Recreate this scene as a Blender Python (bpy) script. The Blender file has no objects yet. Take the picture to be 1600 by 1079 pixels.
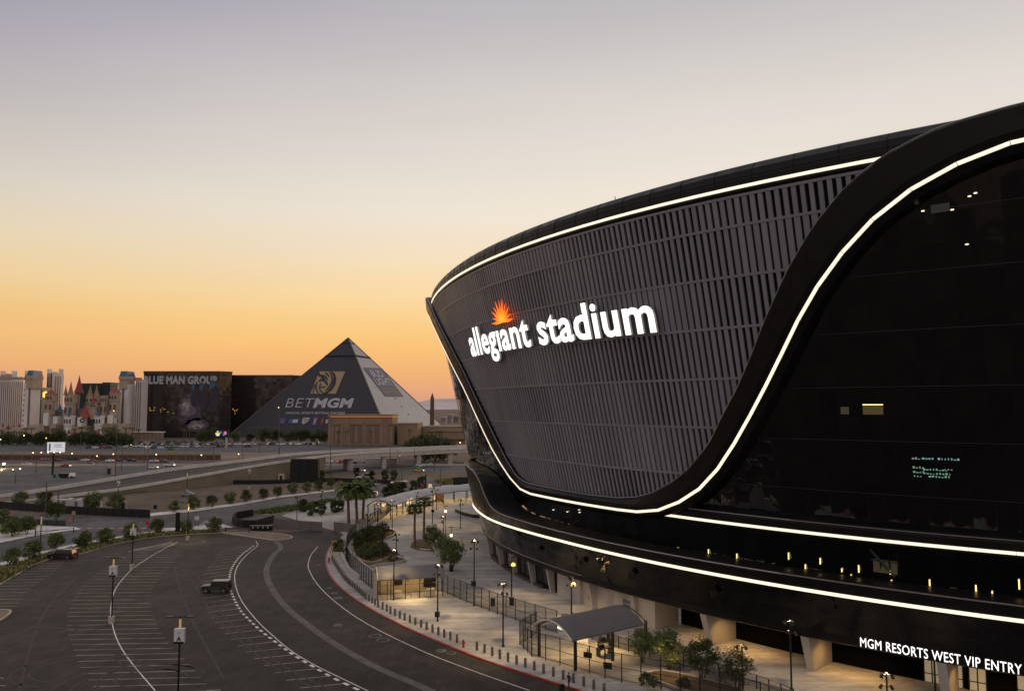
import bpy, bmesh, math, random
import numpy as np
from mathutils import Vector, Matrix
from mathutils.geometry import tessellate_polygon
R = math.radians
random.seed(7)
sc = bpy.context.scene
# ---------------------------------------------------------------- camera
H = 30.0; F = 1244.0; CX, CY = 800.0, 539.5; PITCH = 0.0777
cam = bpy.data.objects.new('camera', bpy.data.cameras.new('camera'))
sc.collection.objects.link(cam); sc.camera = cam
cam.location = (0, 0, H); cam.rotation_euler = (math.pi/2 + PITCH, 0, 0)
cam.data.sensor_width = 36; cam.data.lens = 36*F/1600; cam.data.clip_end = 60000; cam.data.clip_start = .5
# ---------------------------------------------------------------- view
sc.view_settings.view_transform = 'Standard'; sc.view_settings.look = 'None'
sc.view_settings.exposure = 0; sc.view_settings.gamma = 1
# ---------------------------------------------------------------- world: dusk sky, sun just under the horizon ahead
SUN_AZ = R(20)
w = bpy.data.worlds.new('World'); sc.world = w; w.use_nodes = True
nt = w.node_tree; nt.nodes.clear()
def wn(t, **k):
    n = nt.nodes.new(t)
    for a, b in k.items(): setattr(n, a, b)
    return n
wout = wn('ShaderNodeOutputWorld'); bg = wn('ShaderNodeBackground'); nt.links.new(bg.outputs[0], wout.inputs[0])
tc = wn('ShaderNodeTexCoord'); sep = wn('ShaderNodeSeparateXYZ'); nt.links.new(tc.outputs['Generated'], sep.inputs[0])
def ramp(stops):
    r = wn('ShaderNodeValToRGB'); cr = r.color_ramp
    while len(cr.elements) > 1: cr.elements.remove(cr.elements[0])
    def lin(c): return tuple(((v/255+.055)/1.055)**2.4 if v > 10 else v/255/12.92 for v in c)+(1,)
    cr.elements[0].position = stops[0][0]; cr.elements[0].color = lin(stops[0][1])
    for p, c in stops[1:]:
        e = cr.elements.new(p); e.color = lin(c)
    nt.links.new(sep.outputs['Z'], r.inputs[0]); return r
# sine of elevation -> colour, towards the afterglow and away from it
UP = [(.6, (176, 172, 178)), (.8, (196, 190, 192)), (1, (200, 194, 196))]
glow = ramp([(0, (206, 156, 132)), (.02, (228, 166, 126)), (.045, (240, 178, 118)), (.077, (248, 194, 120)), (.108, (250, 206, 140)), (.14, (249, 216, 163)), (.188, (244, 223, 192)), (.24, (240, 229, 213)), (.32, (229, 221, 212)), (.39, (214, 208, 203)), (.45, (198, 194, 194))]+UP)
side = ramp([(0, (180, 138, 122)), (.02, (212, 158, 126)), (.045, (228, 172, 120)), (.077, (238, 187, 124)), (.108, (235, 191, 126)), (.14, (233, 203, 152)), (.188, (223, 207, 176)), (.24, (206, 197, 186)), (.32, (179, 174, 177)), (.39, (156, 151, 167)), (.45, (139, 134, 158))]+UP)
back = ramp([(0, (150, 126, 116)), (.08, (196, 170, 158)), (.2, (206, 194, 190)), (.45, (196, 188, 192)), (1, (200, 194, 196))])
dot = wn('ShaderNodeVectorMath', operation='DOT_PRODUCT'); dot.inputs[1].default_value = (math.sin(SUN_AZ), math.cos(SUN_AZ), 0)
nt.links.new(tc.outputs['Generated'], dot.inputs[0])
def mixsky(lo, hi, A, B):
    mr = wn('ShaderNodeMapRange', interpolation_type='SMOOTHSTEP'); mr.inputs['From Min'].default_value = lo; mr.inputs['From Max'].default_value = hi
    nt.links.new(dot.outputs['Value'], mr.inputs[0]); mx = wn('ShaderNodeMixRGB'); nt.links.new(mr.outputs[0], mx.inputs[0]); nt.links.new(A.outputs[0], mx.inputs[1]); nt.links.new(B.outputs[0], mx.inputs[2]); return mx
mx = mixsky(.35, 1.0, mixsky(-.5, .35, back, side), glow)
# thin uneven high haze so that the gradient is not perfectly even
hz = wn('ShaderNodeTexNoise'); hz.inputs['Scale'].default_value = 2.2; hz.inputs['Detail'].default_value = 5
hm_ = wn('ShaderNodeMapping'); hm_.inputs['Scale'].default_value = (1, 1, 5); nt.links.new(tc.outputs['Generated'], hm_.inputs[0]); nt.links.new(hm_.outputs[0], hz.inputs[0])
hr = wn('ShaderNodeMapRange'); hr.inputs[1].default_value = .3; hr.inputs[2].default_value = .7; hr.inputs[3].default_value = .975; hr.inputs[4].default_value = 1.025; nt.links.new(hz.outputs[0], hr.inputs[0])
hv = wn('ShaderNodeVectorMath', operation='SCALE'); nt.links.new(mx.outputs[0], hv.inputs[0]); nt.links.new(hr.outputs[0], hv.inputs['Scale']); mx = hv
sky = wn('ShaderNodeTexSky', sky_type='NISHITA'); sky.sun_disc = False; sky.sun_elevation = R(1.0); sky.sun_rotation = SUN_AZ
skm = wn('ShaderNodeMixRGB', blend_type='ADD'); skm.inputs[0].default_value = .008
nt.links.new(mx.outputs[0], skm.inputs[1]); nt.links.new(sky.outputs[0], skm.inputs[2])
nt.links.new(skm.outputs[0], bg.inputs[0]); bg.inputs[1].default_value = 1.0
# last light of the sun below the horizon, broad and weak
sun = bpy.data.objects.new('sun', bpy.data.lights.new('sun', 'SUN')); sc.collection.objects.link(sun)
sun.data.energy = .5; sun.data.angle = R(12); sun.data.color = (1, .62, .36)
sun.rotation_euler = (R(86), 0, math.pi - SUN_AZ)

# ---------------------------------------------------------------- helpers
def ray(u, v):
    c, s = math.cos(PITCH), math.sin(PITCH); a = (u-CX)/F; b = -(v-CY)/F
    return Vector((a, c-b*s, s+b*c))
def G(u, v, z=0.0):
    d = ray(u, v); t = (z-H)/d.z
    return Vector((d.x*t, d.y*t, z))
def AT(u, v, Y):
    d = ray(u, v); t = Y/d.y
    return Vector((d.x*t, Y, H+d.z*t))
def hgt(ub, vb, vt):                      # height of a vertical thing whose foot is at (ub,vb)
    p = G(ub, vb); return AT(ub, vt, p.y).z
MATS = {}
def mat(name, col, rough=.8, metal=0., var=0., scale=1., emit=None, estr=1., spec=.5, bump=0., bscale=20., alpha=None, island=0.):
    if name in MATS: return MATS[name]
    m = bpy.data.materials.new(name); m.use_nodes = True; t = m.node_tree; b = t.nodes['Principled BSDF']
    b.inputs['Base Color'].default_value = (*col, 1); b.inputs['Roughness'].default_value = rough; b.inputs['Metallic'].default_value = metal
    b.inputs['Specular IOR Level'].default_value = spec
    tc = t.nodes.new('ShaderNodeTexCoord')
    if var:
        n = t.nodes.new('ShaderNodeTexNoise'); n.inputs['Scale'].default_value = scale; n.inputs['Detail'].default_value = 6
        t.links.new(tc.outputs['Object'], n.inputs['Vector'])
        r = t.nodes.new('ShaderNodeMapRange'); r.inputs[1].default_value = .3; r.inputs[2].default_value = .7; r.inputs[3].default_value = 1-var; r.inputs[4].default_value = 1+var
        t.links.new(n.outputs[0], r.inputs[0])
        x = t.nodes.new('ShaderNodeVectorMath'); x.operation = 'SCALE'; x.inputs[0].default_value = col
        t.links.new(r.outputs[0], x.inputs['Scale']); t.links.new(x.outputs[0], b.inputs['Base Color'])
    if island:
        g = t.nodes.new('ShaderNodeNewGeometry'); r = t.nodes.new('ShaderNodeMapRange'); r.inputs[3].default_value = 1-island; r.inputs[4].default_value = 1+island
        t.links.new(g.outputs['Random Per Island'], r.inputs[0])
        x = t.nodes.new('ShaderNodeVectorMath'); x.operation = 'SCALE'; x.inputs[0].default_value = col
        t.links.new(r.outputs[0], x.inputs['Scale']); t.links.new(x.outputs[0], b.inputs['Base Color'])
    if bump:
        n = t.nodes.new('ShaderNodeTexNoise'); n.inputs['Scale'].default_value = bscale; n.inputs['Detail'].default_value = 4
        t.links.new(tc.outputs['Object'], n.inputs['Vector'])
        q = t.nodes.new('ShaderNodeBump'); q.inputs['Strength'].default_value = bump; q.inputs['Distance'].default_value = .05
        t.links.new(n.outputs[0], q.inputs['Height']); t.links.new(q.outputs[0], b.inputs['Normal'])
    if emit: b.inputs['Emission Color'].default_value = (*emit, 1); b.inputs['Emission Strength'].default_value = estr
    if alpha is not None: b.inputs['Alpha'].default_value = alpha
    MATS[name] = m; return m

class MB:
    def __init__(s): s.v = []; s.f = []; s.m = []; s.uv = None
    def add(s, vs, fs, mi=0):
        o = len(s.v); s.v += [tuple(p) for p in vs]
        for f in fs: s.f.append(tuple(i+o for i in f)); s.m.append(mi)
    def box(s, c, d, rz=0, mi=0, taper=1., lean=(0, 0)):      # centre, full dims
        x, y, z = c; a, b, h = d[0]/2, d[1]/2, d[2]/2; cs, sn = math.cos(rz), math.sin(rz); P = []
        for k, (i, j, l) in enumerate([(-1,-1,-1),(1,-1,-1),(1,1,-1),(-1,1,-1),(-1,-1,1),(1,-1,1),(1,1,1),(-1,1,1)]):
            t = taper if l > 0 else 1.; X, Y = i*a*t+(lean[0] if l > 0 else 0), j*b*t+(lean[1] if l > 0 else 0)
            P.append((x+X*cs-Y*sn, y+X*sn+Y*cs, z+l*h))
        s.add(P, [(0,3,2,1),(4,5,6,7),(0,1,5,4),(1,2,6,5),(2,3,7,6),(3,0,4,7)], mi)
    def tube(s, p, q, r0, r1=None, n=8, mi=0, cap=True):
        p, q = Vector(p), Vector(q); r1 = r0 if r1 is None else r1; d = (q-p)
        if d.length < 1e-6: return
        d.normalize(); a = d.orthogonal().normalized(); b = d.cross(a); V = []
        for c, r in ((p, r0), (q, r1)):
            for k in range(n):
                t = 2*math.pi*k/n; V.append(c+a*(r*math.cos(t))+b*(r*math.sin(t)))
        fs = [(k, (k+1) % n, n+(k+1) % n, n+k) for k in range(n)]
        if cap: fs += [tuple(range(n-1, -1, -1)), tuple(range(n, 2*n))]
        s.add(V, fs, mi)
    def lathe(s, c, prof, n=16, mi=0):                        # prof: (r,z)
        c = Vector(c); V = []
        for r, z in prof:
            for k in range(n):
                t = 2*math.pi*k/n; V.append((c.x+r*math.cos(t), c.y+r*math.sin(t), c.z+z))
        fs = []
        for j in range(len(prof)-1):
            for k in range(n): fs.append((j*n+k, j*n+(k+1) % n, (j+1)*n+(k+1) % n, (j+1)*n+k))
        s.add(V, fs, mi)
    def poly(s, pts, z=None, mi=0):
        P = [Vector((p[0], p[1], p[2] if z is None else z)) for p in pts]
        fs = tessellate_polygon([P]); out = []
        for f in fs:
            a, b, c = (P[i] for i in f); out.append(tuple(f) if (b-a).cross(c-a).z > 0 else tuple(reversed(f)))
        s.add(P, out, mi)
    def ribbon(s, pts, wd, z=None, h=0., mi=0):               # flat (or raised, h>0) band along a ground polyline
        P = [Vector((p[0], p[1], 0)) for p in pts]; zs = [p[2] if z is None else z for p in pts]; L = []; Rr = []
        for i, p in enumerate(P):
            d = (P[min(i+1, len(P)-1)]-P[max(i-1, 0)]).normalized(); n = Vector((-d.y, d.x, 0))
            L.append(p+n*wd/2); Rr.append(p-n*wd/2)
        n = len(P)
        if h <= 0:
            s.add([(a.x, a.y, q) for a, q in zip(L, zs)]+[(a.x, a.y, q) for a, q in zip(Rr, zs)], [(i, n+i, n+i+1, i+1) for i in range(n-1)], mi)
        else:
            V = []
            for a, b, q in zip(L, Rr, zs): V += [(a.x, a.y, q), (a.x, a.y, q+h), (b.x, b.y, q+h), (b.x, b.y, q)]
            fs = []
            for i in range(n-1):
                k = 4*i
                fs += [(k, k+4, k+5, k+1), (k+1, k+5, k+6, k+2), (k+2, k+6, k+7, k+3)]
            fs += [(0, 1, 2, 3), (4*n-1, 4*n-2, 4*n-3, 4*n-4)]; s.add(V, fs, mi)
    def obj(s, name, mats, parent=None, world=False, smooth=False):
        me = bpy.data.meshes.new(name); me.from_pydata(s.v, [], s.f)
        for m in (mats if isinstance(mats, (list, tuple)) else [mats]): me.materials.append(m)
        me.polygons.foreach_set('material_index', s.m)
        if smooth: me.polygons.foreach_set('use_smooth', [True]*len(s.f))
        if s.uv:
            l = me.uv_layers.new(name='uv')
            for lp in me.loops: l.data[lp.index].uv = s.uv[lp.vertex_index]
        me.validate(); me.update()
        o = bpy.data.objects.new(name, me); sc.collection.objects.link(o)
        if parent:
            o.parent = parent
            if world: o.matrix_basis = parent.matrix_basis.inverted()
        return o
def tag(o, label, cat, group=None):
    o['label'] = label; o['category'] = cat
    if group: o['group'] = group
    return o
def thing(name, label, cat, loc=(0, 0, 0), rz=0, group=None):
    o = bpy.data.objects.new(name, None); sc.collection.objects.link(o); o.location = loc; o.rotation_euler = (0, 0, rz)
    o.matrix_basis = Matrix.Translation(Vector(loc)) @ Matrix.Rotation(rz, 4, 'Z')
    o.empty_display_size = .5
    return tag(o, label, cat, group)
def struct(o, kind='structure'): o['kind'] = kind; return o
def dup(o, parent=None):
    c = o.copy(); sc.collection.objects.link(c); c.parent = parent
    for ch in o.children: dup(ch, c)
    return c
def place(o, loc, rz=0, s=1., label=None, group=None):
    o.location = loc; o.rotation_euler = (0, 0, rz); o.scale = (s, s, s) if not isinstance(s, tuple) else s
    if label: o['label'] = label
    if group: o['group'] = group
    return o
ORD = ['first','second','third','fourth','fifth','sixth','seventh','eighth','ninth','tenth','eleventh','twelfth','thirteenth','fourteenth','fifteenth','sixteenth','seventeenth','eighteenth','nineteenth','twentieth']
def od(i):                                # 1-based
    if i <= 20: return ORD[i-1]
    t = {2: 'twenty', 3: 'thirty', 4: 'forty', 5: 'fifty', 6: 'sixty', 7: 'seventy', 8: 'eighty', 9: 'ninety'}[i//10]
    return (t[:-1]+'ieth') if i % 10 == 0 else t+' '+ORD[i % 10-1]
def resample(pts, step=None, n=None):
    P = [Vector(p) for p in pts]; L = [0]
    for a, b in zip(P, P[1:]): L.append(L[-1]+(b-a).length)
    n = n or max(2, int(round(L[-1]/step))+1); out = []
    for k in range(n):
        t = L[-1]*k/(n-1); i = max(j for j in range(len(L)) if L[j] <= t+1e-9); i = min(i, len(P)-2)
        f = (t-L[i])/max(L[i+1]-L[i], 1e-9); out.append(P[i].lerp(P[i+1], f))
    return out
def smooth(pts, it=2):                    # Chaikin, ends kept
    P = [Vector(p) for p in pts]
    for _ in range(it):
        Q = [P[0]]
        for a, b in zip(P, P[1:]): Q += [a.lerp(b, .25), a.lerp(b, .75)]
        P = Q+[P[-1]]
    return P
def gp(l, z=0.): return [G(u, v, z) for u, v in l]
def text_mb(txt, size=1., depth=0., offset=0., shear=0., width=1., res=3, space=1.06):
    """Text as a list of (letter verts, faces) islands merged by x-overlap; local x,y with depth along +z."""
    c = bpy.data.curves.new('t', 'FONT'); c.body = txt; c.size = size; c.extrude = depth/2; c.offset = offset; c.shear = shear; c.resolution_u = res; c.space_character = space
    o = bpy.data.objects.new('t', c); sc.collection.objects.link(o); dg = bpy.context.evaluated_depsgraph_get()
    me = bpy.data.meshes.new_from_object(o.evaluated_get(dg)); bpy.data.objects.remove(o); bpy.data.curves.remove(c)
    bm = bmesh.new(); bm.from_mesh(me); bmesh.ops.remove_doubles(bm, verts=bm.verts, dist=1e-5); seen = set(); isl = []
    for v in bm.verts:
        if v.index in seen: continue
        st = [v]; seen.add(v.index); comp = []
        while st:
            q = st.pop(); comp.append(q)
            for e in q.link_edges:
                k = e.other_vert(q)
                if k.index not in seen: seen.add(k.index); st.append(k)
        isl.append(comp)
    L = []
    for comp in isl:
        ids = {v.index: i for i, v in enumerate(comp)}; fs = {f for v in comp for f in v.link_faces}
        V = [Vector((v.co.x*width, v.co.y, v.co.z)) for v in comp]; Fs = [tuple(ids[v.index] for v in f.verts) for f in fs]
        x0, x1 = min(v.x for v in V), max(v.x for v in V)
        L.append([x0, x1, V, Fs])
    L.sort(key=lambda a: a[0]); out = []
    for a in L:
        if out and shear == 0 and a[0] < out[-1][1]-(a[1]-a[0])*.4:
            b = out[-1]; n = len(b[2]); b[3] += [tuple(i+n for i in f) for f in a[3]]; b[2] += a[2]; b[1] = max(a[1], b[1])
        else: out.append(a)
    bpy.data.meshes.remove(me); bm.free()
    return out
# ================================================================ MATERIALS
M = {}
def ground_mat(name, col, kind):
    """asphalt / concrete / dirt sheets in world metres"""
    m = bpy.data.materials.new(name); m.use_nodes = True; t = m.node_tree; b = t.nodes['Principled BSDF']; L = t.links.new
    g = t.nodes.new('ShaderNodeNewGeometry'); pos = g.outputs['Position']
    def noise(sc_, det=5, vec=None, dist=0.):
        n = t.nodes.new('ShaderNodeTexNoise'); n.inputs['Scale'].default_value = sc_; n.inputs['Detail'].default_value = det; n.inputs['Distortion'].default_value = dist
        L(vec or pos, n.inputs['Vector']); return n.outputs[0]
    def mrange(x, a, b_, c, d):
        r = t.nodes.new('ShaderNodeMapRange'); r.inputs[1].default_value = a; r.inputs[2].default_value = b_; r.inputs[3].default_value = c; r.inputs[4].default_value = d; L(x, r.inputs[0]); return r.outputs[0]
    def mul(a, c):
        x = t.nodes.new('ShaderNodeMath'); x.operation = 'MULTIPLY'; L(a, x.inputs[0]); L(c, x.inputs[1]); return x.outputs[0]
    k = {'asphalt': (.05, .35, 6), 'concrete': (.08, .5, 8), 'dirt': (.04, .3, 3)}[kind]
    amp = {'asphalt': .42, 'concrete': .2, 'dirt': .3}[kind]
    f = mul(mul(mrange(noise(k[0]), .3, .7, 1-amp, 1+amp), mrange(noise(k[1], 6, dist=.6), .3, .7, 1-amp*.8, 1+amp*.8)), mrange(noise(k[2], 3), .3, .7, .85, 1.15))
    mp = t.nodes.new('ShaderNodeMapping'); L(pos, mp.inputs[0])
    if kind == 'asphalt':
        mp.inputs['Rotation'].default_value = (0, 0, R(25)); mp.inputs['Scale'].default_value = (.5, .06, 1)
        f = mul(f, mrange(noise(1.6, 6, mp.outputs[0], 1.2), .35, .65, .82, 1.2))
        # tar seams and cracks
        vo = t.nodes.new('ShaderNodeTexVoronoi'); vo.feature = 'DISTANCE_TO_EDGE'; vo.inputs['Scale'].default_value = .09; vo.inputs['Randomness'].default_value = 1
        wv = t.nodes.new('ShaderNodeVectorMath'); wv.operation = 'ADD'; nn = t.nodes.new('ShaderNodeTexNoise'); nn.inputs['Scale'].default_value = .3; L(pos, nn.inputs['Vector'])
        s3 = t.nodes.new('ShaderNodeVectorMath'); s3.operation = 'SCALE'; s3.inputs['Scale'].default_value = 5; L(nn.outputs['Color'], s3.inputs[0]); L(pos, wv.inputs[0]); L(s3.outputs[0], wv.inputs[1]); L(wv.outputs[0], vo.inputs['Vector'])
        f = mul(f, mrange(vo.outputs['Distance'], .002, .012, .62, 1))
    if kind == 'concrete':
        mp.inputs['Rotation'].default_value = (0, 0, R(-28)); mp.inputs['Scale'].default_value = (.16, 1.3, 1)
        f = mul(f, mrange(noise(.55, 6, mp.outputs[0], .4), .3, .7, .72, 1.22))
        mb = t.nodes.new('ShaderNodeMapping'); mb.inputs['Rotation'].default_value = (0, 0, R(-31)); L(pos, mb.inputs[0])
        br = t.nodes.new('ShaderNodeTexBrick'); br.offset = 0; br.inputs['Scale'].default_value = 1; br.inputs['Mortar Size'].default_value = .035; br.inputs['Brick Width'].default_value = 4.2; br.inputs['Row Height'].default_value = 4.2
        br.inputs['Color1'].default_value = (.93,)*3+(1,); br.inputs['Color2'].default_value = (1.05,)*3+(1,); br.inputs['Mortar'].default_value = (.55,)*3+(1,)
        L(mb.outputs[0], br.inputs['Vector']); f = mul(f, br.outputs['Color'])
    x = t.nodes.new('ShaderNodeVectorMath'); x.operation = 'SCALE'; x.inputs[0].default_value = col; L(f, x.inputs['Scale']); L(x.outputs[0], b.inputs['Base Color'])
    q = t.nodes.new('ShaderNodeBump'); q.inputs['Strength'].default_value = .35; q.inputs['Distance'].default_value = .03; L(noise(9, 4), q.inputs['Height']); L(q.outputs[0], b.inputs['Normal'])
    b.inputs['Roughness'].default_value = {'asphalt': .75, 'concrete': .82, 'dirt': .95}[kind]; b.inputs['Specular IOR Level'].default_value = .3
    M[name] = m; return m
ground_mat('asphalt', (.036, .027, .021), 'asphalt'); ground_mat('road_asphalt', (.036, .028, .023), 'asphalt'); ground_mat('old_asphalt', (.075, .072, .074), 'asphalt')
ground_mat('plaza_concrete', (.37, .355, .34), 'concrete'); ground_mat('sidewalk', (.58, .55, .52), 'concrete')
ground_mat('dirt', (.125, .09, .066), 'dirt'); ground_mat('tan_dirt', (.21, .16, .12), 'dirt'); ground_mat('planter_soil', (.12, .085, .05), 'dirt')
white_paint = mat('white_paint', (.72, .69, .63), .7, var=.3, scale=1.2)
faded_paint = mat('faded_paint', (.13, .12, .11), .8, var=.5, scale=.8)
black_metal = mat('black_metal', (.012, .012, .013), .4, .3)
steel = mat('steel', (.5, .48, .45), .32, 1., var=.1)
red_paint = mat('red_paint', (.27, .018, .02), .55, var=.35, scale=.8)
concrete = mat('concrete', (.46, .41, .36), .85, var=.15, scale=.7)
warm_glow = mat('warm_glow', (1, .8, .4), emit=(1, .72, .34), estr=5)

# ================================================================ GROUND
def sheet(name, pts, z, m, kind='structure'):
    b = MB(); b.poly(pts, z=z); return struct(b.obj(name, m), kind)
gb = MB(); n = 48
V = [(0, 60, 0)]
for r_ in (400, 1500, 6000, 40000):
    for k in range(n): V.append((r_*math.cos(2*math.pi*k/n), 60+r_*math.sin(2*math.pi*k/n), 0))
fs = [(0, 1+k, 1+(k+1) % n) for k in range(n)]
for j in range(3):
    for k in range(n): fs.append((1+j*n+k, 1+(j+1)*n+k, 1+(j+1)*n+(k+1) % n, 1+j*n+(k+1) % n))
gb.add(V, fs); struct(gb.obj('ground', M['dirt']))
# red kerb of the plaza: the line everything near hangs on
KERB = smooth(gp([(537, 836), (520.6, 847.5), (511, 862.5), (508.4, 877.5), (512, 892.5), (522.5, 909), (541, 926), (562, 941), (590, 958), (616, 971), (631, 979), (700, 1009), (747, 1028), (803, 1047), (850, 1062), (902, 1078)]), 1)
KERB += [Vector((15, 76.5, 0)), Vector((30, 62, 0)), Vector((60, 36, 0)), Vector((110, 0, 0))]
LOT_EDGE = smooth(gp([(0, 913), (63, 875), (126, 866), (163, 854), (205, 844), (262, 836.5), (341, 832.5)]), 1)
lot_left = [Vector((-150, 40, 0)), Vector((-110, 84, 0)), Vector((-90, 108, 0))]
W1 = smooth(gp([(400, 845), (404, 851.5), (388.5, 863), (372.7, 880), (366, 896), (367.5, 914.5), (375.4, 935.5), (388.5, 954), (407, 975), (420, 986.7), (451, 1014), (487, 1036), (522.5, 1053.6), (575, 1078.5)]), 1)
w1end = [W1[-1]+Vector((12, -14, 0)), W1[-1]+Vector((45, -45, 0))]
north = gp([(341, 832.5), (372, 828), (400, 831)])
sheet('parking_lot', lot_left+LOT_EDGE+north+W1+w1end+[Vector((30, -90, 0)), Vector((-150, -90, 0))], .004, M['asphalt'])
gate = gp([(430, 834), (470, 829), (522, 829)])
sheet('ring_road', [G(400, 831)]+gate+KERB[::1]+[Vector((110, -90, 0)), Vector((30, -90, 0))]+w1end[::-1]+W1[::-1], .004, M['road_asphalt'])
# plaza
plaza_far = gp([(537, 836), (530, 829), (520, 829), (440, 806), (452, 800), (482, 792), (520, 786), (600, 776), (640, 769), (700, 757), (740, 750), (800, 748)])
sheet('plaza', plaza_far+[Vector((60, 330, 0)), Vector((170, 200, 0)), Vector((170, -10, 0))]+KERB[::-1], .13, M['plaza_concrete'])
kb = MB(); kb.ribbon(KERB, .32, z=0, h=.145); struct(kb.obj('red_kerb', red_paint))
kb = MB(); kb.ribbon([Vector((-110, 84, 0)), Vector((-90, 108, 0))]+LOT_EDGE+gp([(341, 832.5), (372, 828)]), .3, z=0, h=.14); struct(kb.obj('kerb', mat('pale_kerb', (.42, .36, .27), .8, var=.15)))
# planting strip and pavement along the lot
strip_out = smooth(gp([(0, 889), (75, 866.5), (125, 854), (175, 845), (225, 835), (275, 831.5), (341, 829)]), 1)
sheet('planting_strip', [Vector((-95, 108, 0))]+LOT_EDGE+strip_out[::-1]+[Vector((-100, 118, 0))], .10, M['planter_soil'])
walk_out = smooth(gp([(0, 879.5), (75, 859), (125, 848), (175, 840), (225, 831), (275, 828), (341, 826.5)]), 1)
sheet('pavement', strip_out+walk_out[::-1], .11, M['sidewalk'])
sheet('street', [Vector((-140, 135, 0))]+walk_out+gp([(372, 823), (430, 820), (455, 812), (438, 798), (365, 806), (330, 807), (300, 806), (240, 809), (150, 807), (60, 803), (0, 800)])+[Vector((-260, 225, 0))], .004, M['old_asphalt'])
sheet('side_street', gp([(240, 808), (310, 800), (437, 779), (522.5, 769), (570, 760.5), (636.5, 754.5), (700, 748), (760, 743), (790, 748), (700, 757), (640, 769), (600, 776), (520, 782), (440, 792), (430, 800), (365, 806)]), .008, M['old_asphalt'])
sheet('pavement', gp([(235, 806.5), (300, 799.5), (380, 788), (437, 777.5), (522.5, 767), (570, 758), (636.5, 752), (636.5, 750.2), (570, 756), (522.5, 764.8), (437, 774.5), (380, 784.5), (300, 795), (235, 802)]), .1, M['sidewalk'])
sheet('pavement', gp([(0, 848), (60, 836), (100, 830), (126, 827), (118, 823.5), (56, 820.5), (0, 823)])+[Vector((-220, 190, 0))], .1, M['sidewalk'])
sheet('pavement', gp([(345, 818), (365, 824), (300, 828), (252, 829), (258, 825), (310, 822)]), .1, M['sidewalk'])
sheet('overflow_lot', gp([(0, 778), (45, 780), (250, 752), (400, 740), (470, 737), (470, 726), (280, 731), (130, 735), (0, 738)])+[Vector((-420, 330, 0))], .004, M['old_asphalt'])
sheet('freeway', [Vector((-700, 430, 0)), Vector((260, 455, 0)), Vector((260, 395, 0)), Vector((60, 372, 0)), Vector((-120, 378, 0)), Vector((-700, 352, 0))], .006, M['old_asphalt'])
# painted markings
def marks(name, paths, wd, z, m):
    b = MB()
    for p in paths: b.ribbon(p, wd, z=z)
    return struct(b.obj(name, m))
lot_curve = smooth(gp([(278, 846), (252, 859), (223, 876.4), (204.7, 889.5), (189, 906.6), (178.5, 922.3), (174.5, 938), (172.4, 956.5), (177, 982.7), (183.7, 1001), (194, 1019.5), (210, 1040.5), (228, 1061.5), (243, 1079)]), 1)
W2 = smooth(gp([(496.4, 853.4), (484.5, 867.6), (481, 882), (482, 888.5), (491.6, 907.5), (513, 931), (546, 957), (582, 979), (629.4, 1002.5), (677, 1024), (724.4, 1041.7), (760, 1054.8), (827.5, 1078)]), 1)
marks('lane_line', [W1, W2, lot_curve], .14, .009, white_paint)
D1 = resample(smooth(gp([(396.4, 852), (375.4, 867), (362, 885.6), (358, 901), (359.6, 920), (368.8, 942), (378, 956.5), (393.8, 972), (407, 984.7), (437, 1007), (460.8, 1024), (489, 1040.5), (522.5, 1059.5), (560.5, 1077)]), 1), step=1.0)
marks('dashed_line', [D1[i:i+2] for i in range(0, len(D1)-1, 2)], .38, .009, white_paint)
def stalls(lp, rp, n):
    a = resample(smooth(gp(lp), 1), n=n); b = resample(smooth(gp(rp), 1), n=n); return [[p, q] for p, q in zip(a, b)]
z1 = lambda L: [(x/3.81, 820+y/3.81) for x, y in L]
st = stalls(z1([(800, 150), (660, 235), (600, 270), (545, 310), (500, 350), (460, 400), (430, 450), (412, 500), (400, 550), (398, 600), (408, 655), (430, 720), (455, 790), (485, 860), (540, 940), (590, 1000)]),
            z1([(1090, 150), (1060, 195), (1020, 240), (975, 275), (935, 330), (905, 380), (890, 440), (900, 490), (915, 550), (938, 600), (965, 650), (1005, 705), (1075, 775), (1130, 830), (1190, 900), (1270, 985)]), 36)
st += stalls([(349, 858), (333, 875), (320, 891), (315, 907), (314, 928), (319, 943), (327, 959), (338.6, 975), (354, 992), (373, 1010), (396, 1027), (436, 1056), (468, 1074)],
             [(394, 853), (375, 867), (360, 886), (355.5, 904), (357.6, 925), (365.5, 942), (376, 958), (389, 975), (405, 986), (422, 999), (444, 1016), (498, 1047), (540, 1067)], 30)
st += stalls([(63, 880), (33, 895), (5, 908), (-20, 922), (-30, 935), (-40, 947)], [(101, 879), (79, 899), (60, 909), (42, 925), (34, 935), (26, 947)], 15)
st += [gp([(-12, 1056), (6, 1059)]), gp([(-12, 1070), (9, 1070.5)]), gp([(322, 1078), (345, 1077)])]
marks('stall_line', st, .1, .010, mat('stall_paint', (.48, .43, .37), .8, var=.5, scale=.35))
marks('gutter', [smooth(gp([(428, 843), (441.8, 854.6), (427.5, 865), (415.6, 886.6), (417, 903), (427.5, 924), (446.5, 948), (475, 971.6), (508, 995.4), (546, 1019), (594, 1045), (641, 1064), (677, 1080)]), 1)], 1.05, .008, mat('gutter_concrete', (.115, .105, .095), .85, var=.3, scale=.6))
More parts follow.
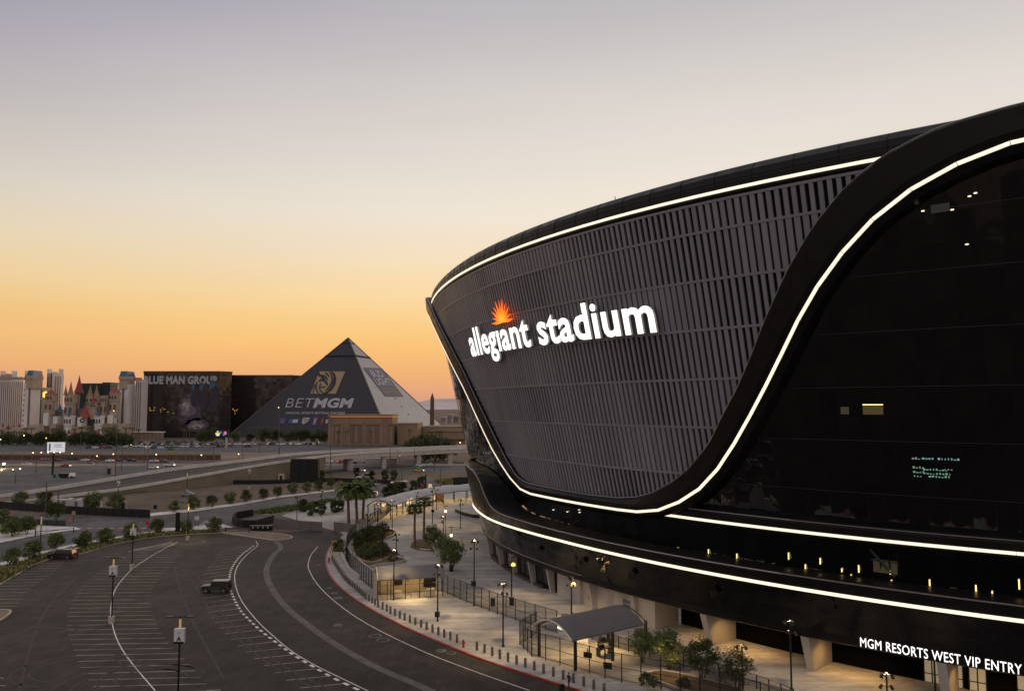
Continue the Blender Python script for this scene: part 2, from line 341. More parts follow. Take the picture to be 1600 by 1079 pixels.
# hatched end of the island, the island itself and a few worn patches
hp = []
for i in range(16):
    a = G(262+1*i-14*1, 847+i*.1); t = i/15
    hp.append([G(205+t*62, 860-t*13), G(225+t*48, 860-t*9)])
    hp.append([G(212+t*58, 857-t*10.5), G(200+t*66, 861.5-t*13.5)])
marks('hatching', hp+[gp([(200, 862), (268, 846)]), gp([(200, 862), (224, 862), (276, 849)])], .1, .010, mat('stall_paint', (0, 0, 0)))
isl = [G(292+27*math.cos(t), 845.5+4.2*math.sin(t)) for t in [2*math.pi*k/20 for k in range(20)]]
marks('island_line', [isl+[isl[0]]], .22, .011, faded_paint)
def ring(b, c, r, wd, z, k=20):
    b.ribbon([(c.x+r*math.cos(2*math.pi*i/k), c.y+r*math.sin(2*math.pi*i/k), 0) for i in range(k+1)], wd, z=z)
rb = MB()
for (u, v, r_, f_) in [(586, 993, .9, .32), (598.5, 999, .9, .32), (689, 1016, .55, .7), (705, 1019.5, .6, .3), (528, 976, .5, .7), (514, 918, .4, .5), (522.5, 926, .45, .6), (528, 933.5, .6, .7), (498, 882, .45, .6)]: ring(rb, G(u, v), r_*.85, f_*.7, .010)
struct(rb.obj('patched_cover', faded_paint))
# tan island with kerb beyond the lot; planters in the plaza
def raised(name, pts, m, z=.25, edge=concrete, wd=.3, base=.0, ew=True):
    P = smooth(gp(pts+[pts[0]]), 2); b = MB(); b.poly(P[:-1], z=base+z-.03); o = b.obj(name, m); struct(o)
    k = MB(); k.ribbon(P+[P[1]], wd, z=base, h=z); struct(k.obj(name+'_kerb', edge)); return P
raised('island', [(345, 832), (400, 830.5), (440, 834), (458, 838), (454, 842.5), (430, 844.5), (400, 840), (372, 836)], M['tan_dirt'], .16, mat('pale_kerb', (0, 0, 0)))
raised('island', [(-40, 957), (0, 952.5), (16, 953), (17, 957), (6, 966), (-30, 985)], M['tan_dirt'], .16, mat('pale_kerb', (0, 0, 0)))
raised('planter', [(594, 824), (612, 829), (619, 835), (612, 840), (596, 844), (590, 852), (606, 865), (628, 868), (628, 872), (604, 874), (585, 882), (566, 880), (552, 868), (550, 850), (565, 834), (580, 824)], M['planter_soil'], .45, base=.1)
raised('planter', [(640, 858), (641, 850), (652, 844), (668, 845), (676, 856), (684, 868), (664, 864), (650, 863)], M['planter_soil'], .35, base=.1)
raised('planter', [(519, 860), (524, 848), (538, 843), (538, 864), (541, 868), (516, 868)], M['planter_soil'], .3, base=.1)
raised('planter', [(560, 876), (600, 870), (635, 875), (632, 880), (590, 884), (575, 890)], M['planter_soil'], .4, base=.1)
raised('planter', [(1003, 1060), (1030, 1050), (1110, 1068), (1180, 1088), (1175, 1099), (1090, 1092)], M['planter_soil'], .4, base=.1)
raised('planter', [(440, 792), (470, 790), (522, 779), (526, 782), (480, 797), (440, 803), (392, 806), (380, 803)], M['planter_soil'], .3)

sk = []
for (u, v, r_) in ((118, 1045, 4.2), (232, 1058, 3.), (205, 1068, 5.2), (40, 1000, 6)):
    c = G(u, v)
    for dr in (0, 1.6): sk.append([(c.x+(r_+dr)*math.cos(t)*1.15, c.y+(r_+dr)*math.sin(t), 0) for t in np.linspace(.4+dr*.1, 4.6, 26)])
for L_ in ([(300, 905), (330, 960), (420, 1040), (500, 1078)], [(310, 900), (342, 958), (434, 1038), (520, 1078)], [(120, 900), (60, 960), (30, 1078)], [(270, 870), (285, 940), (350, 1060)]): sk.append(smooth(gp(L_), 2))
marks('tyre_marks', sk, .28, .0105, mat('tyre_rubber', (.026, .023, .021), .7, var=.3, scale=.4))
# ================================================================ STADIUM
PC = [12.5933, 115.9604, 2.1373, -0.6922, 0.1506, 0.1242, 0.0105, -0.136]
_s = np.linspace(-120, 150, 5401); _ds = _s[1]-_s[0]; _t = np.clip(_s/100, -.7, .95)
_th = sum(PC[2+i]*_t**i for i in range(6)); _k = sum(i*PC[2+i]*(-.7)**(i-1) for i in range(1, 6))/100
_th = np.where(_s > 95, _th-(_s-95)*.02, _th); _th = np.where(_s < -70, _th+(_s+70)*_k, _th)
_x = np.cumsum(np.cos(_th))*_ds; _y = np.cumsum(np.sin(_th))*_ds; _i = np.argmin(abs(_s)); _x += PC[0]-_x[_i]; _y += PC[1]-_y[_i]
def S(s, o, z):
    t = float(np.interp(s, _s, _th)); return Vector((float(np.interp(s, _s, _x))-math.sin(t)*o, float(np.interp(s, _s, _y))+math.cos(t)*o, z))
def so_of(p):                              # ground point -> (s, outward)
    i = int(np.argmin((_x-p.x)**2+(_y-p.y)**2)); t = _th[i]; return float(_s[i]), float(-(p.x-_x[i])*math.sin(t)+(p.y-_y[i])*math.cos(t))
lean = lambda z: .236*(z-30)
def interp(tab): 
    xs = [a for a, b in tab]; ys = [b for a, b in tab]; return lambda s: float(np.interp(s, xs, ys))
stad = thing('stadium', 'huge black glass and louvre stadium with white light bands sweeping round its leaning wall', 'stadium', tuple(S(0, -2.6, 0)))
def st_add(name, b, m, smooth_=False): return b.obj(name, m, stad, world=True, smooth=smooth_)
def loft(rows, close=False):
    b = MB(); n = len(rows[0]); V = [p for r in rows for p in r]
    b.add(V, [(j*n+i, j*n+i+1, (j+1)*n+i+1, (j+1)*n+i) for j in range(len(rows)-1) for i in range(n-1)]); return b
def wallloft(prof, s0, s1, step=1.5):     # prof: list of (out(s), z(s)) from bottom to top
    n = int((s1-s0)/step)+1; ss = [s0+(s1-s0)*i/(n-1) for i in range(n)]
    return loft([[S(s, o(s), z(s)) for s in ss] for o, z in prof])
K = lambda v: (lambda s: v)
LO = interp([(-118, 1.46), (8, 1.46), (18, 1.8), (27, 2.15), (31, 2.1), (36, 1.85), (40, 1.45), (46, .84), (52, .05), (56, -.5), (62, -1.7), (70, -4), (80, -8), (95, -15), (140, -18)])     # how far each level stands out as it turns the far corner
BO = interp([(-118, -1.0), (-10, -.9), (10, -.5), (27, -.5), (35, -.75), (42, -1.1), (47, -1.5), (53, -2.4), (61.5, -3.5), (70, -4.5), (80, -8), (95, -15), (140, -18)])
WO = interp([(-118, -2.3), (37, -2.3), (48, -2.9), (52, -3.5), (56, -4.2), (65, -6.2), (75, -9.5), (95, -18), (140, -22)])
clad = bpy.data.materials.new('black_cladding'); clad.use_nodes = True
def cladding():
    t = clad.node_tree; b = t.nodes['Principled BSDF']; L = t.links.new; b.inputs['Base Color'].default_value = (.007, .0065, .0065, 1); b.inputs['Metallic'].default_value = 0; b.inputs['Specular IOR Level'].default_value = .2; b.inputs['Roughness'].default_value = .42
    g = t.nodes.new('ShaderNodeNewGeometry'); n = t.nodes.new('ShaderNodeTexNoise'); n.inputs['Scale'].default_value = .7; L(g.outputs['Position'], n.inputs['Vector'])
    r = t.nodes.new('ShaderNodeMapRange'); r.inputs[1].default_value = .3; r.inputs[2].default_value = .7; r.inputs[3].default_value = .3; r.inputs[4].default_value = .5; L(n.outputs[0], r.inputs[0]); L(r.outputs[0], b.inputs['Roughness'])
cladding()
def glass_mat(name, base, pw, ph, tilt, rough=.03):
    m = bpy.data.materials.new(name); m.use_nodes = True; t = m.node_tree; b = t.nodes['Principled BSDF']; L = t.links.new
    b.inputs['Base Color'].default_value = (*base, 1); b.inputs['Roughness'].default_value = rough; b.inputs['Specular IOR Level'].default_value = .55
    uv = t.nodes.new('ShaderNodeUVMap'); dv = t.nodes.new('ShaderNodeVectorMath'); dv.operation = 'DIVIDE'; dv.inputs[1].default_value = (pw, ph, 1); L(uv.outputs[0], dv.inputs[0])
    fl = t.nodes.new('ShaderNodeVectorMath'); fl.operation = 'FLOOR'; L(dv.outputs[0], fl.inputs[0])
    wn_ = t.nodes.new('ShaderNodeTexWhiteNoise'); wn_.noise_dimensions = '3D'; L(fl.outputs[0], wn_.inputs['Vector'])
    sb = t.nodes.new('ShaderNodeVectorMath'); sb.operation = 'SUBTRACT'; sb.inputs[1].default_value = (.5, .5, .5); L(wn_.outputs['Color'], sb.inputs[0])
    sl = t.nodes.new('ShaderNodeVectorMath'); sl.operation = 'SCALE'; sl.inputs['Scale'].default_value = tilt; L(sb.outputs[0], sl.inputs[0])
    n = t.nodes.new('ShaderNodeTexNoise'); n.inputs['Scale'].default_value = .35; n.inputs['Detail'].default_value = 3; g = t.nodes.new('ShaderNodeNewGeometry'); L(g.outputs['Position'], n.inputs['Vector'])
    s2 = t.nodes.new('ShaderNodeVectorMath'); s2.operation = 'SUBTRACT'; s2.inputs[1].default_value = (.5, .5, .5); L(n.outputs['Color'], s2.inputs[0])
    s3 = t.nodes.new('ShaderNodeVectorMath'); s3.operation = 'SCALE'; s3.inputs['Scale'].default_value = tilt*1.5; L(s2.outputs[0], s3.inputs[0])
    a1 = t.nodes.new('ShaderNodeVectorMath'); a1.operation = 'ADD'; L(sl.outputs[0], a1.inputs[0]); L(s3.outputs[0], a1.inputs[1])
    a2 = t.nodes.new('ShaderNodeVectorMath'); a2.operation = 'ADD'; L(a1.outputs[0], a2.inputs[0]); L(g.outputs['Normal'], a2.inputs[1])
    nm = t.nodes.new('ShaderNodeVectorMath'); nm.operation = 'NORMALIZE'; L(a2.outputs[0], nm.inputs[0]); L(nm.outputs[0], b.inputs['Normal'])
    # frames between the panes
    fr = t.nodes.new('ShaderNodeVectorMath'); fr.operation = 'FRACTION'; L(dv.outputs[0], fr.inputs[0]); sp = t.nodes.new('ShaderNodeSeparateXYZ'); L(fr.outputs[0], sp.inputs[0])
    def lt(x, v):
        q = t.nodes.new('ShaderNodeMath'); q.operation = 'LESS_THAN'; q.inputs[1].default_value = v; L(x, q.inputs[0]); return q.outputs[0]
    mxn = t.nodes.new('ShaderNodeMath'); mxn.operation = 'MAXIMUM'; L(lt(sp.outputs[0], .05/pw*1.6), mxn.inputs[0]); L(lt(sp.outputs[1], .07/ph*1.6), mxn.inputs[1])
    rr = t.nodes.new('ShaderNodeMapRange'); rr.inputs[3].default_value = rough; rr.inputs[4].default_value = rough+.12; L(mxn.outputs[0], rr.inputs[0]); L(rr.outputs[0], b.inputs['Roughness'])
    return m
dark_glass = glass_mat('dark_glass', (.0015, .0015, .002), 2.1, 2.9, .075); dark_glass.node_tree.nodes['Principled BSDF'].inputs['Specular IOR Level'].default_value = 1.0
low_glass = glass_mat('low_glass', (.002, .002, .002), 2.1, 1.6, .07); low_glass.node_tree.nodes['Principled BSDF'].inputs['Specular IOR Level'].default_value = .3
strip_light = mat('strip_light', (1, .95, .85), emit=(1, .87, .64), estr=1.0)
def uvwall(b, prof, s0, s1, step=1.5):
    n = int((s1-s0)/step)+1; ss = [s0+(s1-s0)*i/(n-1) for i in range(n)]; b.uv = [(s+200, z(s)) for o, z in prof for s in ss]; return b
# full glass wall
prof = [(lambda s, z=z: lean(z)-.6, K(z)) for z in (9, 16, 24, 32, 40, 48, 56)]
st_add('glass_wall', uvwall(wallloft(prof, -118, 145), prof, -118, 145), dark_glass)
IN = [(-118, 59.5), (-80, 58.6), (-55, 57.6), (-51.5, 57.2), (-49, 56.9), (-45.75, 55.9), (-43.5, 55), (-41.75, 53.9), (-39.5, 52.3), (-36.25, 49.1), (-33, 44.9), (-29.5, 39.4), (-27.5, 35.9), (-25, 32.1), (-22.25, 28.6), (-20, 25.5), (-16.25, 22.2), (-13, 20.2), (-9.25, 18.5), (-5.75, 17.5), (-1.5, 17), (5, 16.8), (13, 16.8), (26.5, 16.9), (29, 17.3), (31, 18.1), (34.5, 20.8), (38, 24.5), (42, 28.7), (51, 37.7), (60.75, 44.6), (70, 50), (77.75, 54), (85, 57), (95, 58.5), (140, 59)]
OUT = [(-118, 56.5), (-80, 55.8), (-55, 54.3), (-52.75, 53.9), (-49.5, 52.9), (-46.25, 51.5), (-42.75, 49.3), (-39.75, 46.7), (-36.5, 43.1), (-33.25, 38.7), (-31.25, 35.5), (-27.75, 30.4), (-23.5, 25), (-20.25, 21.5), (-17, 19.1), (-13.5, 17.4), (-10, 16.2), (-6.5, 15.6), (-2, 15.45), (3.75, 15.4), (11.75, 15.35), (24.75, 15.3), (27, 15.5), (29, 15.9), (33.5, 18), (39.75, 22.7), (44, 27.1), (50, 33.4), (62.25, 42), (71.5, 47.5), (80, 51.5), (90, 54), (140, 56)]
inner = resample([Vector((a, b, 0)) for a, b in IN], n=150)
def near_on(tab, p):
    best = None
    for a, b in zip(tab, tab[1:]):
        A, B = Vector((a[0], a[1], 0)), Vector((b[0], b[1], 0)); d = B-A; t = max(0, min(1, (p-A).dot(d)/d.length_squared)); q = A+d*t
        if best is None or (q-p).length < best[0]: best = ((q-p).length, q)
    return best[1]
outer = resample([Vector((a, b, 0)) for a, b in OUT], step=4.3)
# light strip: straight facets, each a little apart
def facet_strip(name, P, e, half, m=strip_light, gap=.025, din=False):
    """P list of (s,z) nodes; builds a flat band of facets, 2*half high across the direction of travel"""
    b = MB(); W = []
    for i, p in enumerate(P):
        d = (P[min(i+1, len(P)-1)]-P[max(i-1, 0)]).normalized(); nn = Vector((-d.y, d.x, 0)); W.append((p+nn*half, p-nn*half))
    for i in range(len(P)-1):
        a0, a1 = W[i]; b0, b1 = W[i+1]; ln = max((P[i+1]-P[i]).length, .1); g = gap/ln
        q = [a0.lerp(b0, g), a0.lerp(b0, 1-g), a1.lerp(b1, 1-g), a1.lerp(b1, g)]
        fr = [S(c.x, e(c.y)+(LO(c.x) if din else 0), c.y) for c in q]; bk = [S(c.x, e(c.y)-.12+(LO(c.x) if din else 0), c.y) for c in q]
        b.add(fr+bk, [(0, 1, 2, 3), (0, 4, 5, 1), (3, 2, 6, 7), (0, 3, 7, 4), (1, 5, 6, 2)])
    return st_add(name, b, m)
facet_strip('light_strip', outer, lambda z: lean(z)+1.62, .18)
# swoosh band
def swoosh():
    rows = [[] for _ in range(8)]
    for p in inner:
        q = near_on(OUT, p); d = (q-p); d = d.normalized() if d.length > .01 else Vector((0, -1, 0)); L_ = (q-p).length
        prs = [(p-d*.12, -.35), (p-d*.1, .75), (p+d*.25, 1.25), (p+d*(L_-.9), 1.6), (q+d*.05, 1.55), (q+d*.5, 1.5), (q+d*.95, 1.1), (q+d*1.15, -.7)]
        for r, (c, e) in zip(rows, prs): r.append(S(c.x, lean(c.y)+e, c.y))
    return loft(rows)
st_add('swoosh_band', swoosh(), clad)
# thin pale edge on the inner lip
b = MB(); PP = [S(p.x, lean(p.y)+.86, p.y+.06) for p in inner]
for a, c in zip(PP, PP[1:]): b.tube(a, c, .075, n=5, cap=False)
st_add('edge_trim', b, mat('edge_trim', (.30, .27, .27), .35, .6))
# slim floor rails over the glass
for z in (20.6, 26.4, 32.2, 38, 43.8, 49.6):
    b = MB(); PP = [S(s, lean(z)-.5, z) for s in np.arange(-118, -14, 2)]
    for a, c in zip(PP, PP[1:]): b.tube(a, c, .025, n=4, cap=False)
    st_add('floor_rail', b, mat('rail_dark', (.014, .014, .017), .5))
# louvre wall
fin = interp(IN)
ROWZ = [50.9, 45.3, 39.5, 33.5, 27.5, 21.4]; bounds = [54.15]+ROWZ+[15]
lou = MB(); back = MB(); pitch = .93; rr = random.Random(3)
s = -43.0
while s < 79:
    f0 = fin(s)+.1
    for j in range(7):
        zt, zb = bounds[j]-.14, bounds[j+1]+.14
        zb = max(zb, f0)
        if zt-zb < .3: continue
        a = math.sin(s*.17+j*1.9)*.5+math.sin(s*.061-j*2.3)*.5+math.sin(s*.41+j)*.25
        wd = pitch*(.60+.16*a+.03*rr.uniform(-1, 1))
        P = []
        for z, zz in ((zb, 0), (zt, 0)):
            for (ds, e) in ((-wd/2, .0), (-wd/2, .28), (wd/2, .28), (wd/2, .0)): P.append(S(s+ds, lean(z)+e, z))
        lou.add(P, [(1, 2, 6, 5), (0, 1, 5, 4), (2, 3, 7, 6)])
    s += pitch
for j, z in enumerate(bounds[:-1]):
    run = []
    for k in range(250):
        s = -44+k*.5
        if fin(s) < z-.05: run.append(s)
    if len(run) > 2:
        rows = [[S(q, lean(z+dz)+e, z+dz) for q in run] for dz, e in ((-.15, .05), (-.15, .34), (.15, .34), (.15, .05))]; n = len(run)
        lou.add([p for r in rows for p in r], [(a_*n+i, a_*n+i+1, (a_+1)*n+i+1, (a_+1)*n+i) for a_ in range(3) for i in range(n-1)])
st_add('louvre_wall', lou, mat('louvre_grey', (.245, .245, .28), .45, .2, island=.1))
n = 130; ss = [-44.5+126*i/(n-1) for i in range(n)]
rows = [[S(s, lean(fin(s)*(1-t)+54.6*t)-.3, fin(s)*(1-t)+54.6*t) for s in ss] for t in (0, .25, .5, .75, 1)]
st_add('louvre_backing', loft(rows), mat('matt_black', (.004, .004, .005), .9))
# rim: under-lip, light, curved black crown, roof
rim = wallloft([(K(5.2), K(53.75)), (K(5.75), K(54.3)), (K(5.95), K(54.55)), (K(6.1), K(54.6)), (K(6.25), K(55.8)), (K(6.15), K(56.9)), (K(5.4), K(57.7)), (K(4.2), K(58.15)), (K(0), K(59.1)), (K(-12), K(60.6)), (K(-30), K(61.2))], -118, 140)
st_add('rim', rim, clad)
up = [Vector((s, 55.05, 0)) for s in np.arange(-46, 120, 4.6)]
facet_strip('light_strip', up, lambda z: 6.32, .17)
b = MB()
for s in np.arange(-44, 120, 4.6):
    P = [S(s, o_, z_) for o_, z_ in ((6.28, 55.4), (6.28, 55.8), (6.19, 56.9), (5.45, 57.7))]
    for a, c in zip(P, P[1:]): b.tube(a, c, .03, n=4, cap=False)
for zz, oo in ((56.1, 6.27),):
    P = [S(s, oo, zz) for s in np.arange(-50, 120, 2)]
    for a, c in zip(P, P[1:]): b.tube(a, c, .03, n=4, cap=False)
st_add('panel_joint', b, mat('matt_black', (0, 0, 0)))
for s in (-9,): b = MB(); b.tube(S(s, 4.6, 57.6), S(s, 4.6, 58.45), .05, n=5); st_add('roof_mast', b, black_metal)
# lower cornice with the long light, rising at the far left
cap = interp([(-118, 11.4), (27, 11.4), (30, 11.5), (32.75, 11.8), (35.25, 12.4), (38, 13.8), (41.5, 15.6), (45.75, 16.9), (49, 17.5), (55, 18), (62, 18.1), (140, 18.1)])
capo = interp([(-118, 1.45), (38, 1.5), (41, 1.3), (46, 1.0), (53, .9), (58, .6), (64, -.1), (71, -1), (80, -3.5), (95, -9), (140, -12)])
gin = lambda z: lean(z)-.5
cor = wallloft([(lambda s: LO(s)-.8, K(9.35)), (lambda s: LO(s)-.2, K(9.5)), (lambda s: LO(s)-.13, K(9.7)), (lambda s: LO(s)-.12, K(10.25)), (lambda s: (LO(s)-.12)*.45+capo(s)*.55, lambda s: 9.9+(cap(s)-9.9)*.5), (lambda s: capo(s), lambda s: cap(s)-.25), (lambda s: capo(s)-.25, cap), (lambda s: capo(s)-.9, lambda s: cap(s)+.05), (lambda s: gin(cap(s))+.0, lambda s: cap(s)-.4)], -118, 140, 1.0)
st_add('cornice', cor, clad)
b = MB(); PP = [S(s, capo(s)-.02, cap(s)-.03) for s in np.arange(-118, 100, 1.0)]
for a, c in zip(PP, PP[1:]): b.tube(a, c, .085, n=5, cap=False)
st_add('edge_trim', b, mat('edge_trim', (0, 0, 0)))
low = [Vector((s, 9.98, 0)) for s in np.arange(-100, 100, 4.2)]
facet_strip('light_strip', low, lambda z: 0, .175, din=True)
# middle light band, branching off the swoosh to the right
mid = wallloft([(K(-3.9), K(14.9)), (K(-2.7), K(15.0)), (K(-2.55), K(15.2)), (K(-2.5), K(16.6)), (K(-2.7), K(16.9)), (K(-3.9), K(17.0))], -118, -7)
st_add('cornice', mid, clad)
facet_strip('light_strip', [Vector((s, 15.62, 0)) for s in np.arange(-10.5, -100, -4.2)], lambda z: -2.4, .16)
b = MB(); PP = [S(s, -2.55, 16.85) for s in np.arange(-118, -12, 1.5)]
for a, c in zip(PP, PP[1:]): b.tube(a, c, .07, n=5, cap=False)
st_add('edge_trim', b, mat('edge_trim', (0, 0, 0)))
# leaning glass under the cornice, edge beam, soffit
prof = [(BO, K(5.2)), (lambda s: BO(s)*.5+(LO(s)-.75)*.5-.1, K(7.3)), (lambda s: LO(s)-.75, K(9.4))]
st_add('lower_glass', uvwall(wallloft(prof, -118, 140), prof, -118, 140), low_glass)
eb = wallloft([(lambda s: BO(s)-8, K(4.15)), (lambda s: BO(s)-.25, K(4.2)), (lambda s: BO(s)-.05, K(4.35)), (lambda s: BO(s)+.06, K(5.1)), (lambda s: BO(s)-.1, K(5.25))], -118, 140)
b = MB(); PP = [S(s, BO(s)+.06, 5.12) for s in np.arange(5, 100, 1.0)]
for a, c in zip(PP, PP[1:]): b.tube(a, c, .05, n=5, cap=False)
st_add('edge_trim', b, mat('edge_trim', (0, 0, 0)))
st_add('edge_beam', eb, clad)
# ground floor
s_a = so_of(G(872, 930))[0]; s_b = so_of(G(1028, 983.4))[0]; s_c = so_of(G(908, 944))[0]; s_d = so_of(G(986, 972))[0]
wl = wallloft([(lambda s: WO(s)-.6, K(.1)), (lambda s: WO(s)-.3, K(4.2))], s_a, 90, .8)
st_add('ground_floor_glazing', wl, mat('shop_glass', (.012, .012, .013), .12))
for s in np.arange(s_a+1.2, 60, 2.4): b = MB(); b.tube(S(s, WO(s)-.55, .1), S(s, WO(s)-.25, 4.2), .06, n=4); st_add('mullion', b, black_metal)
b = loft([[S(s, WO(s)+o, z) for s in np.arange(20, 80, 1)] for o, z in ((.1, .1), (.1, .5), (-.6, .5))])
st_add('plinth', b, mat('brown_plinth', (.07, .05, .045), .7))
pale = mat('pale_panel', (.40, .37, .33), .75, var=.08, scale=.5)
for (x0, x1, oo) in ((s_b, s_d, -2.35), (s_d, s_c, -2.9), (s_c, s_a, -2.35)):
    q = wallloft([(K(oo), K(.1)), (K(oo), K(4.25))], x0, x1, .7)
    st_add('concrete_wall', q, pale)
for x, o0, o1 in ((s_b, -2.35, -7), (s_d, -2.35, -2.95), (s_c, -2.35, -2.95), (s_a, -2.35, -2.95)):
    st_add('concrete_wall', loft([[S(x, o0, .1), S(x, o1, .1)], [S(x, o0, 4.25), S(x, o1, 4.25)]]), pale)
for (u, v, w_) in ((916, 933, 2.1), (974, 953, 2.4)):   # small windows in the pale wall
    s0 = so_of(G(u, v+18))[0]
    fr = loft([[S(s0-w_/2, -2.8, 1.0), S(s0+w_/2, -2.8, 1.0)], [S(s0-w_/2, -2.8, 2.9), S(s0+w_/2, -2.8, 2.9)]]); wo = st_add('window', fr, mat('grey_pane', (.13, .14, .17), .2))
    b = MB()
    for z in (1.0, 2.3, 2.9): b.tube(S(s0-w_/2, -2.76, z), S(s0+w_/2, -2.76, z), .05, n=4)
    for x_ in (-w_/2, w_/2): b.tube(S(s0+x_, -2.76, 1.0), S(s0+x_, -2.76, 2.9), .05, n=4)
    b.obj('frame', steel, wo, world=False).matrix_parent_inverse = Matrix(); bpy.data.objects[wo.children[-1].name].matrix_basis = Matrix()
rec = wallloft([(K(-7.5), K(.1)), (K(-7.5), K(4.2))], -118, s_b, 1)
st_add('recess_wall', rec, mat('recess_black', (.002, .002, .002), .9, spec=.1))
def column(sx, wf=.9, front=-1.0, backo=-7.4, foot=-2.5, lit=True):
    V = []
    for z, o in ((.1, foot), (4.2, front)):
        V += [S(sx-wf/2, o, z), S(sx+wf/2, o, z), S(sx+wf/2, backo, z), S(sx-wf/2, backo, z)]
    b = MB(); b.add(V, [(0, 1, 5, 4), (1, 2, 6, 5), (2, 3, 7, 6), (3, 0, 4, 7)]); return st_add('pillar', b, pale)
for (u, v) in ((1116, 1007), (1271, 1047), (1480, 1092), ): column(so_of(G(u, v))[0])
column(-60); column(-70)
for (u, v) in ((770, 868), (786, 885), (806, 898), (833.7, 913), (865, 926), (928, 952), (1000, 975)): cs_ = so_of(G(u, v))[0]; column(cs_, .45, WO(cs_)+1.0, WO(cs_)-.9, WO(cs_)+.15)
# recessed entrance doors at the right
entr = mat('lit_interior', (.3, .25, .2), emit=(1, .78, .45), estr=.22)
for k in range(9):
    s0 = -42.5-k*2.3
    if k in (3,): continue
    q = loft([[S(s0, -7.35, .2), S(s0-1.7, -7.35, .2)], [S(s0, -7.35, 2.7), S(s0-1.7, -7.35, 2.7)]]); dd = st_add('door', q, entr)
    b = MB()
    for a, c in ((S(s0, -7.3, .2), S(s0, -7.3, 2.8)), (S(s0-1.7, -7.3, .2), S(s0-1.7, -7.3, 2.8)), (S(s0-.85, -7.3, .2), S(s0-.85, -7.3, 2.8)), (S(s0, -7.3, 2.75), S(s0-1.7, -7.3, 2.75)), (S(s0, -7.3, 1.1), S(s0-1.7, -7.3, 1.1))): b.tube(a, c, .07, n=4)
    fo = b.obj('frame', black_metal, dd)
# terrace lamps and dim rooms seen in the glass
def surf_rect(name, s, z, w_, h_, o, m, lab=None):
    q = loft([[S(s-w_/2, o, z-h_/2), S(s+w_/2, o, z-h_/2)], [S(s-w_/2, o, z+h_/2), S(s+w_/2, o, z+h_/2)]]); return st_add(name, q, m)
lampm = mat('terrace_lamp', (1, .8, .4), emit=(1, .72, .25), estr=1.6)
def on_wall(u, v, e=0.):                      # where the view through a photo point meets the glass wall
    best = None
    for s_ in np.arange(-62, 60, .5):
        p0 = S(s_, 0, 30)
        if p0.y < 20: continue
        z = H
        for _ in range(3):
            p = S(s_, lean(z)-.6+e, z); d = ray(u, v); z = H+d.z/d.y*p.y
        err = abs(p.x-d.x/d.y*p.y)
        if best is None or err < best[0]: best = (err, s_, z)
    return best[1], best[2]
for (u, v, h_) in ((1060, 859, .7), (1106, 863, .9), (1153, 870, .9), (1159, 876, .5), (1207, 884, .6), (1235, 868, .8), (1259, 887, .9), (1282, 876, .7), (1315, 890, .4), (1339, 888, .8), (1332, 901, .6), (1394, 890, .9), (1395, 909, .5), (1451, 912, 1.), (1523, 921, 1.), (1552, 928, .7), (1594, 912, 1.)):
    s_, z_ = on_wall(u, v, .1); q = MB(); p = S(s_, lean(z_)-.42, z_); q.tube(p-Vector((0, 0, h_/2)), p+Vector((0, 0, h_/2)), .07, n=6); st_add('terrace_lamp', q, lampm)
dim = mat('dim_room', (.05, .045, .03), .4, emit=(.8, .6, .25), estr=.03); dim2 = mat('dimmer_room', (.03, .03, .03), .3, emit=(.5, .45, .35), estr=.008)
def room(u, v, w_, h_, m):
    s_, z_ = on_wall(u, v); surf_rect('lit_room', s_, z_, w_, h_, lean(z_)-.52, m)
room(1385, 879, 2.6, 2.2, dim)
for (u, v, w_, h_) in ((1465, 324, 1.6, 1.0), (1100, 866, 1.2, 1.0), (1330, 905, 1.6, .9)): room(u, v, w_, h_, dim2)
s_, z_ = on_wall(1385, 879)
for (a0, b0, a1, b1) in ((-1.5, -1.3, -1.5, 1.3), (-.5, -1.3, -.5, 1.3), (.5, -1.3, .5, 1.3), (-1.5, .2, 1.5, .2), (1.5, 1.4, -.9, -1.4)):
    b = MB(); b.tube(S(s_+a0, lean(z_+b0)-.44, z_+b0), S(s_+a1, lean(z_+b1)-.44, z_+b1), .1 if a0 < 1 else .2, n=4); st_add('glazing_bar', b, black_metal)
s_, z_ = on_wall(1366, 632); surf_rect('lit_room', s_, z_, 2.1, .12, lean(z_)-.5, mat('bright_line', (1, .9, .3), emit=(1, .85, .25), estr=1.2)); surf_rect('lit_room', s_, z_-.6, 2.1, .9, lean(z_)-.55, mat('yellow_room', (.05, .04, .02), emit=(.9, .65, .2), estr=.05))
s_, z_ = on_wall(1318, 641); surf_rect('lit_room', s_, z_, .9, .8, lean(z_)-.5, dim)
def screens():
    rs = random.Random(5); MS = [mat('scr_a', (0, 0, 0), emit=(.35, .7, .7), estr=.5), mat('scr_b', (0, 0, 0), emit=(.3, .7, .4), estr=.45), mat('scr_c', (0, 0, 0), emit=(.7, .7, .8), estr=.3)]
    for (u, v, nn, wd) in ((1425, 717, 3, .35), (1443, 717, 4, .35), (1467, 718, 7, .35), (1425, 731, 4, .3), (1447, 734, 8, .35), (1475, 734, 3, .3), (1426, 738, 4, .3), (1448, 740, 9, .3), (1426, 744, 3, .3), (1450, 745, 7, .3)):
        s_, z_ = on_wall(u, v)
        for k in range(nn):
            h_ = rs.uniform(.06, .22); w_ = rs.uniform(.08, .26); c = s_-k*.3; q = [S(c-w_/2, lean(z_)-.5, z_), S(c+w_/2, lean(z_)-.5, z_), S(c+w_/2, lean(z_)-.5, z_+h_), S(c-w_/2, lean(z_)-.5, z_+h_)]
            b = MB(); b.add(q, [(0, 1, 2, 3)]); st_add('display_line', b, rs.choice(MS))
screens()
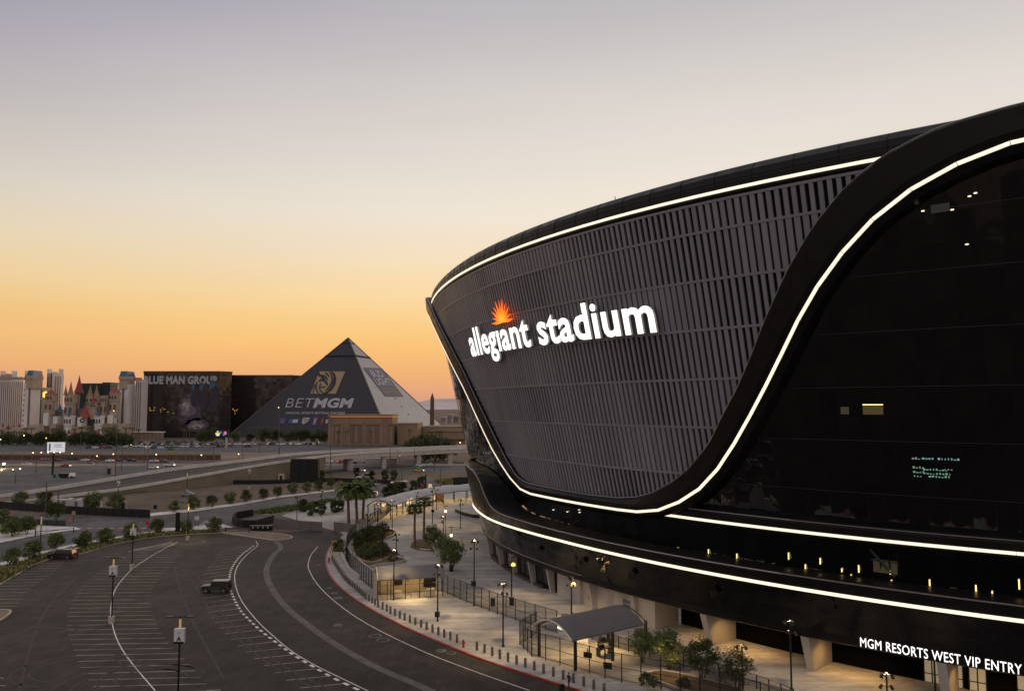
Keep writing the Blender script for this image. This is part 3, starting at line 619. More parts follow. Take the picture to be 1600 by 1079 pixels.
for (u, v) in ((1443, 330), (1487, 328), (1515, 382), (1523, 302), (1516, 307), (865, 796), (886, 799), (906, 796), (906, 800)):
    s_, z_ = on_wall(u, v); p = S(s_, lean(z_)-.5, z_); b = MB(); b.box(p, (.22, .22, .1)); st_add('interior_light', b, mat('int_light', (1, .9, .7), emit=(1, .85, .6), estr=1.5))
# small floodlight heads hanging on the low glass and downlights
def light(name, kind, loc, power, col, parent=None, size=.15, spot=None, rot=None, radius=None):
    l = bpy.data.lights.new(name, kind); l.energy = power; l.color = col; o = bpy.data.objects.new(name, l); sc.collection.objects.link(o); o.location = loc
    if kind == 'SPOT': l.spot_size = spot or R(120); l.spot_blend = .8; l.shadow_soft_size = size
    if kind == 'POINT': l.shadow_soft_size = size
    if rot: o.rotation_euler = rot
    if parent: o.parent = parent; o.matrix_basis = parent.matrix_basis.inverted() @ Matrix.LocRotScale(Vector(loc), o.rotation_euler.to_quaternion() if rot else None, None)
    return o
WARM = (1, .66, .30)
for s0 in list(np.arange(s_d+1.0, s_c-.5, 2.6)): light('wall_downlight', 'SPOT', S(s0, -2.5, 4.0), 30, (1, .72, .4), stad, spot=R(60), size=.05)
PS = [so_of(G(u, v))[0] for u, v in ((1116, 1007), (1271, 1047), (1480, 1092))]
SOF = [x-2.6 for x in PS]+[x-6.5 for x in PS]+[-16, -62]
for s0 in SOF: light('soffit_downlight', 'SPOT', S(s0, -3.9, 4.1), 620, (1, .56, .18), stad, spot=R(140), size=.2)
for s0 in SOF: b = MB(); b.lathe(S(s0, -3.9, 4.07), [(.12, 0), (.12, .06)], 8); st_add('downlight_lens', b, warm_glow)
for (u, v) in ((1040, 913), (1170, 946), (869, 868), (940, 893)):
    s0 = so_of(G(u, v+60))[0]; q = MB(); p = S(s0, .55, 7.4); q.box(p, (.5, .5, .7)); q.tube(p, S(s0, -.1, 8.2), .06); st_add('floodlight', q, black_metal)
# ---- big sign on the louvres
def wall_sign(txt, s_left, s_right, z0, hgt_, e, depth, m_face, m_side, name, label, offset, part):
    L = text_mb(txt, 1.0, 0., offset); x0 = min(a[0] for a in L); x1 = max(a[1] for a in L)
    ys = [v.y for a in L for v in a[2]]; yl = max(ys); k = hgt_/yl
    root = thing(name, label, 'sign', tuple(S((s_left+s_right)/2, e(z0), z0)))
    for a in L:
        V, Fs = a[2], a[3]; b = MB(); n = len(V)
        def P(v, d):
            s = s_left+(v.x-x0)/(x1-x0)*(s_right-s_left); z = z0(s)+v.y*k if callable(z0) else z0+v.y*k
            return S(s, e(z)+d, z)
        ed = {}
        for f in Fs:
            for i in range(len(f)):
                q = (f[i], f[(i+1) % len(f)]); ed[q] = 1
        side = [(p_, q_) for p_, q_ in ed if (q_, p_) not in ed]
        b.add([P(v, depth) for v in V], [f for f in Fs], 0)
        b.add([P(v, depth) for v in V]+[P(v, 0) for v in V], [(q_, p_, p_+n, q_+n) for p_, q_ in side], 1)
        b.add([P(v, 0) for v in V], [tuple(reversed(f)) for f in Fs], 2)
        b.obj(part, [m_face, m_side, black_metal], root, world=True)
    return root
face = mat('sign_face', (1, 1, 1), emit=(1, .97, .93), estr=1.35); side = mat('sign_side', (.5, .48, .45), .5, emit=(1, .95, .9), estr=.12)
def on_lv(u, v, e):
    best = None
    for s_ in np.arange(-50, 80, .25):
        z = H; d = ray(u, v)
        for _ in range(4):
            p = S(s_, lean(z)+e, z); z = H+d.z/d.y*p.y
        err = abs(p.x-d.x/d.y*p.y)/p.y
        if best is None or err < best[0]-1e-7: best = (err, s_, z)
        if best[0] < .0012 and err > best[0]+.02: break
    return best[1], best[2]
sl, zl = on_lv(737, 553, 1.2); sr, zr_ = on_lv(1026, 521, 1.2)
print('SIGN', sl, zl, sr, zr_, on_lv(752, 505, 1.2), on_lv(925, 471, 1.2))
Z0 = (zl+zr_)/2; HT = on_lv(925, 471, 1.2)[1]-Z0
big = wall_sign('allegıant stadium', sl, sr, Z0, HT, lambda z: lean(z)+.9, .35, face, side, 'stadium_sign', 'big white glowing stadium name in lower case letters with orange starburst on the louvres', .022, 'letter')
# starburst: pointed rays fanning out of one foot
sb_s, sb_z = on_lv(786, 505, 1.2); b = MB(); NR = 13; W_ = 2.7; Hh = on_lv(781, 466, 1.2)[1]-sb_z
sc_l = on_lv(766, 509, 1.2)[0]-sb_s; sc_r = on_lv(805, 501, 1.2)[0]-sb_s
for k in range(11):
    t = k/10; ang = R(4)+t*R(172); ln = (.78+.22*math.sin(ang)) if k not in (0, 10) else .9
    if k % 2 and 0 < k < 10: ln *= .93
    wv = .13
    def SP(a, l, d):
        x = math.cos(a)*l; y = math.sin(a)*l; s = sb_s+(x*sc_r if x > 0 else -x*sc_l); return S(s, lean(sb_z+y*Hh)+1.15+d, sb_z+.15+y*Hh)
    c = SP(ang, 0, .1); m1 = SP(ang-wv, ln*.55, .06); m2 = SP(ang+wv, ln*.55, .06); tp = SP(ang, ln, 0); bk = SP(ang, ln*.3, -.2)
    ii = SP(ang-wv*.9, ln*.28, .16); i2 = SP(ang+wv*.9, ln*.28, .16); i3 = SP(ang, ln*.62, .14)
    b.add([c, m1, tp, m2, bk], [(0, 1, 2, 3), (0, 4, 1), (1, 4, 2), (2, 4, 3), (3, 4, 0)], 0); b.add([c, ii, i3, i2], [(0, 1, 2, 3)], 1)
b.obj('starburst', [mat('burst_orange', (1, .2, .02), emit=(1, .13, .008), estr=1.3), mat('burst_yellow', (1, .5, .05), emit=(1, .36, .02), estr=1.2)], big, world=True)
# ---- entry sign along the edge beam
def on_o(u, v, o):
    best = None
    for s_ in np.arange(-75, 10, .1):
        z = 5.; d = ray(u, v); p = S(s_, o, z); z = H+d.z/d.y*p.y; err = abs(p.x-d.x/d.y*p.y)/p.y
        if p.y > 20 and (best is None or err < best[0]): best = (err, s_, z)
    return best[1], best[2]
v1 = on_o(1345, 1010, -.95); v2 = on_o(1598, 1050, -.95); print('VIP', v1, v2, on_o(1346, 996, -.95))
wall_sign('MGM RESORTS WEST VIP ENTRY', v1[0], v2[0], (v1[1]+v2[1])/2, on_o(1346, 996, -.95)[1]-v1[1], lambda z: -.78, .12, face, side, 'entry_sign', 'small white glowing capital letters naming the west VIP entry above the doors', .0, 'letter')

# ================================================================ FAR BACKGROUND
def boxpx(b, u0, u1, vt, Y, depth=12., vb=None, z0=0., mi=0, taper=1.):
    """upright box whose front face spans u0..u1 at distance Y, top at vt; real metres behind it"""
    a = AT(u0, vt, Y); c = AT(u1, vt, Y); zb = z0 if vb is None else AT(u0, vb, Y).z
    xb = AT(u1, vt, Y+depth).x
    if xb < 0: c.x = max(xb, a.x+(c.x-a.x)*.35)                # the receding side counts towards the width seen
    b.box(((a.x+c.x)/2, Y+depth/2, (a.z+zb)/2), (c.x-a.x, depth, a.z-zb), mi=mi, taper=taper); return (a.x+c.x)/2, a.z, c.x-a.x
def conepx(b, u0, u1, vb, vt, Y, n=12, mi=0, flare=True):
    a = AT(u0, vb, Y); c = AT(u1, vb, Y); t = AT((u0+u1)/2, vt, Y); r = (c.x-a.x)/2; h = t.z-a.z
    pr = [(r, 0), (r*.62, h*.27), (r*.3, h*.6), (0.02, h)] if flare else [(r, 0), (r*.5, h*.5), (.02, h)]
    b.lathe(((a.x+c.x)/2, Y+r, a.z), pr, n, mi)
hm = MB(); rr = random.Random(11); xs = np.linspace(-9000, 14000, 140); HY = 17000
def ridge(x, f): return f*(250+130*math.sin(x/2300.+1)+70*math.sin(x/900.+2)+35*math.sin(x/310.)+22*math.sin(x/120.+f*5))
for k, (yy, ff) in enumerate(((HY, .62), (HY-3500, .26))):
    n = len(xs); rows = [[(x, yy-1800, -5) for x in xs], [(x, yy-700+150*math.sin(x/400), ridge(x, ff)*.55) for x in xs], [(x, yy, ridge(x, ff)) for x in xs], [(x, yy+1500, -5) for x in xs]]
    hm.add([p for r in rows for p in r], [(j*n+i, j*n+i+1, (j+1)*n+i+1, (j+1)*n+i) for j in range(3) for i in range(n-1)])
struct(hm.obj('hills', mat('far_rock', (.55, .47, .47), .95, var=.12, scale=.002)))  # distance haze is put into the pale rock colour
tan = mat('tan_stucco', (.27, .185, .12), .85, var=.12, scale=.12); tan2 = mat('pale_stucco', (.34, .27, .21), .85, var=.12, scale=.1)
castle_tan = mat('castle_tan', (.42, .33, .25), .85, var=.15, scale=.15); castle_white = mat('castle_white', (.74, .69, .66), .8, var=.08, scale=.1)
dark_win = mat('dark_window', (.07, .06, .055), .3); roof_red = mat('roof_red', (.30, .035, .035), .6, var=.15, scale=.3); roof_gold = mat('roof_gold', (.27, .17, .07), .5, var=.15, scale=.3)
roof_blue = mat('roof_blue', (.025, .12, .22), .5, var=.1, scale=.3)
# --- white striped hotel towers
def hotel(u0, u1, v, cu0, cu1, Y, lab, base_v, mir=False):
    c = AT((u0+u1)/2, v, Y); t = thing('hotel_tower', lab, 'hotel', (c.x, Y, 0))
    b = MB(); boxpx(b, u0, u1, v, Y, 22); b.obj('wall', castle_white, t, world=True)
    n = max(2, int((u1-u0)/3.1)); a = AT(u0, v, Y); e = AT(u1, v, Y); zt = a.z
    for i in range(n):
        x = a.x+(i+.5)*(e.x-a.x)/n; b = MB(); b.box((x, Y-.12, zt*.5+1), ((e.x-a.x)/n*.42, .3, zt-8)); b.obj('window_strip', mat('hotel_window_strip', (.17, .13, .12), .4, var=.3, scale=.6), t, world=True)
    b = MB()
    for i in range(n*2): b.box((a.x+(i+.5)*(e.x-a.x)/n/2, Y-.3, zt+.7), ((e.x-a.x)/n/2*.5, 1., 1.4))
    b.box(((a.x+e.x)/2, Y-.25, zt-.6), (e.x-a.x, .9, 1.6)); b.obj('parapet', castle_tan, t, world=True)
    b = MB(); boxpx(b, cu0, cu1, v+8, Y-6, 16); cx, _, cw = boxpx(MB(), cu0, cu1, v, Y-6); b.obj('corner_tower', castle_white, t, world=True)
    zc = AT(cu0, v, Y-6).z; hx = cx+(cw*.18 if not mir else 0); wq = cw*.62
    b = MB(); b.box((hx, Y+1, zc-5), (wq, 16.5, 9)); b.box((hx, Y+1, zc+1), (wq*1.1, 18, 3.4)); b.obj('turret', castle_tan, t, world=True)
    b = MB(); b.box((hx, Y+1, zc+5.2), (wq*1.02, 17, 5), taper=.82); b.obj('roof', roof_blue, t, world=True)
    b = MB(); b.box((hx, Y-6.2, zc*.48), (1.9, .4, zc*.78)); b.obj('window_strip', mat('grey_slot', (.15, .13, .12), .6), t, world=True)
    for k in range(9): b = MB(); b.box((cx-cw*.36, Y-6.15, 8+k*(zc-14)/9), (.9, .3, 1.3)); b.obj('window', dark_win, t, world=True)
    b = MB(); conepx(b, (cu0 if not mir else cu1-4)-2, (cu0 if not mir else cu1-4)+3, v+2, v-5, Y-8, 8); b.obj('cone_roof', roof_red, t, world=True)
    return t
hotel(-14, 37, 591, 37, 64, 768, 'white striped hotel tower with a blue capped corner, at the left edge of the picture', 690)
t = hotel(212, 222, 592, 184, 212, 772, 'white hotel tower with a blue capped corner beside the dark advertising block', 690, True)
# rooftop towers seen above and behind the left hotel
tl = thing('skyscraper', 'pale slim twin-pinnacled hotel high-rise rising between the castle and the left hotel', 'skyscraper', tuple(AT(85, 650, 930))[:2]+(0,))
b = MB(); boxpx(b, 74, 96, 583, 930, 24); b.obj('wall', mat('pale_tower', (.40, .35, .32), .8, var=.08, scale=.1), tl, world=True)
for u, w9, v9 in ((74, 4, 576), (92, 4, 576), (80, 11, 580.5)): b = MB(); boxpx(b, u, u+w9, v9, 930, 8); b.obj('pinnacle', castle_white, tl, world=True)
for u in (76, 79.5, 87.5, 91, 94.5):
    b = MB(); a = AT(u, 588, 929.8); b.box((a.x, 929.8, a.z/2), (1, .4, a.z)); b.obj('window_strip', mat('tower_strip', (.26, .19, .15), .6, var=.3, scale=1.), tl, world=True)
for (u0, u1, lab) in ((1, 23, 'low pinnacled roof of a far hotel over the left edge'), (39, 62, 'pair of pinnacles of a far hotel behind the blue capped corner')):
    q = thing('rooftop', lab, 'building', tuple(AT((u0+u1)/2, 600, 900))[:2]+(0,)); b = MB(); boxpx(b, u0, u1, 585.5, 900, 20); boxpx(b, u0+8, u1-5, 583.5, 900, 16); b.obj('wall', mat('pale_tower', (0, 0, 0)), q, world=True)
    for u in (u0, u1-4): b = MB(); boxpx(b, u, u+4, 579, 900, 8, vb=590); b.obj('pinnacle', castle_white, q, world=True)
q = thing('glass_building', 'dark green glass hotel block seen between the castle spires', 'building', tuple(AT(150, 650, 1050))[:2]+(0,))
b = MB(); boxpx(b, 121, 182, 598.5, 1050, 40); boxpx(b, 160, 190, 597, 1045, 30); b.obj('wall', mat('green_glass', (.012, .03, .03), .6), q, world=True)
for k in range(5): b = MB(); a = AT(121, 603+k*5, 1043); e = AT(190, 603+k*5, 1043); b.box(((a.x+e.x)/2, 1044, a.z), (e.x-a.x, .5, .4)); b.obj('floor_line', black_metal, q, world=True)
q = thing('glass_building', 'narrow teal glass slab between the left hotel and the red capped castle turret', 'building', tuple(AT(67, 650, 900))[:2]+(0,))
b = MB(); boxpx(b, 63, 71, 605, 900, 20); b.obj('wall', mat('teal_glass', (.03, .07, .09), .2), q, world=True); b = MB(); p = AT(66, 616, 890); b.lathe((p.x, 896, p.z-4), [(.1, 0), (2.6, 1.5), (2.6, 6), (.1, 8)], 10); b.obj('lit_sign', mat('amber_glow', (1, .6, .1), emit=(1, .5, .08), estr=1.6), q, world=True)
# --- castle hotel
CY_ = 738; ct = thing('castle', 'pastel castle hotel with red, gold and blue cone roofs behind the palm row', 'castle', tuple(AT(125, 690, CY_))[:2]+(0,))
def cpart(name, m, fn):
    b = MB(); fn(b); return b.obj(name, m, ct, world=True)
def turret(u0, u1, vt, vb, Y, m=castle_tan, cren=True, arch=True, sides=10):
    a = AT(u0, vt, Y); c = AT(u1, vt, Y); r = (c.x-a.x)/2; zt = a.z; zb = AT(u0, vb, Y).z; b = MB(); x = (a.x+c.x)/2
    b.lathe((x, Y+r, zb), [(r*.88, 0), (r*.88, (zt-zb)*.62), (r, (zt-zb)*.7), (r, zt-zb), (.01, zt-zb)], sides)
    if cren:
        for k in range(sides): t = 2*math.pi*(k+.5)/sides; b.box((x+r*.92*math.cos(t), Y+r+r*.92*math.sin(t), zt+.5), (1., 1., 1.3), rz=t)
    o = b.obj('turret', m, ct, world=True)
    if arch:
        for k in range(3):
            w_ = MB(); X = x+(k-1)*r*.5; h_ = (zt-zb)*.16; yy = Y+r-math.sqrt(max(r*r-(X-x)**2, .1))-.15; w_.box((X, yy, zb+(zt-zb)*.84), (r*.26, .35, h_)); w_.obj('window', dark_win, o)
            if k != 1 and (zt-zb) > 18: w_ = MB(); w_.box((x+(k-1)*r*.42, Y+r*.12-.1, zb+(zt-zb)*.4), (r*.32, .4, h_*1.5)); w_.obj('window', dark_win, o)
    return o
for a_ in ((67, 83, 616, 648, 742), (97, 115, 618, 656, 742), (115, 123, 613, 645, 752), (129, 155, 620, 650, 748), (139, 150, 629, 655, 742), (155, 168, 619.5, 652, 745), (168, 184, 615, 650, 742)): turret(*a_)
turret(97, 113, 651, 694, 732, castle_white); turret(144, 159, 651, 694, 732, castle_white)
for (u0, u1, vb, vt, m, Y, fl) in ((66.5, 83.5, 615.5, 607, roof_red, 742, False), (97, 104, 617, 600, roof_gold, 745, True), (102.5, 112.5, 617, 594, roof_gold, 744, True), (112, 126.5, 613.5, 585, roof_red, 750, True), (133, 143, 619, 599.5, roof_gold, 748, True), (143, 153, 619.5, 600, roof_gold, 750, True),
        (139.5, 148, 629, 616.5, roof_red, 741, True), (120.5, 136.5, 651.5, 628, roof_red, 727, True), (101, 109, 651, 641, roof_blue, 732, False), (146.5, 155.5, 651, 641, roof_blue, 732, False), (165.5, 184.5, 615, 604.5, roof_red, 742, False), (85.5, 95.5, 642, 630, roof_blue, 745, True)):
    cpart('cone_roof', m, lambda b: conepx(b, u0, u1, vb, vt, Y, 14, flare=fl))
cpart('clock_tower', castle_white, lambda b: boxpx(b, 121, 136, 651.5, 727, 8.5, vb=666))
def clk(b):
    p = AT(128.4, 656.5, 726.8); b.tube(p, p-Vector((0, .4, 0)), 2.0, n=16)
ck = cpart('clock', black_metal, clk); b = MB(); p = AT(128.4, 656.5, 726.3); b.tube(p, p-Vector((0, .1, 0)), .9, n=12); b.obj('clock_face', castle_white, ck)
for a_ in ((44, 80, 663, 740), (78, 99, 663, 733), (158, 182, 662, 735), (182, 206, 662, 740), (112, 146, 666, 731)): cpart('wall', castle_tan, lambda b: boxpx(b, *a_, 12))
for u in np.arange(78, 182, 3.0):
    if not 97 < u < 160: cpart('merlon', castle_tan, lambda b: boxpx(b, u, u+1.5, 661, 732.5, 1.5, vb=664))
for a_ in ((68, 83, 645, 741, 665), (83, 97, 650, 741, 665), (168, 183, 648, 741, 665), (113, 122, 634, 755, 650)): cpart('wall', castle_white, lambda b: boxpx(b, a_[0], a_[1], a_[2], a_[3], 8, vb=a_[4]))
for a_ in ((83, 98, 640, 752, 662), (113, 145, 638, 752, 668), (155, 170, 644, 750, 662)): cpart('wall', mat('castle_mauve', (.22, .17, .16), .9), lambda b: boxpx(b, a_[0], a_[1], a_[2], a_[3], 8, vb=a_[4]))
for u0 in (105, 111, 114.5, 147.5, 150.5, 158.5):
    tw = turret(u0, u0+4.5, 678, 692, 722, castle_white, False, False, 8); cpart('cone_roof', roof_red, lambda b: conepx(b, u0-.3, u0+4.8, 678, 672.5, 722, 8, flare=False))
for k in range(9): b = MB(); a = AT(80+k*2.2, 672, 732.8); b.box((a.x, 732.8, a.z), (.7, .4, 4.4)); b.obj('arcade_opening', dark_win, ct, world=True)
for k in range(8): b = MB(); a = AT(160+k*2.4, 671, 734.8); b.box((a.x, 734.8, a.z), (.7, .4, 4.4)); b.obj('arcade_opening', dark_win, ct, world=True)
q = thing('podium', 'long low tan hotel podium with a row of little red cone roofs', 'building', tuple(AT(15, 690, 748))[:2]+(0,))
b = MB(); boxpx(b, -20, 46, 668, 748, 12); b.obj('wall', castle_tan, q, world=True)
for u in (1, 9.5, 18.5, 27): b = MB(); conepx(b, u, u+4, 667, 661, 748, 8, flare=False); b.obj('cone_roof', roof_red, q, world=True)
for u in np.arange(-18, 44, 4): b = MB(); a = AT(u, 680, 747.8); b.box((a.x, 747.8, a.z), (1.1, .4, 7)); b.obj('window', dark_win, q, world=True)
q = thing('low_building', 'low tan pilastered building in front of the dark advertising block', 'building', tuple(AT(215, 690, 752))[:2]+(0,))
b = MB(); boxpx(b, 196, 256, 675, 752, 20); b.obj('wall', tan2, q, world=True)
for u in np.arange(200, 254, 6.2): b = MB(); a = AT(u, 684, 751.8); b.box((a.x, 751.6, a.z), (2.2, .5, 8.6)); b.obj('panel', mat('tan_shade', (.2, .14, .1), .9), q, world=True)
b = MB(); a = AT(226, 674.5, 751); b.box((a.x, 751.5, a.z), (38, 2, .8)); b.obj('coping', castle_white, q, world=True)
# --- bronze glass blocks with the wall advert
bronze = glass_mat('bronze_glass', (.03, .026, .025), 4, 3.6, .05, .1)
def block(pts, zt, lab, name='glass_block'):
    c = sum((Vector(p) for p in pts), Vector((0, 0)))/len(pts); q = thing(name, lab, 'building', (c.x, c.y, 0)); b = MB(); n = len(pts)
    b.add([(x, y, 0) for x, y in pts]+[(x, y, zt) for x, y in pts], [(i, (i+1) % n, n+(i+1) % n, n+i) for i in range(n)]+[tuple(range(n, 2*n))])
    L_ = 0; b.uv = []
    acc = [0]
    for i in range(n-1): acc.append(acc[-1]+(Vector(pts[i+1])-Vector(pts[i])).length)
    b.uv = [(a_, 0) for a_ in acc]+[(a_, zt) for a_ in acc]
    b.obj('glass_wall', bronze, q, world=True)
    k = MB(); P = [(x, y, zt) for x, y in pts]+[(pts[0][0], pts[0][1], zt)]; k.ribbon(P, 1.2, h=1.0); k.obj('parapet', mat('bronze_trim', (.16, .09, .05), .4, .4), q, world=True)
    k = MB()
    for z in np.arange(6, zt, 3.6*2): k.ribbon([(x, y, z) for x, y in pts]+[(pts[0][0], pts[0][1], z)], .25, h=.25)
    k.obj('floor_line', mat('bronze_line', (.05, .035, .025), .4), q, world=True); return q
def XY(u, Y): p = AT(u, 636, Y); return (p.x, Y)
zA = AT(223, 581, 800).z
blkA = block([XY(223, 800), XY(342, 800), XY(361, 812), XY(361, 850), XY(223, 850)], zA, 'dark bronze glass block carrying the huge wall advert with white capitals')
zB = AT(400, 587, 850).z
blkB = block([XY(361, 850), XY(455, 850), XY(474, 870), XY(474, 900), XY(361, 900)], zB, 'plain dark bronze glass block between the advert wall and the pyramid')
# advert on block A
def decal_text(txt, root, origin, ux, uy, width, height, m, part, offset=.02, shear=0., depth=.05):
    L = text_mb(txt, 1., 0., offset, shear); x0 = min(a[0] for a in L); x1 = max(a[1] for a in L); yh = max(v.y for a in L for v in a[2]); yb = 0
    n = ux.cross(uy).normalized(); out = []
    for a in L:
        b = MB(); b.add([origin+ux*((v.x-x0)/(x1-x0)*width)+uy*(v.y/yh*height)+n*depth for v in a[2]], a[3]); out.append(b.obj(part, m, root, world=True))
    return out
o = AT(225, 599, 799.6); decal_text('BLUE MAN GROUP', blkA, o, Vector((1, 0, 0)), Vector((0, 0, 1)), AT(339, 599, 799.6).x-o.x, AT(225, 587, 799.6).z-o.z, mat('advert_white', (.42, .40, .42), .7), 'letter', .05)
adv = MB(); rr = random.Random(4)
def blob(b, u, v, ru, rv, mi, n=26, rag=.25, rot=0.):
    c = AT(u, v, 799.4); rx = ru*.643; rz_ = rv*.643; V = [c+Vector((0, -mi*.02, 0))]
    for k in range(n):
        t = 2*math.pi*k/n; q = 1+rr.uniform(-rag, rag); x = rx*q*math.cos(t); z = rz_*q*math.sin(t); V.append(c+Vector((x*math.cos(rot)-z*math.sin(rot), -mi*.02, x*math.sin(rot)+z*math.cos(rot))))
    b.add(V, [(0, 1+k, 1+(k+1) % n) for k in range(n)], mi)
blob(adv, 296, 640, 20, 24, 0, rag=.12); blob(adv, 308, 664, 18, 11, 0, rag=.1); blob(adv, 293, 637, 12, 15, 1, rag=.2); blob(adv, 306, 664, 13, 7, 1, rag=.15); blob(adv, 291, 634, 6, 8, 2); blob(adv, 308, 666, 8, 4, 2)
for u, v, ru, rv in ((302, 604, 3, 5), (315, 604, 4, 7), (332, 601, 5, 8)): blob(adv, u, v, ru, rv, 3, rag=.08)
for u, v, ru, rv in ((304, 622, 6, 14), (318, 624, 8, 17), (334, 625, 8, 20)): blob(adv, u, v, ru, rv, 4, rag=.06)
adv.obj('advert_picture', [mat('adv_a', (.075, .05, .07), .6, var=.5, scale=.25), mat('adv_b', (.17, .13, .16), .6, var=.5, scale=.3), mat('adv_c', (.30, .26, .27), .6, var=.5, scale=.3), mat('adv_d', (.05, .09, .15), .5, var=.5, scale=.4), mat('adv_e', (.03, .025, .04), .6, var=.3, scale=.3)], blkA, world=True)
rr = random.Random(8); wl_ = mat('amber_window', (.3, .2, .1), emit=(1, .55, .12), estr=.55)  # lights reflected in the bronze glass, put on it as glowing amber specks
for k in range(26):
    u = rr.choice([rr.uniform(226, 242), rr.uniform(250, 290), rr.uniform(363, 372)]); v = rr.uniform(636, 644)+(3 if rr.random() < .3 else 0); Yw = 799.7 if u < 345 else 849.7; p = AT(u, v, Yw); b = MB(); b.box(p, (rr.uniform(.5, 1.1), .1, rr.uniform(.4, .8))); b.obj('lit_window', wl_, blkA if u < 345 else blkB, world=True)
# --- pyramid
py_c = Vector((-180.8, 875, 0)); r_ = 126; ph = R(30.5); zt = AT(543, 527.5, 875).z
near_c = py_c+Vector((r_*math.sin(ph), -r_*math.cos(ph), 0)); left_c = py_c+Vector((-r_*math.cos(ph), -r_*math.sin(ph), 0)); right_c = py_c*2-left_c; far_c = py_c*2-near_c; apex = py_c+Vector((0, 0, zt))
pyr = thing('pyramid', 'giant glass pyramid hotel with a dark advert face and a pale sky-lit face', 'pyramid', tuple(py_c))
def face_mesh(a, c, m, name, uvs=True):
    b = MB(); b.add([a, c, apex], [(0, 1, 2)]); mid = (a+c)/2; w_ = (c-a).length; h_ = (apex-mid).length; b.uv = [(0, 0), (w_, 0), (w_/2, h_)]; return b.obj(name, m, pyr, world=True)
pale_glass = glass_mat('pyramid_glass', (.30, .27, .26), 3.6, 3.6, .035, .28)
face_mesh(left_c, near_c, mat('advert_wrap', (.036, .034, .042), .85, var=.06, scale=.05), 'wrapped_face'); face_mesh(near_c, right_c, pale_glass, 'glass_face')
face_mesh(right_c, far_c, pale_glass, 'glass_face'); face_mesh(far_c, left_c, pale_glass, 'glass_face')
def plane_pt(u, v, a, c, lift=.4):
    n = (c-a).cross(apex-a).normalized(); 
    if n.y > 0: n = -n
    d = ray(u, v); o = Vector((0, 0, H)); t = (a+n*lift-o).dot(n)/d.dot(n); return o+d*t
LP = lambda u, v, l=.4: plane_pt(u, v, left_c, near_c, l); RP = lambda u, v, l=.4: plane_pt(u, v, near_c, right_c, l)
def quads(name, m, pf, polys, lift=.4, root=None):
    b = MB()
    for P in polys:
        V = [pf(u, v, lift) for u, v in P]; b.add(V, [tuple(range(len(V)))])
    return b.obj(name, m, root or pyr, world=True)
def band(fr, a, c, m, th=1.):
    b = MB(); p0, p1 = a.lerp(apex, fr), c.lerp(apex, fr); n = (c-a).cross(apex-a).normalized(); n = -n if n.y > 0 else n
    b.tube(p0+n*.3, p1+n*.3, th, n=6); return b.obj('ledge', m, pyr, world=True)
fr = (558-686)/(527-686); fr = .80
band(fr, left_c, near_c, mat('wrap_line', (.018, .018, .02), .8), 1.0); band(fr, near_c, right_c, mat('dark_line', (.03, .03, .035), .7), 1.0)
band(.94, left_c, near_c, mat('dark_line', (0, 0, 0)), .4); band(.94, near_c, right_c, mat('dark_line', (0, 0, 0)), .4)
b = MB()
for a_, c_ in ((near_c, apex), (left_c, apex), (right_c, apex)): b.tube(a_, c_, .6, n=5)
b.obj('edge_trim', mat('edge_bronze', (.10, .075, .06), .5), pyr, world=True)
# left face advert
gold = mat('advert_gold', (.29, .22, .11), .7, var=.05, scale=.2); wht = mat('advert_pale', (.36, .35, .40), .7); ink = mat('advert_ink', (.030, .029, .036), .85)
quads('emblem_panel', gold, LP, [[(499, 580), (539.5, 580), (524.6, 614.8), (485, 614.8)]])
def stroke(pts, wd, pf, lift, b):
    P = smooth([Vector((u, v, 0)) for u, v in pts], 2); L_, Rr_ = [], []
    for i, p in enumerate(P):
        d = (P[min(i+1, len(P)-1)]-P[max(i-1, 0)]).normalized(); n = Vector((-d.y, d.x, 0)); t = i/(len(P)-1); w_ = wd*(.35+1.3*math.sin(math.pi*(t*.9+.05)))/2; L_.append(pf(*(p+n*w_).xy, lift)); Rr_.append(pf(*(p-n*w_).xy, lift))
    n = len(P); b.add(L_+Rr_, [(i, i+1, n+i+1, n+i) for i in range(n-1)])
zz = lambda L: [(440+x/4.903, 500+y/4.903) for x, y in L]
b = MB()
for P, w_ in (([(380, 392), (405, 420), (408, 470), (385, 520), (350, 550), (322, 563)], 3.0), ([(365, 392), (385, 425), (388, 470), (362, 515), (335, 535)], 1.6), ([(290, 400), (282, 415), (292, 425), (320, 425), (345, 440), (350, 460)], 2.2), ([(285, 470), (300, 455), (330, 460), (345, 480), (352, 500)], 2.4), ([(300, 480), (290, 510), (295, 540), (325, 560)], 1.5), ([(275, 470), (262, 500), (265, 535), (285, 560)], 1.6), ([(258, 490), (245, 520), (240, 560)], 1.2), ([(300, 510), (320, 515), (335, 505)], 1.4), ([(300, 435), (320, 445), (335, 445)], 1.5), ([(330, 405), (350, 410), (365, 435)], 1.6)):
    stroke(zz(P), w_, LP, .6, b)
b.obj('emblem_lion', ink, pyr, world=True)
def face_text(txt, u0, v0, u1, vh, pf, m, off, shear, part='letter', lift=.5, v1=None):
    L = text_mb(txt, 1., 0., off, 0.); x0 = min(a[0] for a in L); x1 = max(a[1] for a in L); yh = max(v.y for a in L for v in a[2]); v1 = v0 if v1 is None else v1
    for a in L:
        b = MB(); V = []
        for v in a[2]:
            t = (v.x-x0)/(x1-x0); y = v.y/yh; V.append(pf(u0+t*(u1-u0)+y*shear, v0+t*(v1-v0)-y*vh, lift))
        b.add(V, a[3]); b.obj(part, m, pyr, world=True)
face_text('BET', 445.5, 636.5, 487, 14.5, LP, wht, -.012, 5); face_text('MGM', 489, 636, 548.5, 14.5, LP, wht, .045, 5)
face_text('OFFICIAL SPORTS BETTING PARTNER', 446, 646.5, 539, 3.4, LP, mat('advert_dim', (.32, .31, .35), .7), .025, 1)
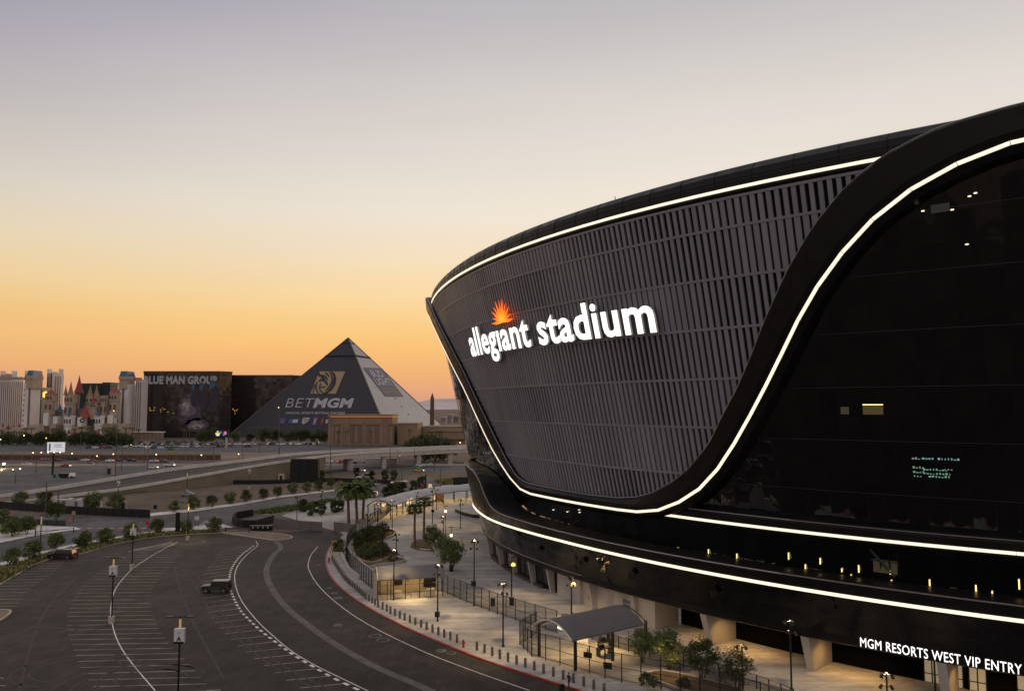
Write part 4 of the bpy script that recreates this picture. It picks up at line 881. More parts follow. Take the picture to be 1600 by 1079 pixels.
cols = {'b': mat('logo_blue', (.035, .06, .20), .6), 'r': mat('logo_red', (.30, .03, .04), .6), 'w': wht}
for P, c_ in (([(438, 653), (447, 653), (444.5, 662), (436.5, 662)], 'b'), ([(440.5, 655), (444, 655), (442.5, 660.5), (440, 660.5)], 'r'), ([(452, 654), (467, 654), (465.5, 661), (450.5, 661)], 'b'), ([(458, 655), (466, 655), (464.8, 660), (456.5, 660)], 'w'), ([(474, 652), (484.5, 652), (481, 659), (474, 662.5), (471.5, 660)], 'w'), ([(475, 653), (483.5, 653), (480.5, 658.5), (474.5, 661)], 'r'), ([(490.5, 651.5), (497.5, 651.5), (494.5, 664), (487.5, 664)], 'b'), ([(494, 652.5), (497, 652.5), (494.5, 660), (492, 660)], 'r'), ([(492, 654), (494, 654), (491, 662), (489.5, 662)], 'w'),
             ([(503, 653), (506, 655), (503.5, 663), (501, 661)], 'r'), ([(509.5, 655), (513, 655), (511.5, 661), (508.5, 661)], 'w')):
    quads('league_badge', cols[c_], LP, [P], .5+(.2 if c_ != 'b' else 0))
# right face advert
q4 = lambda L: [(440+x/4.903, 500+y/4.903) for x, y in L]
quads('advert_panel', mat('panel_blue', (.10, .10, .17), .6, var=.1, scale=.2), RP, [q4([(625, 362), (770, 368), (880, 512), (742, 512)])])
quads('advert_panel', mat('panel_brown', (.12, .10, .095), .6, var=.1, scale=.2), RP, [q4([(742, 512), (880, 512), (935, 583), (795, 581)])])
quads('advert_stripe', mat('stripe_blue', (.16, .17, .26), .6), RP, [q4([(775, 548), (908, 550), (914, 558), (781, 556)])], .6)
bl = mat('bud_pale', (.36, .35, .38), .6)
def skew_text(txt, p00, p10, p01, off, m):
    L = text_mb(txt, 1., 0., off); x0 = min(a[0] for a in L); x1 = max(a[1] for a in L); yh = max(v.y for a in L for v in a[2])
    for a in L:
        b = MB(); b.add([RP(p00[0]+(v.x-x0)/(x1-x0)*(p10[0]-p00[0])+v.y/yh*(p01[0]-p00[0]), p00[1]+(v.x-x0)/(x1-x0)*(p10[1]-p00[1])+v.y/yh*(p01[1]-p00[1]), .7) for v in a[2]], a[3]); b.obj('letter', m, pyr, world=True)
skew_text('BUD', *q4([(700, 432), (790, 435), (665, 380)]), .05, bl); skew_text('LIGHT', *q4([(732, 492), (855, 496), (695, 440)]), .05, bl)
for (x, y) in ((755, 708), (875, 597), (922, 657), (973, 720), (845, 556)): p = RP(*q4([(x, y)])[0], .5); b = MB(); b.box(p, (.9, .9, .9)); b.obj('window_hatch', black_metal, pyr, world=True)
# --- sandstone temple front and wings
tp = thing('temple_building', 'tan Egyptian-style temple block with tall recessed doorways before the pyramid', 'building', tuple(AT(567, 697, 640))[:2]+(0,))
b = MB(); boxpx(b, 513, 621.5, 651, 640, 30); b.obj('wall', tan, tp, world=True)
b = MB(); boxpx(b, 512.3, 622.3, 647.2, 639.3, 31.5, vb=650.5); b.obj('cornice', tan, tp, world=True)
b = MB(); a = AT(516, 650.7, 639); e = AT(621, 650.7, 639); b.box(((a.x+e.x)/2, 639.2, a.z), (e.x-a.x, .3, .5)); b.obj('light_line', mat('orange_line', (1, .4, .1), emit=(1, .32, .08), estr=.25), tp, world=True)
for u0, u1 in ((521, 532), (547.5, 566), (573.5, 593), (607, 615.5)):
    b = MB(); boxpx(b, u0, u1, 662.5, 639.75, .5, vb=692); o = b.obj('doorway', mat('tan_shade2', (.19, .125, .085), .9), tp, world=True)
    b = MB(); boxpx(b, u0-1.2, u1+1.2, 660.5, 639.2, .6, vb=662.7); boxpx(b, (u0+u1)/2-2.4, (u0+u1)/2+2.4, 666, 639.45, .4, vb=692); b.obj('door_frame', tan, o).matrix_basis = Matrix()
for u in (536, 544, 570, 598, 603): b = MB(); boxpx(b, u, u+1.3, 653, 639.6, .5, vb=694); b.obj('pilaster', tan, tp, world=True)
for k, (u0, u1, v, Y, lab) in enumerate(((621.5, 661, 661.5, 650, 'plain tan wing joined to the right side of the temple block'), (661, 775, 665.5, 680, 'long tan parking building with an open deck beyond the round trees'))):
    q = thing('wing_building', lab, 'building', tuple(AT((u0+u1)/2, 690, Y))[:2]+(0,)); b = MB(); boxpx(b, u0, u1, v, Y, 40); b.obj('wall', tan, q, world=True)
    if k:
        b = MB(); boxpx(b, 680, 775, 685.5, Y-.3, .5, vb=688.8); b.obj('deck_opening', dark_win, q, world=True); b = MB(); boxpx(b, 669, 775, 671.5, Y-1.2, 1.3, vb=673.3); b.obj('ledge', tan2, q, world=True)
    else: b = MB(); boxpx(b, u0, u1+.5, v-1, Y-.5, 41, vb=v+.4); b.obj('coping', tan2, q, world=True)
ob = thing('obelisk', 'tall brown stone obelisk right of the pyramid', 'obelisk', tuple(AT(675.5, 660, 760))[:2]+(0,)); b = MB(); a = AT(675.5, 622, 760); b.box((a.x, 760, a.z/2), (4.6, 4.6, a.z), taper=.72); b.obj('shaft', mat('obelisk_stone', (.13, .075, .05), .8, var=.2, scale=.3), ob, world=True)
b = MB(); tpz = AT(675.5, 613, 760).z; b.box((a.x, 760, (a.z+tpz)/2), (3.3, 3.3, tpz-a.z), taper=.03); b.obj('point', mat('obelisk_stone', (0, 0, 0)), ob, world=True)
rr = random.Random(9)
for i, (u0, u1, v) in enumerate(((688, 700, 651), (699, 709, 647), (708, 720, 649), (719, 731, 652), (693, 716, 656), (724, 742, 657))):
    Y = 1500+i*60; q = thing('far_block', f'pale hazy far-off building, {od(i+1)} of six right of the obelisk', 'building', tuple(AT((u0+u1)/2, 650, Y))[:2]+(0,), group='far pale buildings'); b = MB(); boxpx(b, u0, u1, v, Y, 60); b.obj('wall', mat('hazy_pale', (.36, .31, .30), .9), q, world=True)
    for k in range(3):
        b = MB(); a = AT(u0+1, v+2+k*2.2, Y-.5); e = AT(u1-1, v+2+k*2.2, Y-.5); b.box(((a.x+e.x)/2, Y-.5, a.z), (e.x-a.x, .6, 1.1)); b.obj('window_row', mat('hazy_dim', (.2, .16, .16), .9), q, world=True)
# --- freeway sound wall
sw = thing('sound_wall', 'long tan freeway sound wall with brown panels between posts', 'wall', tuple(AT(120, 718, 462))[:2]+(0,))
b = MB(); boxpx(b, -60, 345, 705.5, 462, .6, vb=710.3); b.obj('coping', tan2, sw, world=True)
b = MB(); boxpx(b, -60, 345, 710.3, 462.15, .3); b.obj('panel', mat('wall_brown', (.11, .065, .05), .9, var=.2, scale=.2), sw, world=True)
for u in np.arange(-55, 345, 15): b = MB(); boxpx(b, u, u+1.1, 705, 461.8, .5); b.obj('post', tan2, sw, world=True)
sheet('car_park', [Vector((-520, 540, 0)), Vector((-60, 540, 0)), Vector((-100, 690, 0)), Vector((-520, 690, 0))], .004, M['old_asphalt'])
sheet('embankment', [Vector((-560, 466, 0)), Vector((-150, 466, 0)), Vector((-150, 538, 0)), Vector((-560, 538, 0))], .02, M['tan_dirt'])
# --- flyover
NT = [(0, 784, 785), (45, 780, 782), (125, 769, 776), (200, 760.5, 771), (300, 742.5, 763), (400, 725, 752)]
near = []
for u, v, vb in NT: g = G(u, vb); near.append(AT(u, v, g.y))
for u, v in ((451, 717.5), (522, 708.5), (570, 705), (632, 702.6), (700, 699.5), (760, 697)): d_ = ray(u, v); t = (8.7-H)/d_.z; near.append(Vector((d_.x*t, d_.y*t, 8.7)))
far = []
for u, v, z in ((0, 774, .6), (60, 765, 1.0), (125, 755, 1.8), (250, 734, 4.4), (330, 724, 6.), (400, 716, 7.4), (451, 708.5, 8.5), (522, 703.7, 8.8), (617, 700, 9), (700, 696.5, 9), (760, 694.5, 9)): far.append(G(u, v, z))
near = resample(smooth(near, 2), n=60); far = resample(smooth(far, 2), n=60)
ov = thing('overpass', 'curving concrete flyover road rising left to right over the freeway', 'bridge', tuple(near[0])[:2]+(0,))
b = loft([[p-Vector((0, 0, .95)) for p in near], [p-Vector((0, 0, .95)) for p in far]]); b.obj('deck', M['asphalt'], ov, world=True)
pale_bar = mat('barrier_pale', (.62, .58, .53), .85, var=.12, scale=.3)
b = MB(); b.ribbon([(p.x, p.y, p.z-1.0) for p in near], .5, h=1.0); b.obj('barrier', pale_bar, ov, world=True)
b = MB(); b.ribbon([(p.x, p.y, p.z-.95) for p in far], .5, h=1.3); b.obj('barrier', pale_bar, ov, world=True)
kk = 34
b = loft([[Vector((p.x, p.y, 0)) for p in near[:kk]], [p-Vector((0, 0, .9)) for p in near[:kk]]]); b.obj('retaining_wall', mat('grey_wall', (.2, .17, .12), .9, var=.2, scale=.1), ov, world=True)
b = loft([[p-Vector((0, 0, 2.9)) for p in near[kk-2:]], [p-Vector((0, 0, .9)) for p in near[kk-2:]]]); b.obj('girder', concrete, ov, world=True)
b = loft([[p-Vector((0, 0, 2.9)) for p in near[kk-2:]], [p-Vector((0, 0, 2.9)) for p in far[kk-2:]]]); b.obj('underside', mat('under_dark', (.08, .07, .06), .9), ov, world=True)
for i in (38, 43, 48, 53, 58):
    for t in (.12, .5, .88): p = near[i].lerp(far[i], t); b = MB(); b.box((p.x, p.y, 2.9), (2.0, 2.0, 5.8)); b.obj('pier', concrete, ov, world=True)
for i in range(3, 58, 3):
    p = near[i]; b = MB(); b.tube(p-Vector((0, 0, .1)), p+Vector((0, 0, .8)), .06, n=4); b.tube(p+Vector((0, 0, .8)), near[min(i+3, 59)]+Vector((0, 0, .8)), .04, n=4); b.obj('railing', steel, ov, world=True)
# black screened tower under the flyover
g = G(476, 751); q = thing('screened_scaffold', 'big black mesh-screened enclosure standing before the flyover', 'enclosure', (g.x, g.y, 0)); a = AT(454, 717, g.y-2); e = AT(497, 717, g.y-2)
b = MB(); b.box(((a.x+e.x)/2, g.y, a.z/2), (e.x-a.x, 4, a.z), taper=.97); b.obj('screen', mat('black_mesh', (.008, .008, .009), .8, var=.3, scale=.3), q, world=True)
b = MB()
for t in (0, .33, .66, 1): x = a.x+(e.x-a.x)*t; b.tube((x, g.y-2.1, 0), (x, g.y-2.1, a.z), .09, n=5)
for z in (2, 5, 8): b.tube((a.x, g.y-2.1, z), (e.x, g.y-2.1, z), .06, n=5)
b.obj('frame', black_metal, q, world=True)

# ================================================================ TREES, PALMS
def leaf_mat(n, c, isl=.55):
    return mat(n, c, .75, island=isl, spec=.1)
leaf_green = leaf_mat('leaf_green', (.105, .125, .045)); leaf_dark = leaf_mat('leaf_dark', (.065, .082, .034)); leaf_olive = leaf_mat('leaf_olive', (.19, .18, .065)); palm_green = leaf_mat('palm_green', (.12, .16, .055))
bark = mat('bark', (.10, .07, .05), .9, var=.3, scale=3); palm_bark = mat('palm_bark', (.16, .09, .055), .9, var=.35, scale=2.5)
def tree_proto(seed, h=3.6, w_=3.8, base=1.0, stems=3, leaves=900, lsz=.2, name='desert_tree', lm=leaf_green):
    rs = random.Random(seed); t = thing(name, 'x', 'tree'); b = MB(); tips = []
    for k in range(stems):
        a = 2*math.pi*k/stems+rs.uniform(-.4, .4); p0 = Vector((.1*math.cos(a), .1*math.sin(a), 0)); p1 = Vector((w_*.12*math.cos(a), w_*.12*math.sin(a), base*rs.uniform(.9, 1.2))); b.tube(p0, p1, .08*h/3.6, .055*h/3.6, 6)
        for j in range(3):
            a2 = a+rs.uniform(-1, 1); p2 = Vector((w_*.3*math.cos(a2), w_*.3*math.sin(a2), base+(h-base)*rs.uniform(.35, .7))); b.tube(p1, p2, .05*h/3.6, .02*h/3.6, 5)
            tips.append(p2); p3 = p2+Vector((rs.uniform(-.3, .3)*w_*.5, rs.uniform(-.3, .3)*w_*.5, rs.uniform(.1, .4)*(h-base)*.6)); b.tube(p2, p3, .02*h/3.6, .008*h/3.6, 4); tips.append(p3)
    b.obj('trunk', bark, t); c = MB(); cl = []
    for k in range(34):
        q = rs.choice(tips); d = Vector((rs.gauss(0, 1), rs.gauss(0, 1), rs.gauss(0, .8)*.8)).normalized()
        z = base*.8+(h-base*.8)*rs.random()**.8; r = w_*.5*math.sqrt(max(0, 1-((z-(base*.8+h)/2)/((h-base*.8)/2*1.08))**2)); a = rs.uniform(0, 6.28); rr_ = r*math.sqrt(rs.uniform(.1, 1))*rs.uniform(.8, 1.1)
        cl.append((Vector((rr_*math.cos(a), rr_*math.sin(a), z)), w_*rs.uniform(.12, .24)))
    for k in range(leaves):
        ce, cr = rs.choice(cl); d = Vector((rs.gauss(0, 1), rs.gauss(0, 1), rs.gauss(0, .8))).normalized()*cr*rs.random()**.4*1.1; p = ce+d
        u = Vector((rs.gauss(0, 1), rs.gauss(0, 1), rs.gauss(0, 1))).normalized(); v = u.orthogonal().normalized(); s = lsz*rs.uniform(.6, 1.3); c.add([p-u*s-v*s*.28, p+u*s-v*s*.28, p+u*s*.8+v*s*.3, p-u*s*.8+v*s*.3], [(0, 1, 2, 3)])
    c.obj('crown', lm, t); return t
def palm_proto(seed, h=9, fan=False, n=26, fl=2.6, r0=.3):
    rs = random.Random(seed); t = thing('palm_tree', 'x', 'palm tree'); b = MB(); P = [Vector((.12*math.sin(z*.5+seed), .1*math.cos(z*.4), z)) for z in np.linspace(0, h, 10)]
    for i, (p, q) in enumerate(zip(P, P[1:])): b.tube(p, q, r0*(1.12-.3*i/9), r0*(1.12-.3*(i+1)/9), 9, cap=False)
    if not fan:
        b.lathe((P[-1].x, P[-1].y, h-1.3), [(r0*.8, 0), (r0*1.5, .5), (r0*1.4, 1.1), (r0*.5, 1.6)], 9)
    b.obj('trunk', palm_bark, t); c = MB(); top = P[-1]
    for k in range(n):
        a = 2*math.pi*k/n*2.4+rs.uniform(-.2, .2); el = rs.uniform(-.5, 1.25) if fan else rs.uniform(-.1, 1.2); L_ = fl*rs.uniform(.8, 1.1); dirh = Vector((math.cos(a), math.sin(a), 0)); prev = top; segs = []
        N = 7
        for i in range(1, N+1):
            f = i/N; e = el-f*f*(1.5 if not fan else .9); prev2 = prev+(dirh*math.cos(e)+Vector((0, 0, math.sin(e))))*L_/N; segs.append((prev, prev2)); prev = prev2
        side = Vector((-dirh.y, dirh.x, 0))
        if fan:
            st = segs[2][1]; c.tube(top, st, .03, n=3, cap=False)
            for j in range(11):
                q = (j-5)/5*1.25; dd = (dirh*math.cos(q)+side*math.sin(q))*(L_*.42)+Vector((0, 0, -abs(q)*.15*L_*.4-L_*.1+math.sin(el)*L_*.2)); m_ = st+dd*.55; s2 = dd.cross(Vector((0, 0, 1))).normalized()*.16; c.add([st, m_+s2, st+dd, m_-s2], [(0, 1, 2, 3)])
        else:
            for i, (p, q) in enumerate(segs):
                c.tube(p, q, .025, n=3, cap=False)
                for j in range(5):
                    o = p.lerp(q, j/5); ll = fl*.26*(1-abs(i/N-.4)); 
                    for sg in (-1, 1): tp_ = o+side*sg*ll+(q-p).normalized()*ll*.5-Vector((0, 0, ll*.35)); w2 = (q-p).normalized()*.11; c.add([o-w2, o+w2, tp_], [(0, 1, 2)])
    c.obj('crown', palm_green, t); return t
protos = [tree_proto(k+1, leaves=1700) for k in range(4)]
used = {}
def put(proto, key, u, v, lab, group, s=1., rz=None, z=0., p=None):
    g = p if p is not None else G(u, v); o = dup(proto) if used.get(key) else proto; used[key] = True
    return place(o, (g.x, g.y, z), random.uniform(0, 6.28) if rz is None else rz, s, lab, group)
rowA = [(17, 885), (52, 875), (88, 861), (129, 856), (165, 850), (205, 842.5), (244, 834), (292, 832), (334, 830.5)]
for i, (u, v) in enumerate(rowA): put(protos[i % 4], i % 4, u, v, f'small round desert tree, {od(i+1)} from the left in the planting strip edging the parking lot', 'desert trees edging the parking lot', (.93 if i < 7 else .85)*random.uniform(.92, 1.08))
rowB = [(5, 822), (19, 838), (42, 834)]
for i, (u, v) in enumerate(rowB): put(protos[i], i, u, v, f'small desert tree in a pit of the pale left pavement, {od(i+1)} from the left', 'desert trees in the pavement pits', random.uniform(.95, 1.1))
rowC = [(30, 792), (69, 793), (88, 812), (145, 797), (179, 798)]
for i, (u, v) in enumerate(rowC): put(protos[i % 4], i % 4, u, v, f'loose desert tree, {od(i+1)} from the left along the black construction fence', 'desert trees along the black construction fence', random.uniform(1.15, 1.35))
rowD = [(271, 800), (302, 796), (331, 792), (360, 787), (385, 784), (411, 780), (432.7, 777), (458, 771.5), (478.6, 770), (497.6, 766), (518, 762)]
for i, (u, v) in enumerate(rowD): put(protos[i % 4], i % 4, u, v, f'round street tree, {od(i+1)} from the left in the row beside the dirt field', 'street trees beside the dirt field', random.uniform(.85, 1.0))
rowE = [(603, 777), (611, 776), (620, 773), (629, 772), (647, 769), (658, 763), (558, 745), (581, 749), (601, 750), (615, 751), (444, 745), (503, 748)]
cyp = tree_proto(31, 4.0, 3.0, .3, 3, 1600, .22, 'street_tree', leaf_dark)
for i, (u, v) in enumerate(rowE): put(cyp, 'cyp', u, v, f'dark bushy tree, {od(i+1)} '+('from the left behind the long white canopy' if i < 6 else 'in the loose group towards the freeway'), 'dark bushy trees towards the freeway', random.uniform(.85, 1.1))
rowF = [(484.5, 806), (494, 801), (503, 804), (522.5, 801), (532, 799), (473, 800)]
for i, (u, v) in enumerate(rowF): put(cyp, 'cyp', u, v, f'slim dark tree on the pale apron behind the tall palms, {od(i+1)} in the group', 'slim trees on the pale apron', random.uniform(.75, 1.0))
palmA = palm_proto(2, 8.4, False, 54, 4.2, .36)
for i, (u, v, s) in enumerate([(544, 818, 1.02), (557, 817.5, .98), (567.6, 811, 1.0)]): put(palmA, 'pa', u, v, f'feathery thick-trunked date palm at the plaza gate, {od(i+1)} from the left', 'date palms at the plaza gate', s)
palmB = palm_proto(5, 8.2, True, 64, 2.5, .26)
for i, (u, v, s) in enumerate([(648, 856, 1.), (662.6, 844, 1.04)]): put(palmB, 'pb', u, v, ('shorter fan palm with twin-looking trunk in the plaza bed', 'taller thin-trunked fan palm behind the plaza bed')[i], None, s)
pl = [tree_proto(41+k, 4.6, 4.4, 1.6, 4, 2600, .17, 'plaza_tree', leaf_green) for k in range(2)]
for i, (u, v, s, lab) in enumerate([(706, 893, 1.08, 'dense round green tree behind the gate booth beside the lantern post'), (672, 852, .8, 'thin-leaved small tree beside the fan palm bed'), (682, 861, .85, 'loose grey-green tree right of the fan palm bed, propped by stakes'), (694, 875, .85, 'slim tree just behind the dense round plaza tree'),
       (1004, 1036, .75, 'leftmost of four bushy trees behind the front fence, lit yellowish'), (1045, 1047, .86, 'second of four bushy trees behind the front fence, dark and full'), (1098, 1065, .88, 'third and widest of four bushy trees behind the front fence'), (1152, 1081, .88, 'rightmost of four bushy trees behind the front fence')]):
    put(pl[i % 2], 'pl%d' % (i % 2), u, v, lab, 'plaza trees', s, z=.12)
shr = tree_proto(51, 2.4, 3.2, .2, 5, 900, .17, 'shrub', leaf_dark)
sl_ = [(556, 846), (566, 842), (577, 838), (560, 858), (572, 852), (586, 836), (598, 834), (590, 848), (574, 866), (586, 872), (566, 872), (596, 862), (604, 868), (576, 876)]
for i, (u, v) in enumerate(sl_): put(shr, 'sh', u, v, f'dense dark shrub inside the curved black fence, {od(i+1)} in the planted bed', 'shrubs inside the curved fence', random.uniform(.65, 1.0), z=.3)
for i, (u, v) in enumerate([(1008, 1072), (1022, 1078), (1070, 1080), (523, 858), (530, 850), (611, 880)]): put(shr, 'sh', u, v, ('small shoot of green behind the front fence', 'second small shrub behind the front fence', 'third small shrub behind the front fence', 'low shrub on the slope left of the fence', 'upper low shrub on the slope left of the fence', 'low shrub behind the gate booth roof')[i], None, .45, z=.3)
# low hedges and ground cover
def cover(name, lab, pts, n, h, sz, m, z=.15, seed=1):
    rs = random.Random(seed); P = smooth(gp(pts), 1); b = MB()
    mnx, mxx, mny, mxy = min(p.x for p in P), max(p.x for p in P), min(p.y for p in P), max(p.y for p in P); k = 0
    def inside(x, y):
        c = False; j = len(P)-1
        for i in range(len(P)):
            if (P[i].y > y) != (P[j].y > y) and x < (P[j].x-P[i].x)*(y-P[i].y)/(P[j].y-P[i].y)+P[i].x: c = not c
            j = i
        return c
    tries = 0
    while k < n and tries < n*60:
        tries += 1
        x, y = rs.uniform(mnx, mxx), rs.uniform(mny, mxy)
        if not inside(x, y): continue
        k += 1; hh = h*rs.uniform(.4, 1.2)
        for _ in range(5):
            a = rs.uniform(0, 6.28); d = Vector((math.cos(a), math.sin(a), 0)); p = Vector((x+rs.gauss(0, sz*1.5), y+rs.gauss(0, sz*1.5), z)); q = p+d*sz*1.2+Vector((0, 0, hh)); w2 = Vector((-d.y, d.x, 0))*sz*.35; b.add([p-w2, p+w2, q+w2*.6, q-w2*.6], [(0, 1, 2, 3)])
    o = b.obj(name, m); o['kind'] = 'stuff'; return tag(o, lab, 'ground cover')
so_ = [(0, 889), (75, 866.5), (125, 854), (175, 845), (225, 835), (275, 831.5), (341, 829)]; ko_ = [(0, 911), (63, 874), (126, 865), (163, 853), (205, 843.5), (262, 836), (341, 832.2)]
cover('grass', 'tufts of yellow-green grass along the parking lot kerb', so_+ko_[::-1], 1500, .45, .28, leaf_olive)
cover('grass', 'dry yellowish ground cover among the shrubs inside the curved fence', [(594, 826), (612, 831), (618, 835), (596, 843), (592, 852), (606, 864), (626, 869), (600, 873), (585, 881), (566, 879), (553, 868), (551, 850), (565, 835), (580, 825)], 1300, .35, .2, leaf_mat('leaf_dry', (.13, .10, .03)), .45, 2)
cover('grass', 'low green plants along the street edge before the pale apron', [(382, 804), (440, 793), (470, 790), (522, 780), (524, 782), (480, 796), (440, 802), (392, 806)], 700, .6, .35, leaf_green, .25, 3)
cover('grass', 'low plants in the left pavement bed', [(0, 824), (20, 820), (55, 822), (52, 829), (0, 832)], 300, .5, .3, leaf_olive, .1, 4)
cover('grass', 'scrubby plants on the verge beyond the long canopy', [(680, 752), (735, 746), (735, 752), (700, 758)], 300, .9, .5, leaf_olive, .1, 5)
cover('grass', 'sparse low plants on the slope beside the red kerb', [(520, 860), (525, 849), (537, 844), (538, 863), (540, 867), (517, 867)], 250, .35, .18, leaf_green, .3, 6)
# round dark trees right of the temple, tree belt and palm row at the strip
bigt = tree_proto(61, 11, 13, 2.5, 5, 2600, .5, 'broad_tree', leaf_dark)
for i, (u, v, s) in enumerate([(651, 719, 1.05), (664, 720, 1.2), (680, 720, 1.2), (693, 719, 1.0)]): put(bigt, 'bt', u, v, f'broad dark round tree beyond the flyover end, {od(i+1)} from the left of four', 'broad dark trees beyond the flyover', s)
belt = [(4, 0), (14, 1), (27, 0), (40, 1), (57, 0), (64, 1), (73, 1), (83, 1), (92, 1), (111, 0), (118, 1), (127, 1), (137, 1), (146, 1), (155, 0), (170, 1), (178, 1), (188, 1), (196, 1), (204, 0), (314, 0), (322, 1), (331, 1), (352, 0), (368, 1), (390, 0), (412, 1), (431, 1), (449, 0), (462, 1), (475, 1), (488, 0), (500, 1), (508, 0)]
for i, (u, k) in enumerate(belt):
    p = AT(u, 690, 640 if u < 210 else 700); put(bigt, 'bt', 0, 0, f'dark far-off tree, {od(i+1)} from the left in the belt below the hotels', 'tree belt below the hotels', (.62+.2*k)*random.uniform(.9, 1.1), p=p)
fp = palm_proto(9, 11.5, True, 16, 3.2, .35)
prow = [3, 12, 21, 31, 39, 48, 88, 95, 105, 116, 127, 135, 141, 148, 154, 166, 175, 184, 196, 206, 216, 287, 296, 309, 390, 401, 411, 421, 432, 443, 456]
for i, u in enumerate(prow):
    p = AT(u, 690, 668 if u < 230 else 720); put(fp, 'fp', 0, 0, f'thin far-off fan palm, {od(i+1)} from the left in the row along the boulevard', 'fan palms along the boulevard', random.uniform(.85, 1.2), p=p)
for i, u in enumerate((527.5, 540, 580.5, 640)): p = AT(u, 690, 622); put(fp, 'fp', 0, 0, ('leftmost palm before the temple front', 'second palm before the temple front', 'palm before the temple centre', 'lone palm before the plain wing')[i], None, 1.05 if i < 3 else 1.15, p=p)
for i, u in enumerate((661, 674, 681, 687, 691)): p = AT(u, 690, 655); put(fp, 'fp', 0, 0, f'short palm above the round trees by the parking building, {od(i+1)} from the left', 'short palms by the parking building', .95, p=p)

# ================================================================ LAMPS AND POLES
lens = mat('lamp_lens', (1, .8, .5), emit=(1, .74, .4), estr=6)
def base_obj(b, c, r, h, n=12, mi=0): b.lathe(c, [(r, 0), (r, h), (0.01, h)], n, mi)
def pole_a(h=10.):
    """black plaza pole with two tiers of small tilted floodlight heads"""
    t = thing('lamp_post', 'x', 'lamp post'); b = MB(); b.lathe((0, 0, 0), [(.2, 0), (.2, .1), (.11, .14), (.075, h), (.01, h)], 10); b.obj('pole', black_metal, t)
    for tier, z in ((0, h-.15), (1, h-1.25)):
        for k in range(2 if tier else 3):
            a = 2.1*k+.6+tier; d = Vector((math.cos(a), math.sin(a), 0)); b = MB(); c = Vector((0, 0, z))+d*.42; b.tube(Vector((0, 0, z)), c, .035, n=5); b.tube(c+Vector((0, 0, .08)), c+d*.22-Vector((0, 0, .26)), .13, .17, n=8); b.obj('lamp_head', black_metal, t)
    return t
pa = {}
def lampA(u, v, vt, lab, power=0, box=None):
    p = G(u, v); h = AT(u, vt, p.y).z
    k = round(h); key = k
    if key not in pa: pa[key] = o = pole_a(k)
    else: o = dup(pa[key])
    z = .12 if u > 520 and not (v < 770) else 0.
    place(o, (p.x, p.y, z), random.uniform(0, 6.28), 1., lab, 'black plaza lamp posts'); o.scale = (1, 1, (h-z)/k)
    if box: b = MB(); b.box((.0, -.12, box), (.55, .5, .75)); b.obj('equipment_box', black_metal, o)
    if power: light('plaza_light', 'SPOT', (p.x, p.y, h+.1), power, (1, .68, .33), o, spot=R(118), size=.12)
    return o
PL = 3200
for a_ in ((615, 938, 858, 'black lamp post standing in front of the gate booth doors', PL*.5), (683.7, 971, 882, 'black lamp post with thick base box right of the gate booth', PL*.8, 1.0), (786, 1011, 910, 'black lamp post between the bollards and the long fence', PL),
           (740.6, 947, 843, 'black lamp post behind the long fence beside the dense round tree', PL*.7, 3.4), (598, 877, 816.6, 'black lamp post at the planted bed behind the gate booth', 300), (619, 878, 833, 'lamp post just right of the planted bed, behind the booth roof', 0),
           (574, 857, 801.6, 'lamp post rising from the shrubs inside the curved fence', 0), (590, 834, 785, 'lamp post at the top of the planted bed, left of the long canopy', PL*.3), (612.8, 829, 781, 'lamp post by the end of the long canopy', PL*.7), (675.7, 818, 760, 'lamp post on the far plaza right of the fan palms', PL*.5),
           (692.7, 848, 806, 'slim lamp post left of the ball lantern pair', PL*.3), (719.4, 826, 778.6, 'lamp post standing nearest the stadium wall on the far plaza', PL*.4), (799.4, 936, 867, 'lamp post with big yellow lit head before the dark ground floor', PL*.7), (893, 961, 900, 'lamp post with yellow lit head before the pale wall', PL*.7),
           (1161, 1083, 1006, 'lamp post among the trees behind the front fence', 300), (1237, 1078, 968, 'tall lamp post with two big floodlights in front of the dark recess', PL*.8), (1388, 1140, 1050, 'lamp post top poking up at the bottom edge, right part', PL*.6), (1462, 1090, 1006, 'thin pole before the second word of the entry sign', 0),
           (682, 797, 763, 'lamp post in front of the long canopy, middle', PL*.3), (651, 800, 768, 'lamp post in front of the long canopy, left part', PL*.4), (463.6, 820.5, 775, 'lamp post behind the grey gate wall', 0), (502, 808, 765.5, 'lamp post on the pale apron left of the palms', 0), (555, 793, 762, 'lamp post behind the tall date palms', 0)):
    lampA(*a_)
for (u, v) in ((800.5, 882), (896.5, 914)):      # the two big lit heads
    pass
glowh = mat('amber_head', (1, .8, .3), emit=(1, .62, .16), estr=1.1)
for (u, v, Y) in ((802, 881, G(799.4, 936).y), (896, 912, G(893, 961).y)):
    p = AT(u, v, Y-.1); q = thing('floodlight', 'round amber floodlight on the '+('dark ground floor' if u < 850 else 'pale wall')+' lamp post', 'floodlight', tuple(p)); b = MB(); b.lathe((0, 0, -.35), [(.05, 0), (.38, .12), (.34, .45), (.1, .6)], 12); b.obj('housing', glowh, q)
